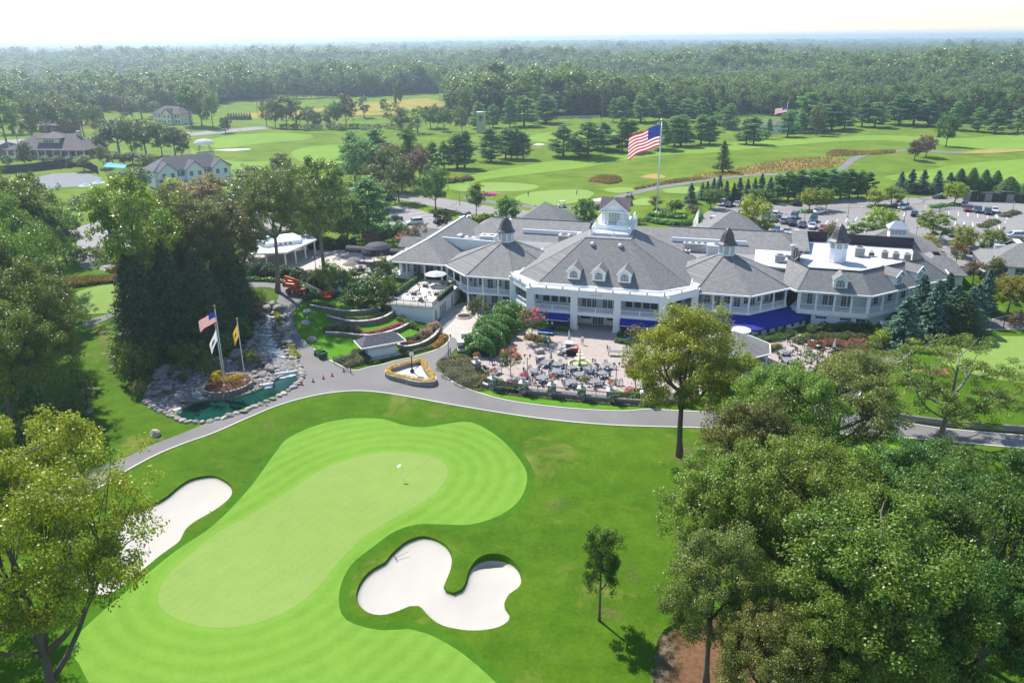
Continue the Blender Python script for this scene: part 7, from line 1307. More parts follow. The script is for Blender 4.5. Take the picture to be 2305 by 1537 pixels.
e = house_at('farmhouse', 378, 280, -20, 'cream two storey farmhouse with brown gabled roof beyond the highway'); MB().box(-10,10,0,10,0,6).build('wall', MT['cream_siding'], e); hip('roof', -10,10,0,10,6,10,MT['brown_shingle'],e,.6); g_ = MB().box(-1,5,-2.5,0,0,6).build('bay', MT['cream_siding'], e); gable_end(2,-2.5,3,6,9,MT['cream_siding'],g_); hip('gable_roof',-1,5,-2.6,5,5.9,9.1,MT['brown_shingle'],g_,.4,True,'y'); [window((-10,0),(10,0), s, zz, 1.2, 1.5, e, 2, 2) for s in (1.8,4.5,7,16.5,18.5) for zz in (.9,3.8)]; [window((-1,-2.5),(5,-2.5), s, zz, 1.2, 1.5, g_, 2, 2) for s in (1.6,4.4) for zz in (.9,3.8)]
x, y, z = gnd(1083, 300); H = height_to(x, y, z, 252); e = empty('silo', (x, y, z), 0, 'pale grey concrete silo with dark round emblem above the pines', 'silo'); MB().lathe([(2.5,0),(2.5,H-.1),(2.55,H-.1),(2.55,H)], 24).build('drum', MT['unit_pale'] if 'unit_pale' in MT else plain('unit_pale', (0.52,0.58,0.62), .7, .18, .6), e, True)
em = MB()
for k in range(26):
    a = rad(-60)+rad(300)*k/25; 
    for rr in (1.15,1.3): em.cbox((2.56*math.sin(rr*math.sin(a)/2.56), -2.56*math.cos(rr*math.sin(a)/2.56), H-3.0-rr*math.cos(a)), (.26,.05,.2), rr*math.sin(a)/2.56)
for q in range(5): a = q*1.2566; em.cbox((.55*math.sin(a), -2.55, H-3.0+.55*math.cos(a)), (.42,.06,.42)); 
em.cbox((0,-2.56,H-3.0), (.6,.06,.6)); o = em.build('emblem', MT['black_iron'], e); o['kind'] = 'stuff'
e = house_at('garden_canopy', 463, 352, 10, 'white fabric canopy on splayed black posts above the lodge', 'canopy'); MB().lathe([(4.4,5.2),(4.2,6.0),(3.0,6.9),(1.2,7.3),(.05,7.4)], 16).build('canopy', MT['flag_white'], e, True); [MB().bar((s*3.2,t_*2.2,0),(s*1.6,t_*1.4,5.6),.2).build('post', MT['black_iron'], e) for s in (-1,1) for t_ in (-1,1)]; MB().box(-3.4,3.4,-2.6,2.6,1.8,2.0).build('deck', MT['grey_wood'], e)
e = house_at('starter_house', 1744, 300, -25, 'small white house with pale grey gabled roof among the pines'); MB().box(-7,7,0,7,0,3.6).build('wall', MT['white_siding'], e); hip('roof', -7,7,0,7,3.6,6.6,MT['grey_shingle'],e,.6); gable_end(2,-.3,2.4,3.6,6.0,MT['white_siding'],e); hip('gable_roof',-.4,4.4,-.4,4,3.5,6.1,MT['dark_shingle'],e,.3,True,'y'); [window((-7,0),(7,0), s, .9, 1.4, 1.5, e, 2, 2) for s in (2,5,9,12)]
e = house_at('ranch_house', 1925, 257, -10, 'low brown roofed house at the edge of the far woods'); MB().box(-10,10,0,8,0,3).build('wall', MT['red_brick'], e); hip('roof',-10,10,0,8,3,5.6,MT['brown_shingle'],e,.7)
# pavilion at the right edge
e = empty('golf_shop', (*loc2w(83.5,45.0), 2.6), CL_A-.05, 'white single storey shop with grey hip roof and wide windows beside the spruces', 'shop'); MB().box(-9,10,0,14,0,3.2).build('wall', MT['white_siding'], e); hip('roof',-9,10,0,14,3.2,6.6,MT['grey_shingle'],e,1.0); MB().box(-6.5,-.5,8,15,2.5,5.6).build('cross_wall', MT['white_siding'], e); hip('cross_roof',-6.5,-.5,9,17,4.6,6.6,MT['grey_shingle'],e,.5,True,'y'); [window((-9,0),(10,0), s, .8, 2.6, 1.9, e, 3, 2) for s in (2.5,6.5,10.5,14.5)]; MB().cbox((2,5,6.9),(.6,.6,1.0)).build('roof_vent', MT['galvanised'], e)
# far white sheds
for u, v, w, lb in ((335,116,46,'long white shed in a clearing near the horizon'),(488,104,36,'white warehouse roofs near the horizon, by a bare field'),(2150,92,10,'white tank dome on the far horizon')):
    x, y = atz(u, v, 14); d = math.hypot(x, y); L = w*d/1793; e = empty('far_shed', (x, y, 3), 0, lb, 'shed'); MB().box(-L/2,L/2,0,L*.3,0,14).build('wall', MT['white_siding'], e); hip('roof',-L/2,L/2,0,L*.3,14,18,MT['white_membrane'],e,1,True)
# pylons
def pylon(u, v, vtop, label, lattice=True):
    x, y = atz(u, v, 8); H = height_to(x, y, 3, vtop); e = empty('power_pylon', (x, y, 3), .3, label, 'pylon'); m = MB()
    if lattice:
        n = 9
        for i in range(n):
            z0, z1 = H*i/n, H*(i+1)/n; w0, w1 = H*.10*(1-.85*i/n), H*.10*(1-.85*(i+1)/n); c0 = [(-w0,-w0,z0),(w0,-w0,z0),(w0,w0,z0),(-w0,w0,z0)]; c1 = [(-w1,-w1,z1),(w1,-w1,z1),(w1,w1,z1),(-w1,w1,z1)]
            for k in range(4): m.bar(c0[k],c1[k],.3); m.bar(c0[k],c1[(k+1)%4],.18); m.bar(c0[(k+1)%4],c1[k],.18); m.bar(c1[k],c1[(k+1)%4],.18)
        m.build('lattice', MT['galvanised'], e)
        for f in (.72,.84,.95): MB().bar((-H*.13,0,H*f),(H*.13,0,H*f),.35).build('cross_arm', MT['galvanised'], e)
    else:
        MB().tube([(0,0,0),(0,0,H)], [.9,.45], 8).build('pole', MT['galvanised'], e)
        for f in (.8,.92): MB().bar((-H*.09,0,H*f),(H*.09,0,H*f),.3).build('cross_arm', MT['galvanised'], e)
pylon(277,213,142,'tall lattice power pylon above the left woods'); pylon(309,218,150,'slender steel power pole beside the lattice pylon',False); pylon(676,175,138,'lattice power pylon far off in the middle woods'); pylon(948,172,130,'faint lattice power pylon in the far woods right of centre')
for u, v, t_ in ((581,265,228),(990,228,215),(1355,272,220),(40,322,288),(215,300,262),(430,300,262)):
    x, y, z = gnd(u, v); H = height_to(x, y, z, t_); e = empty('utility_pole', (x, y, z), .2, 'plain wooden utility pole along the far field edge', 'utility pole', 'wooden utility poles'); MB().tube([(0,0,0),(0,0,H)], [.2,.13], 8).build('pole', MT['grey_wood'], e); MB().bar((-1.1,0,H-.6),(1.1,0,H-.6),.14).build('cross_arm', MT['grey_wood'], e)
# fences
def fence(pts, label, h, mat, board=2, post=3.0):
    L = smoothpoly(gp(pts), post, False); e = empty('fence', (0,0,0), 0, label, 'fence')
    for x, y in L: MB().bar((0,0,-.1),(0,0,h),.16).build('post', MT[mat], e, loc=(x, y, float(terrain(x, y))))
    for k in range(board):
        for a, b in zip(L, L[1:]): za, zb = float(terrain(*a)), float(terrain(*b)); MB().bar((a[0],a[1],za+h*(k+1)/board-.12),(b[0],b[1],zb+h*(k+1)/board-.12),.06,.2).build('rail', MT[mat], e)
fence([(1255,268),(1300,267),(1350,266)],'white rail fence along the far woods behind the pines',1.6,'white_trim',3,4.0); fence([(370,349),(400,345),(425,348)],'short white rail fence by the lodge lawn',1.2,'white_trim',2,3.0); fence([(150,294),(220,288),(290,287)],'dark rail fence below the farmhouse field',1.3,'grey_wood',3,5.0); fence([(1900,252),(1990,262),(2090,280),(2200,290),(2305,298)],'pale roadside fence before the right hand woods',1.2,'unit_pale',2,6.0); fence([(1620,280),(1680,279),(1740,277)],'white rail fence beside the small white house',1.4,'white_trim',3,4.0)
# tennis court, tarp, cabana umbrellas
drape('tennis_court', gp([(60,405),(120,391),(190,388),(232,402),(210,418),(120,424),(60,420)]), plain('court_grey', (0.15,0.16,0.165), .85, .12, .5), .06, 5)
o = wallstrip('windscreen_fence', zl([(-10,392),(55,388),(120,380),(180,375),(222,392)], 3), MT['screen_black'], 3.0, .1); tag(o, 'dark windscreen fence around the tennis court', 'fence')
x, y, z = gnd(262, 392); e = empty('tarp_canopy', (x, y, z), .1, 'bright blue sloping tarp canopy beside the tennis court', 'canopy'); MB().add([(-3.8,-1.5,3.0),(3.8,-1.5,2.3),(3.4,2.6,2.9),(-3.4,2.6,4.0),(-3.8,-1.5,2.8),(3.8,-1.5,2.1),(3.4,2.6,2.7),(-3.4,2.6,3.8)], [(0,1,2,3),(7,6,5,4),(0,4,5,1),(1,5,6,2),(2,6,7,3),(3,7,4,0)]).build('cover', MT['sky_blue'], e); [MB().bar((a,b,0),(a,b,2.5),.12).build('post', MT['black_iron'], e) for a in (-3.3,3.3) for b in (-1.2,2.2)]
for u, v in ((196,435),(225,428)): x, y, z = gnd(u, v); open_umbrella(x, y, z, 'large white umbrella with teal crown by the pool', 'flag_white', 2.4, 3.0, 'teal crowned umbrellas by the pool', 'sky_blue')
# forecourt hedges, islands, stall lines
mound('forecourt_hedge', zl([(1455,498),(1490,505),(1530,508),(1560,503),(1575,490)], 1.5), 1.0, 1.3, 'clipped curving hedge round the forecourt memorial garden', 'hedge', None, 'hedge_leaf', 40, .3)
mound('forecourt_hedge', zl([(1462,487),(1500,490),(1540,493)], 1.5), .9, 1.1, 'inner clipped hedge of the forecourt memorial garden', 'hedge', None, 'hedge_leaf', 40, .3)
for ln, lb in (([(1808,479),(1840,479)],'two trees and a white car'),([(1962,468),(2015,466)],'two pale green trees'),([(2103,468),(2125,464)],'one tree, shorter'),([(2135,464),(2160,463)],'one tree, longer'),([(2262,488),(2285,480)],'clipped brown hedge near the bins'),([(2212,512),(2240,500)],'clipped brown hedge at the lane end'),([(2265,540),(2300,543)],'clipped brown hedge before the white car'),([(1780,461),(1795,463)],'small shrubs at the conifer edge')):
    L = zl(ln, 2.0); mound('parking_island', L, 1.5, .8, f'planted car park island with {lb}', 'planting', None, 'sage_leaf' if 'brown' in lb or 'small' in lb else 'hedge_leaf', 22, .35)
    o = wallstrip('island_kerb', [tuple(p) for p in offsetpoly(smoothpoly([(L[0][0]-1.5,L[0][1]-1.6),(L[-1][0]+1.5,L[-1][1]-1.6),(L[-1][0]+1.7,L[-1][1]+1.6),(L[0][0]-1.5,L[0][1]+1.6)], 1.5), .3)], MT['kerbstone'], .14, .2); o['kind'] = 'structure'
def stall(u, v, L, deg):
    x, y, z = gnd(u, v); c, s_ = math.cos(rad(deg)), math.sin(rad(deg)); w = .09; m = MB(); m.add([(-s_*-w,c*-w,0),(s_*-w,-c*-w,0),(c*L+s_*-w,s_*L-c*-w,0),(c*L-s_*-w,s_*L+c*-w,0)], [(0,1,2,3)]); o = m.build('parking_line', MT['white_trim'], None, loc=(x, y, z+.075)); o['kind'] = 'structure'
for i in range(9): stall(1858+22*i, 505-2.2*i, 5.4, 62)
for i in range(8): stall(1905+20*i, 520+2*i, 5.4, 62)
for i in range(9): stall(2090+20*i, 500+2.2*i, 5.4, 62)
for i in range(7): stall(2135+22*i, 485+1.5*i, 5.4, 62)
for i in range(8): stall(878+20*i, 472+5.2*i, 5.0, 30)
for i in range(5): stall(1690+20*i, 512+4*i, 5.0, 62)
x, y, z = gnd(2150,492); o = wallstrip('kerb', zl([(2060,484),(2120,491),(2215,506)],3), MT['kerbstone'], .14, .3); o['kind'] = 'structure'
e = house_at('bin_store', 2240, 455, -10, 'dark slatted bin enclosure at the corner of the car park', 'enclosure')
for i in range(9): MB().box(-9+2*i,-7.08+2*i,-.05,.05,0,2.4).build('panel', MT['screen_black' if i%3 else 'grey_wood'], e)
for i in range(3): MB().box(-8+5*i,-4.5+5*i,1.5,3.5,0,2.8-.4*(i%2)).build('skip', MT['screen_black'], e)
x, y, z = gnd(1100,438); e = empty('flower_roundel', (x, y, z), 0, 'round bed of magenta flowers beside the practice green', 'flower bed'); MB().lathe([(2.6,0),(2.5,.15),(.1,.2)], 24).build('soil', MT['mulch'], e); q = link('blooms', PR['bush1']['crown'], e); q.scale = (1.7,1.7,.25); setmat(q, 'magenta_bloom'); q.location = (0,0,.1)
x, y, z = gnd(1352,470); e = empty('starter_stand', (x, y, z), .2, 'small brick starter stand with white canopy beyond the lookout', 'stand'); MB().box(-2,2,-1.5,1.5,0,1.2).build('counter', MT['red_brick'], e); MB().lathe([(2.6,2.4),(2.5,2.6),(.05,3.2)], 8).build('canopy', MT['flag_white'], e); [MB().tube([(a,b,0),(a,b,2.5)],.06,6).build('post', MT['pole_white'], e) for a in (-1.7,1.7) for b in (-1.4,1.4)]
drape('sand_bunker', smoothpoly(gp([(480,339),(510,336),(560,335),(562,338),(520,341)]), 2), MT['sand'], .12, 3); drape('sand_bunker', smoothpoly(gp([(1195,326),(1212,323),(1228,326),(1212,329)]), 2), MT['sand'], .12, 3)
# ------------------------------------------------------------------ trees and shrubs where they stand
LEAFWORD = {'oak_leaf':'mid green','lime_leaf':'yellow green','deep_leaf':'dark green','dull_leaf':'olive green','brown_leaf':'bronze brown','gold_leaf':'golden green','maroon_leaf':'purple','far_leaf':'soft green','far_oak':'fresh green','far_dull':'dusty olive','sage_leaf':'grey green','pine_needle':'pine green'}
def T(rows, name, label, group=None, cat='tree'):
    for r in rows: plant(name, r[0], r[1], r[2], r[3], r[4], r[6] if len(r) > 6 else ((LEAFWORD[r[5]]+' ' if len(r) > 5 and r[5] else '')+label), cat, None if len(r) > 6 else group, r[5] if len(r) > 5 and r[5] else None)
# right foreground
T([('oak2',1530,1027,684,285,'lime_leaf','tall yellow green tree with bare grey trunk beside the road before the bar gazebo'),('young0',1349,1396,1192,100,None,'small lone dark green tree on the lawn by the kidney bunker'),
   ('open0',2115,988,768,360,None,'wide open crowned tree with forked pale trunk beside the far cart road'),('oak1',1862,1087,800,300,'dull_leaf','fork trunked tree above the second fairway, thin branches showing')], 'oak_tree', '')
T([('oak0',1740,1392,1010,330,'oak_leaf'),('oak2',1590,1540,1190,270,'dull_leaf'),('oak3',1925,1600,1150,430,'oak_leaf'),('oak1',2205,1495,1050,380,'deep_leaf'),('oak0',2330,1640,1330,280,'oak_leaf'),('oak2',1660,1205,900,250,'dull_leaf'),('oak3',1735,1150,830,270,'oak_leaf'),('oak1',2040,1290,1000,330,'deep_leaf'),('oak2',2080,1220,1000,220,'dull_leaf'),('oak0',1800,1290,1000,280,'oak_leaf'),('oak1',2120,1620,1250,330,'deep_leaf'),('oak3',2390,1250,960,230,'oak_leaf'),('oak1',1612,1335,1015,310,'oak_leaf'),('oak0',1700,1700,1400,240,'dull_leaf'),('oak2',1830,1680,1330,260,'oak_leaf')], 'oak_tree', 'leafy oak in the grove over the mulch beds', 'oaks of the foreground grove')
T([('mid1',1935,905,795,110,'dull_leaf'),('mid2',1600,900,780,150,'lime_leaf')], 'young_tree', 'thin young tree with sparse leaves beside the road bend', 'thin young trees by the road')
# left foreground and left woods
T([('oak9',125,1600,1005,720,'lime_leaf','large yellow green oak with dark leaning trunk by the long bunker'),('oak2',-120,1400,980,420,'lime_leaf','yellow green oak beyond the long bunker, mostly outside')], 'oak_tree', '')
g = 'tall trees of the left woods'; lb = 'tall tree in the dense left woods'
T([('oak3',100,935,600,260,'oak_leaf'),('oak1',40,1000,640,260,'oak_leaf'),('oak0',20,860,480,280,'oak_leaf'),('oak2',75,800,440,230,'oak_leaf'),('oak3',-30,780,395,260,'oak_leaf'),('tall0',60,720,398,190,'oak_leaf'),('tall1',135,700,455,120,'oak_leaf'),('oak1',90,900,560,240,'oak_leaf'),('oak0',-20,930,520,250,'oak_leaf'),('tall0',110,640,390,120,'oak_leaf'),('tall1',10,640,390,140,'oak_leaf')], 'woodland_oak', lb, g)
T([('bush0',120,1010,960,110),('bush1',70,1020,950,130),('bush2',180,930,880,90),('bush0',20,1040,970,130),('bush1',200,880,835,60),('bush2',130,960,900,110),('bush0',60,960,880,120),('bush1',170,985,950,70)], 'woodland_shrub', 'undergrowth shrub at the foot of the left woods', 'undergrowth of the left woods', 'shrub')
T([('hemlock0',330,815,560,150),('hemlock1',400,800,545,150),('hemlock0',465,780,560,140),('hemlock0',520,740,560,120),('hemlock1',430,740,530,150),('hemlock0',365,740,530,130),('hemlock1',545,710,575,90)], 'hemlock_tree', 'dense dark hemlock behind the rockery', 'hemlocks behind the rockery')
T([('tall0',345,790,395,200,'lime_leaf'),('oak3',470,740,450,180,'dull_leaf'),('tall1',540,700,455,130,'dull_leaf'),('oak0',415,730,430,160,'dull_leaf')], 'tall_tree', 'tall leafy tree rising out of the dark hemlocks', 'tall trees among the hemlocks')
T([('oak4',625,657,372,170,'oak_leaf','tall tree with long bare leaning trunk beside the orange lift'),('tall0',731,618,358,150,'oak_leaf','tall straight tree with dark trunk on the event terrace')], 'tall_tree', '')
T([('bush1',305,860,770,80,'oak_leaf'),('bush2',285,830,745,50,'lime_leaf'),('bush0',340,845,770,60,'deep_leaf'),('bush1',316,895,855,36,'sage_leaf'),('bush0',410,838,770,70,'deep_leaf'),('bush2',450,830,770,70,'deep_leaf'),('bush0',505,800,745,60,'deep_leaf'),('bush1',545,770,715,60,'deep_leaf'),('bush2',570,720,670,60,'brown_leaf'),('bush1',562,825,785,50,'dull_leaf'),('bush0',585,690,650,50,'oak_leaf'),('bush2',475,845,800,50,'deep_leaf'),('bush1',415,860,835,26,'deep_leaf')], 'shrub', 'loose shrub growing between rockery and hemlocks', 'shrubs round the rockery', 'shrub')
# mid left: trees round the left car park
g = 'trees round the left car park'; lb = 'leafy tree at the edge of the left car park'
T([('mid1',300,490,400,90,'deep_leaf'),('mid2',400,480,400,75,'lime_leaf'),('mid3',470,500,395,130,'gold_leaf'),('tall1',590,520,375,150,'oak_leaf'),('mid1',660,520,420,110,'oak_leaf'),('mid0',640,420,345,55,'dull_leaf'),('pine0',830,545,400,110,'pine_needle'),('mid2',780,560,440,110,'deep_leaf'),('mid3',690,490,395,100,'oak_leaf'),('mid0',760,505,405,95,'oak_leaf'),('mid1',520,540,430,120,'dull_leaf'),('mid2',450,560,450,120,'dull_leaf'),('mid3',385,540,430,110,'oak_leaf'),('mid2',150,592,470,90,'deep_leaf'),('mid0',320,440,375,60,'deep_leaf'),('mid1',270,430,385,60,'deep_leaf'),('mid3',570,580,480,90,'deep_leaf'),('mid2',510,600,500,100,'dull_leaf'),('mid1',690,560,470,90,'deep_leaf')], 'car_park_tree', lb, g)
T([('bush0',205,590,555,80),('bush1',250,575,548,70),('bush2',290,590,558,60),('bush0',270,600,570,50),('bush1',240,590,565,40,'deep_leaf'),('bush2',285,605,580,45,'gold_leaf'),('bush0',160,585,550,70),('bush1',320,580,548,60),('bush0',335,470,440,60),('bush1',280,470,440,70),('bush2',215,460,430,60,'sage_leaf'),('bush1',180,470,440,60)], 'shrub', 'rounded evergreen shrub beside the left car park path', 'shrubs by the left car park', 'shrub')
mound('terrace_screen_hedge', zl([(575,618),(610,622),(650,628),(690,636),(712,650)], 1.2), 1.6, 2.4, 'tall loose evergreen hedge between event terrace and drive', 'hedge', None, 'hemlock_needle', 60, .3)
mound('terrace_screen_hedge', zl([(560,632),(610,634),(660,640),(700,660)], 1.2), .7, .8, 'low clipped hedge along the drive below the event terrace', 'hedge', None, 'hedge_leaf', 60, .25); mound('screen_hedge', zl([(690,556),(740,560),(790,558)], 1.5), 1.6, 2.6, 'square dark hedge behind the event terrace', 'hedge', None, 'hemlock_needle', 50, .35); mound('screen_hedge', zl([(840,535),(870,530),(900,528)], 1.5), 3.0, 3.0, 'broad clipped green hedge beside the upper car park', 'hedge', None, 'hedge_leaf', 50, .3)
T([('bush0',735,650,600,60,'oak_leaf'),('bush1',775,660,610,70,'deep_leaf'),('bush2',815,672,610,90,'deep_leaf'),('bush0',850,668,615,80,'oak_leaf'),('bush1',870,640,590,60,'deep_leaf'),('bush2',760,632,600,50,'dull_leaf'),('bush0',830,690,660,80,'deep_leaf'),('bush1',790,684,655,60,'deep_leaf'),('myrtle0',862,640,575,55,'dull_leaf'),('bush2',745,618,585,50,'oak_leaf'),('bush0',715,640,605,40,'gold_leaf')], 'garden_shrub', 'leafy shrub screening the left dining terrace', 'shrubs by the left dining terrace', 'shrub')
def myrtle(u, v, vtop, w, label, bloom='pink_bloom', leaf='deep_leaf'):
    e = plant('crape_myrtle', 'myrtle0', u, v, vtop, w, label, 'tree', None, leaf); c = link('blossom', PR['bloom0']['crown'], e); p = PR['myrtle0']; b = PR['bloom0']; c.scale = (p['W']/b['W']*1.03, p['W']/b['W']*1.03, p['H']/b['H']*.58); c.location = (0,0,p['H']*.47); setmat(c, bloom)
myrtle(1198,768,693,72,'pink flowering crape myrtle between hedge and left awning'); myrtle(1150,845,782,62,'pink flowering crape myrtle among the patio tables'); myrtle(1430,880,800,60,'pink flowering crape myrtle at the right end of the patio'); myrtle(1436,800,735,55,'crape myrtle with fading flowers before the right awning','brown_leaf'); myrtle(835,560,525,50,'pale pink crape myrtle behind the domed awning','pink_bloom','dull_leaf'); myrtle(905,565,525,45,'pink crape myrtle by the side gables','pink_bloom','dull_leaf'); myrtle(1865,560,500,40,'small reddish crape myrtle behind the long wing','rust_bloom','dull_leaf'); myrtle(2150,600,545,45,'crape myrtle with a few red flowers by the golf shop','rust_bloom','dull_leaf')
T([('myrtle0',1078,735,665,58,'dull_leaf','small multi stemmed tree in the round plaza bed')], 'small_tree', '')
T([('mid0',942,560,505,60,'brown_leaf'),('mid1',1745,560,520,55,'brown_leaf'),('mid2',1790,560,525,50,'dull_leaf'),('mid3',2190,640,585,60,'brown_leaf'),('mid1',2240,625,580,40,'dull_leaf')], 'small_tree', 'small tree close to the buildings', 'small bronze trees by the buildings')
# planting in front of the clubhouse
mound('facade_hedge', [loc2w(-11,-.6), loc2w(-4.6,-.6)], .6, .9, 'clipped dark hedge under the left blue awning', 'hedge', None, 'hedge_leaf', 60, .2); mound('facade_hedge', [loc2w(4.8,-.8), loc2w(11.5,-.8)], .6, .9, 'clipped dark hedge under the right blue awning', 'hedge', None, 'hedge_leaf', 60, .2)
for lx, lb in ((-8.2,'left'),(7.0,'right'),(10.0,'far right')):
    e = empty('patio_sofa', (*loc2w(lx,-3.4), .05), CL_A, f'blue cushioned outdoor sofa before the {lb} awning hedge', 'sofa'); MB().box(-1.4,1.4,-.4,.4,.12,.32).build('base', MT['bronze'], e); MB().box(-1.4,1.4,.28,.45,.3,.85).build('backrest', MT['royal_blue'], e)
    for i in range(3): MB().box(-1.35+.91*i,-.47+.91*i,-.38,.28,.32,.48).build('cushion', MT['cushion_blue'], e)
for pts, hw, h, lf, lb in (([(1710,768),(1740,764),(1775,752)],1.5,.9,'deep_leaf','dark shrub bank below the porthole wall'),([(1800,770),(1840,762),(1880,762),(1920,760),(1960,758)],1.6,.9,'dull_leaf','mixed low shrubs on the bank below the long wing'),([(1830,748),(1870,746),(1910,745),(1950,742)],1.3,1.6,'deep_leaf','green rounded shrubs against the long wing base'),([(1835,780),(1870,775),(1910,778),(1940,772)],1.6,.8,'rust_bloom','reddish flower bed above the fire pit patio'),([(1890,795),(1920,790),(1945,782)],1.4,.8,'sage_leaf','grey green ground cover beside the fire pit patio'),([(1895,815),(1925,805),(1950,795)],1.8,1.2,'gold_leaf','tan ornamental shrubs between patio and road'),([(1850,835),(1880,825),(1900,818)],1.4,1.3,'fescue_blade','orange ornamental grasses at the patio end'),([(1965,790),(1990,775),(2020,762)],1.6,1.8,'oak_leaf','fresh green shrub row along the road branch'),([(1728,790),(1750,783)],.9,.9,'fescue_blade','yellow grass clump beside the bar gazebo roof'),([(2080,835),(2120,840)],1.6,.5,'rust_bloom','small mulched flower bed on the lawn by the right green'),([(1120,868),(1150,878),(1172,880)],1.3,1.0,'deep_leaf','dark shrubs inside the patio wall beside the sheltered corner'),([(1150,866),(1172,868)],1.0,.6,'magenta_bloom','crimson flowers under the patio myrtle'),([(1385,893),(1420,896),(1442,898)],1.4,.9,'oak_leaf','leafy shrubs inside the patio wall end'),([(1420,884),(1440,886)],1.1,.7,'pink_bloom','coral flowers behind the patio wall end'),([(1115,884),(1180,892),(1250,899),(1320,906),(1400,912),(1450,915)],.35,.25,'sage_leaf','thin row of bedding plants at the foot of the patio wall'),([(1395,770),(1420,774)],1.0,.8,'deep_leaf','clipped shrub patch by the right awning lamp'),([(1195,762),(1225,768)],1.3,.8,'gold_leaf','low golden shrubs under the left myrtle')):
    mound('planting_bed', zl(pts, 1.2), hw, h, lb, 'shrubs', None, lf, 60, .2)
T([('spruce0',2030,772,668,85),('spruce1',2095,748,632,85),('spruce2',2062,735,620,70),('spruce0',2140,742,640,75),('spruce1',2175,738,648,70),('spruce2',2212,700,607,55),('spruce1',2120,722,615,60),('spruce0',2190,720,640,60)], 'blue_spruce', 'blue green spruce screening the end of the long wing', 'spruces beside the long wing')
T([('hemlock1',2155,748,660,110,'hemlock_needle','broad dark evergreen among the spruces by the long wing'),('mid1',2268,702,618,90,'gold_leaf','yellow green tree on the lawn right of the spruces'),('mid2',2330,690,600,80,'lime_leaf','yellow green tree beside the golf shop lawn')], 'garden_tree', '')
T([('bush0',2160,755,735,50,'deep_leaf'),('bush1',2290,735,700,50,'brown_leaf'),('bush2',2250,640,625,50,'gold_leaf'),('bush0',2290,645,625,60,'gold_leaf'),('bush1',2215,655,630,40,'gold_leaf'),('bush2',2060,780,745,40,'oak_leaf'),('bush0',1985,775,740,50,'lime_leaf')], 'shrub', 'shrub near the road branch and golf shop', 'shrubs by the golf shop', 'shrub')
# upper drive, car park trees
T([('mid0',898,455,355,66,'dull_leaf'),('mid1',981,472,375,78,'deep_leaf'),('mid2',1072,484,412,48,'oak_leaf'),('mid3',1142,515,440,66,'deep_leaf'),('mid1',1320,522,446,62,'deep_leaf')], 'drive_tree', 'round crowned street tree along the upper drive', 'street trees along the upper drive')
T([('mid2',996,525,470,42,'maroon_leaf','dark purple leaved small tree beside the upper car park')], 'drive_tree', '')
mound('grass_clump', zl([(1070,505),(1085,502),(1100,498)], 1.5), 1.8, 2.2, 'bright yellow green grass clump at the car park corner', 'shrubs', None, 'lime_leaf', 40, .4)
T([('mid0',1821,475,424,56,'lime_leaf'),('mid1',1858,473,424,48,'lime_leaf'),('mid2',1968,468,424,54,'lime_leaf'),('mid3',2006,465,418,56,'lime_leaf'),('mid0',2148,460,410,58,'lime_leaf'),('mid1',1985,545,468,80,'lime_leaf'),('mid2',1940,555,500,70,'oak_leaf'),('mid3',2098,540,474,84,'oak_leaf'),('mid0',2166,580,508,62,'lime_leaf'),('mid1',2221,592,512,66,'oak_leaf'),('mid2',1705,475,426,64,'oak_leaf')], 'lot_tree', 'maple growing out of a car park island', 'maples in the right car park')
T([('mid3',1693,542,440,84,'lime_leaf','bright tall maple behind the right entrance pyramid'),('mid1',1600,470,424,60,'deep_leaf','dark round tree in front of the conifer row'),('bush1',2085,565,530,70,'gold_leaf','loose yellow shrub behind the square cupola'),('mid2',1475,470,440,40,'dull_leaf','small tree at the foot of the tall flagpole'),('mid0',1520,480,450,40,'deep_leaf','dark shrub tree in the memorial garden'),('bush2',1560,478,458,40,'maroon_leaf','purple shrub in the memorial garden'),('bush0',1500,485,468,40,'deep_leaf','green shrub in the memorial garden'),('bush1',1440,505,490,30,'sage_leaf','pale shrub beside the lookout in the forecourt')], 'lot_tree', '')
sp = [(1554,457,415,24),(1579,450,414,17),(1591,446,411,15),(1604,450,403,18),(1617,452,396,22),(1633,456,410,20),(1662,456,403,23),(1680,454,405,20),(1696,452,403,18),(1711,452,394,22),(1730,457,401,27),(2025,431,389,24),(2048,435,384,28),(2074,435,385,28),(2107,435,387,30),(2134,431,391,25)]
T([(f'spruce{i%3}',a,b,c-2,w*1.35) for i,(a,b,c,w) in enumerate(sp)], 'spruce_tree', 'narrow blue spruce in the conifer row behind the car park', 'spruces behind the car park')
T([('spruce1',1650,456,412,22,'maroon_leaf','dead rust coloured spruce standing in the conifer row')], 'spruce_tree', '')
T([(f'pine{i%3}',a,b,c-3,w*1.25,'pine_needle') for i,(a,b,c,w) in enumerate([(1750,452,394,40),(1773,452,387,42),(1800,452,386,44),(1825,450,384,44),(1846,449,386,40),(1870,449,384,42),(1891,447,386,40),(1911,445,385,40),(1931,445,387,40),(1951,443,389,34)])]+[(f'hemlock{i%2}',a,b,c,w,'pine_needle') for i,(a,b,c,w) in enumerate([(2156,432,380,44),(2184,432,378,46),(2212,432,382,44),(2238,432,384,44),(2268,440,398,66),(2310,445,402,50)])], 'screen_pine', 'bushy pine in the screen along the car park', 'pines screening the car park')
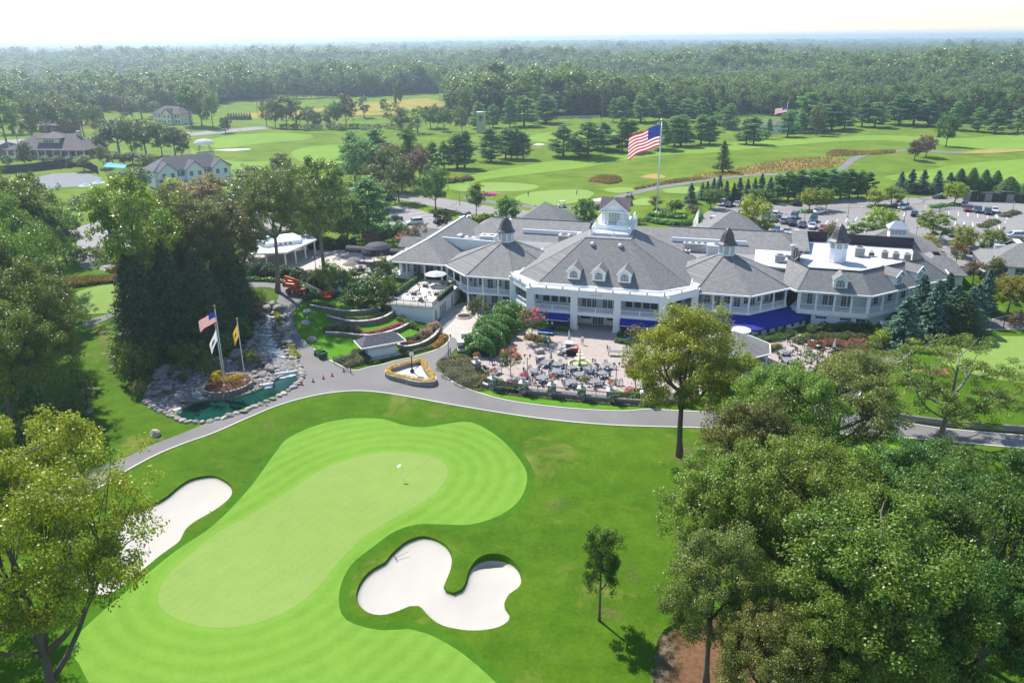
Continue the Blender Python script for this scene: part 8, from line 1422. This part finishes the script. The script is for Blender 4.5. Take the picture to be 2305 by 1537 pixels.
# pines and oaks of the far fairways
fp = [(1030,379,301,58),(1046,379,298,50),(1105,364,292,62),(1138,358,290,44),(1151,358,294,34),(1164,358,292,34),(1178,358,298,38),(1268,353,283,58),(1294,345,302,22),(1323,354,275,72),(1358,337,278,56),(1401,342,268,40),(1420,340,270,46),(1487,337,272,50),(1518,329,264,50),(1532,329,262,56),(1578,326,262,54),(1597,324,265,45),(1680,325,268,44),(1696,326,263,48),(1729,314,270,20),(1772,309,250,40),(1180,285,219,60),(1229,277,216,64),(1148,287,220,34),(1380,275,224,26),(1398,275,220,42),(1442,275,214,46),(1484,273,216,42),(1510,274,218,40),(1544,274,224,44),(1576,276,222,40),(1078,290,233,40),(1110,288,238,34),(1814,292,212,72),(1872,294,231,60),(1840,300,236,36),(1940,285,230,44),(1968,286,233,54),(2024,281,213,64),(2056,281,219,62),(2090,284,230,44),(1900,290,240,40),(1800,300,255,36),(2200,296,245,36),(2240,300,250,40),(2290,300,246,44),(2150,292,232,40),(1640,290,236,40),(1620,282,230,36)]
T([(f'pine{i%3}',a,b,c-2,w*1.18) for i,(a,b,c,w) in enumerate(fp)], 'fairway_pine', 'white pine standing along the far fairways', 'pines along the far fairways')
T([('mid1',2129,330,257,56,'deep_leaf','lone round oak on the far right fairway'),('cone0',1626,389,318,46,'deep_leaf','conical lone tree in the long grass by the far path'),('mid2',2058,361,316,44,'brown_leaf','smaller of two brown leaved trees on the far mound'),('mid0',2084,354,305,46,'brown_leaf','larger of two brown leaved trees on the far mound'),('mid3',1837,306,238,40,'dull_leaf','tall dull green tree beside the small white house')], 'fairway_tree', '')
T([('mid0',820,425,310,100,'pine_needle'),('pine1',800,410,298,80),('mid1',870,430,330,90,'dull_leaf'),('mid2',925,405,290,75,'oak_leaf'),('mid3',945,425,330,70,'brown_leaf'),('pine2',850,380,292,80),('mid0',905,430,350,70,'brown_leaf'),('mid1',880,395,320,80,'brown_leaf'),('pine0',975,385,318,40),('mid2',840,450,370,70,'dull_leaf'),('pine1',1000,380,318,40),('mid3',860,470,400,80,'deep_leaf')], 'grove_tree', 'mixed tree in the grove between the two fairways', 'grove between the fairways')
# hedgerow and orchard before the field
hr = [(600,285,228,30),(620,288,222,46),(645,290,215,50),(670,290,222,44),(695,288,240,36),(715,292,250,34),(735,286,246,26),(752,290,230,44),(780,288,212,50),(820,265,216,34),(865,258,222,20),(898,250,180,24),(940,300,240,44),(970,290,236,54),(905,300,242,54),(880,280,230,40),(1000,296,240,44),(1040,300,240,40),(1020,270,196,48),(1055,275,200,50),(985,288,250,30),(1120,262,214,44)]
T([(f'mid{i%4}' if i % 3 else f'far{i%4}',a,b,c,w,('oak_leaf','deep_leaf','dull_leaf')[i%3]) for i,(a,b,c,w) in enumerate(hr)], 'hedgerow_tree', 'hedgerow tree between the fairway and the tan field', 'hedgerow trees before the tan field')
T([(f'spruce{i%3}',515+6*(i%9),266+3*(i//9)+1,254+3*(i//9),8) for i in range(18)], 'nursery_spruce', 'tiny nursery spruce in rows beside the highway', 'nursery spruces by the highway')
lw = [(20,345,215,90),(75,325,222,60),(110,318,228,60),(150,315,225,60),(190,312,232,50),(225,308,235,50),(30,300,195,80),(90,292,205,70),(140,285,205,60),(185,280,205,60),(235,275,205,60),(280,272,210,60),(320,268,215,50),(345,262,228,40),(430,282,190,60),(455,285,195,60),(480,290,212,40),(508,300,262,36),(270,350,270,80),(300,352,262,70),(330,352,270,70),(365,350,275,60),(395,352,285,50),(410,352,290,50),(240,350,290,50),(60,380,320,46),(20,385,350,30),(235,378,325,36),(255,372,340,40),(280,372,345,40),(300,370,342,40),(330,372,345,46),(190,385,350,40),(338,400,348,46)]
T([(f'mid{i%4}' if i % 2 else f'tall{(i//2)%2}',a,b,c,w,('oak_leaf','dull_leaf','deep_leaf','dull_leaf')[i%4]) for i,(a,b,c,w) in enumerate(lw)], 'parkland_tree', 'leafy tree among the houses and lawns beyond the tennis court', 'trees among the far left houses')
T([('spruce1',90+22*i,382-1.5*i,366-2*i,16,'deep_leaf') for i in range(4)]+[('bush0',640+26*i,290+2*(i%3),278,34,'deep_leaf') for i in range(12)]+[('bush1',40+30*i,362-2*(i%2),350,26,'deep_leaf') for i in range(6)], 'far_shrub', 'small shrub along a far lawn edge', 'shrubs along the far lawns', 'shrub')
mound('fairway_hedge', zl([(1000,412),(1030,409),(1055,405)], 2.5), 2.0, 1.4, 'mound of tawny grass beside the far fairway pines', 'shrubs', None, 'fescue_blade', 14, .6)
def tufts(name, polys, n, label):
    C, al = [], []
    for s in polys:
        P_ = smoothpoly(gp(s), 4); a = np.asarray(P_); x = rng.uniform(a[:,0].min(), a[:,0].max(), n*3); y = rng.uniform(a[:,1].min(), a[:,1].max(), n*3); m = inpoly(x, y, P_); x, y = x[m][:n], y[m][:n]; z = terrain(x, y); C.append(np.column_stack([x, y, z+rng.uniform(.2,.6,len(x))]))
    C = np.concatenate(C); k = len(C); al = rng.normal(size=(k,3))*.35+np.array([0,0,1.]); o = link(name, leaf_mesh(name, C, rng.uniform(.6,1.3,k), .2+.6*rng.random(k)*(.6+.4*np.sin(C[:,0]*.3)), MT['fescue_blade'], None, 0.0, .3, al)); tag(o, label, 'grass', kind='stuff')
tufts('fescue_tufts', [[(1560,398),(1620,388),(1690,375),(1760,362),(1830,357),(1900,360),(1870,378),(1800,385),(1720,390),(1640,398)], [(1420,428),(1480,415),(1540,404),(1600,402),(1540,410),(1470,420)], [(1325,410),(1350,398),(1385,398),(1400,408),(1370,415)], [(1860,352),(1880,340),(1950,342),(2020,340),(2010,345),(1940,350)], [(115,640),(160,630),(240,625),(300,622),(285,634),(220,640),(150,650)], [(240,612),(300,605),(345,618),(345,628),(290,622)]], 3500, 'tall tawny fescue grass swaying in the roughs')
# ------------------------------------------------------------------ the far woods: one mass of crowns, real trees at its edge
def edge_trees():
    g_ = 'trees along the edge of the far woods'
    us = np.concatenate([np.arange(-20, 2340, 14.)]); k = 0
    for u in us:
        x0 = float(np.interp(u, FE_U, FE_V)); uu = u+rnd.uniform(-7,7); x, y, z = gnd(uu, x0+rnd.uniform(-1.5, 1.5)); H = rnd.uniform(12, 21)
        plant_at('woodland_tree', f'far{k%4}', x, y, H, rnd.uniform(7, 11), (lf := rnd.choice(['far_leaf','far_oak','deep_leaf','far_dull'])) and LEAFWORD[lf]+' broadleaf tree in the front row of the far woods', group=g_, leaf=lf); k += 1
edge_trees()
def forest():
    pts = []
    def band(r0, r1, s, half=.70):
        # jittered grid over a wedge ahead of the drone
        ys = np.arange(r0, r1, s); 
        for y in ys:
            xs = np.arange(-y*half, y*half, s); x = xs+rng.uniform(-.45, .45, len(xs))*s; yy = y+rng.uniform(-.45, .45, len(xs))*s
            pts.append(np.column_stack([x, yy, np.full(len(xs), s)]))
    band(380, 1100, 7.2); band(1100, 2000, 10); band(2000, 3600, 17); band(3600, 6500, 36); band(6500, 13000, 80)
    P_ = np.concatenate(pts); fs_ = forest_start(P_[:,0], P_[:,1]); P_ = P_[P_[:,1] > fs_+4]
    # clearings: a power line corridor, fields and sheds far off
    def clear(cx, cy_, rx, ry): return ((P_[:,0]-cx)/rx)**2+((P_[:,1]-cy_)/ry)**2 < 1
    x, y = P_[:,0], P_[:,1]
    m = np.ones(len(P_), bool)
    for u, v, rx, ry in ((860,157,180,45),(330,118,330,150),(470,108,420,260),(150,108,300,120),(620,105,300,200)): 
        c = atz(u, v, 16); m &= ~clear(c[0], c[1], rx, ry)
    corr = 1150+.12*x+40*np.sin(x*.004); m &= ~((np.abs(y-corr) < 17) & (x < 260) & (x > -900))
    dens = np.sin(x*.013+1.2*np.sin(y*.009))*np.sin(y*.011+.7)+.6*np.sin(x*.031+y*.023); m &= ~((dens < -.85) & (y > 700))
    P_ = P_[m]; n = len(P_); s = P_[:,2]; big = 1+.36*np.sin(P_[:,0]*.011+2*np.sin(P_[:,1]*.004))*np.sin(P_[:,1]*.014)+.2*np.sin(P_[:,0]*.004+P_[:,1]*.0065)
    sz = np.clip(rng.normal(1, .27, n), .45, 1.7)*big*np.where(s > 18, 1.05, 1.0); wd = np.maximum(sz, s/8.0)*rng.uniform(.9, 1.25, n)
    z = terrain(P_[:,0], P_[:,1])-2.0*(s > 11)
    me = bpy.data.meshes.new('far_woods'); me.vertices.add(n); me.vertices.foreach_set('co', np.column_stack([P_[:,0], P_[:,1], z]).astype(np.float32).ravel())
    for nm, a in (('sx', wd*.82), ('sz', sz*.84), ('rot', rng.uniform(0, 6.28, n)), ('pick', rng.integers(0, 4, n).astype(float))):
        at = me.attributes.new(nm, 'FLOAT', 'POINT'); at.data.foreach_set('value', np.asarray(a, np.float32))
    o = link('far_woods', me); tag(o, 'blue green mass of woodland reaching to the horizon', 'woods', kind='stuff')
    ng = bpy.data.node_groups.new('woods', 'GeometryNodeTree'); ng.interface.new_socket('Geometry', in_out='INPUT', socket_type='NodeSocketGeometry'); ng.interface.new_socket('Geometry', in_out='OUTPUT', socket_type='NodeSocketGeometry')
    L = ng.links.new; nn = ng.nodes.new; gi, go, jn = nn('NodeGroupInput'), nn('NodeGroupOutput'), nn('GeometryNodeJoinGeometry')
    def attr(a): q = nn('GeometryNodeInputNamedAttribute'); q.data_type = 'FLOAT'; q.inputs['Name'].default_value = a; return q.outputs['Attribute']
    cs = nn('ShaderNodeCombineXYZ'); L(attr('sx'), cs.inputs[0]); L(attr('sx'), cs.inputs[1]); L(attr('sz'), cs.inputs[2]); cr = nn('ShaderNodeCombineXYZ'); L(attr('rot'), cr.inputs[2])
    src = {}
    for ob in COL.objects:
        if ob.name.startswith('crown') and ob.data and ob.data.name.startswith('far') and not ob.data.name in src: src[ob.data.name] = ob
    for i in range(4):
        oi = nn('GeometryNodeObjectInfo'); oi.inputs['Object'].default_value = src[f'far{i}_crown']; oi.inputs['As Instance'].default_value = True
        ip = nn('GeometryNodeInstanceOnPoints'); L(gi.outputs[0], ip.inputs['Points']); L(oi.outputs['Geometry'], ip.inputs['Instance']); L(cr.outputs[0], ip.inputs['Rotation']); L(cs.outputs[0], ip.inputs['Scale'])
        cm = nn('ShaderNodeMath'); cm.operation = 'COMPARE'; cm.inputs[1].default_value = i; cm.inputs[2].default_value = .1; L(attr('pick'), cm.inputs[0]); L(cm.outputs[0], ip.inputs['Selection']); L(ip.outputs[0], jn.inputs[0])
    L(jn.outputs[0], go.inputs[0]); md = o.modifiers.new('woods', 'NODES'); md.node_group = ng; return n
NFOREST = forest(); print('forest trees', NFOREST)
# ------------------------------------------------------------------ haze
hz = MB().box(-17000, 17000, -500, 16000, -12, 75).build('haze', bpy.data.materials.new('haze_air')); hm = hz.data.materials[0]; t, o = nodes(hm)
pv = t.nodes.new('ShaderNodeVolumePrincipled'); pv.inputs['Color'].default_value = (0.72, 0.87, 1.0, 1); pv.inputs['Density'].default_value = 0.00025; pv.inputs['Anisotropy'].default_value = 0.6
t.links.new(pv.outputs[0], o.inputs['Volume']); tag(hz, 'thin pale blue haze over the whole landscape', 'haze', kind='stuff')
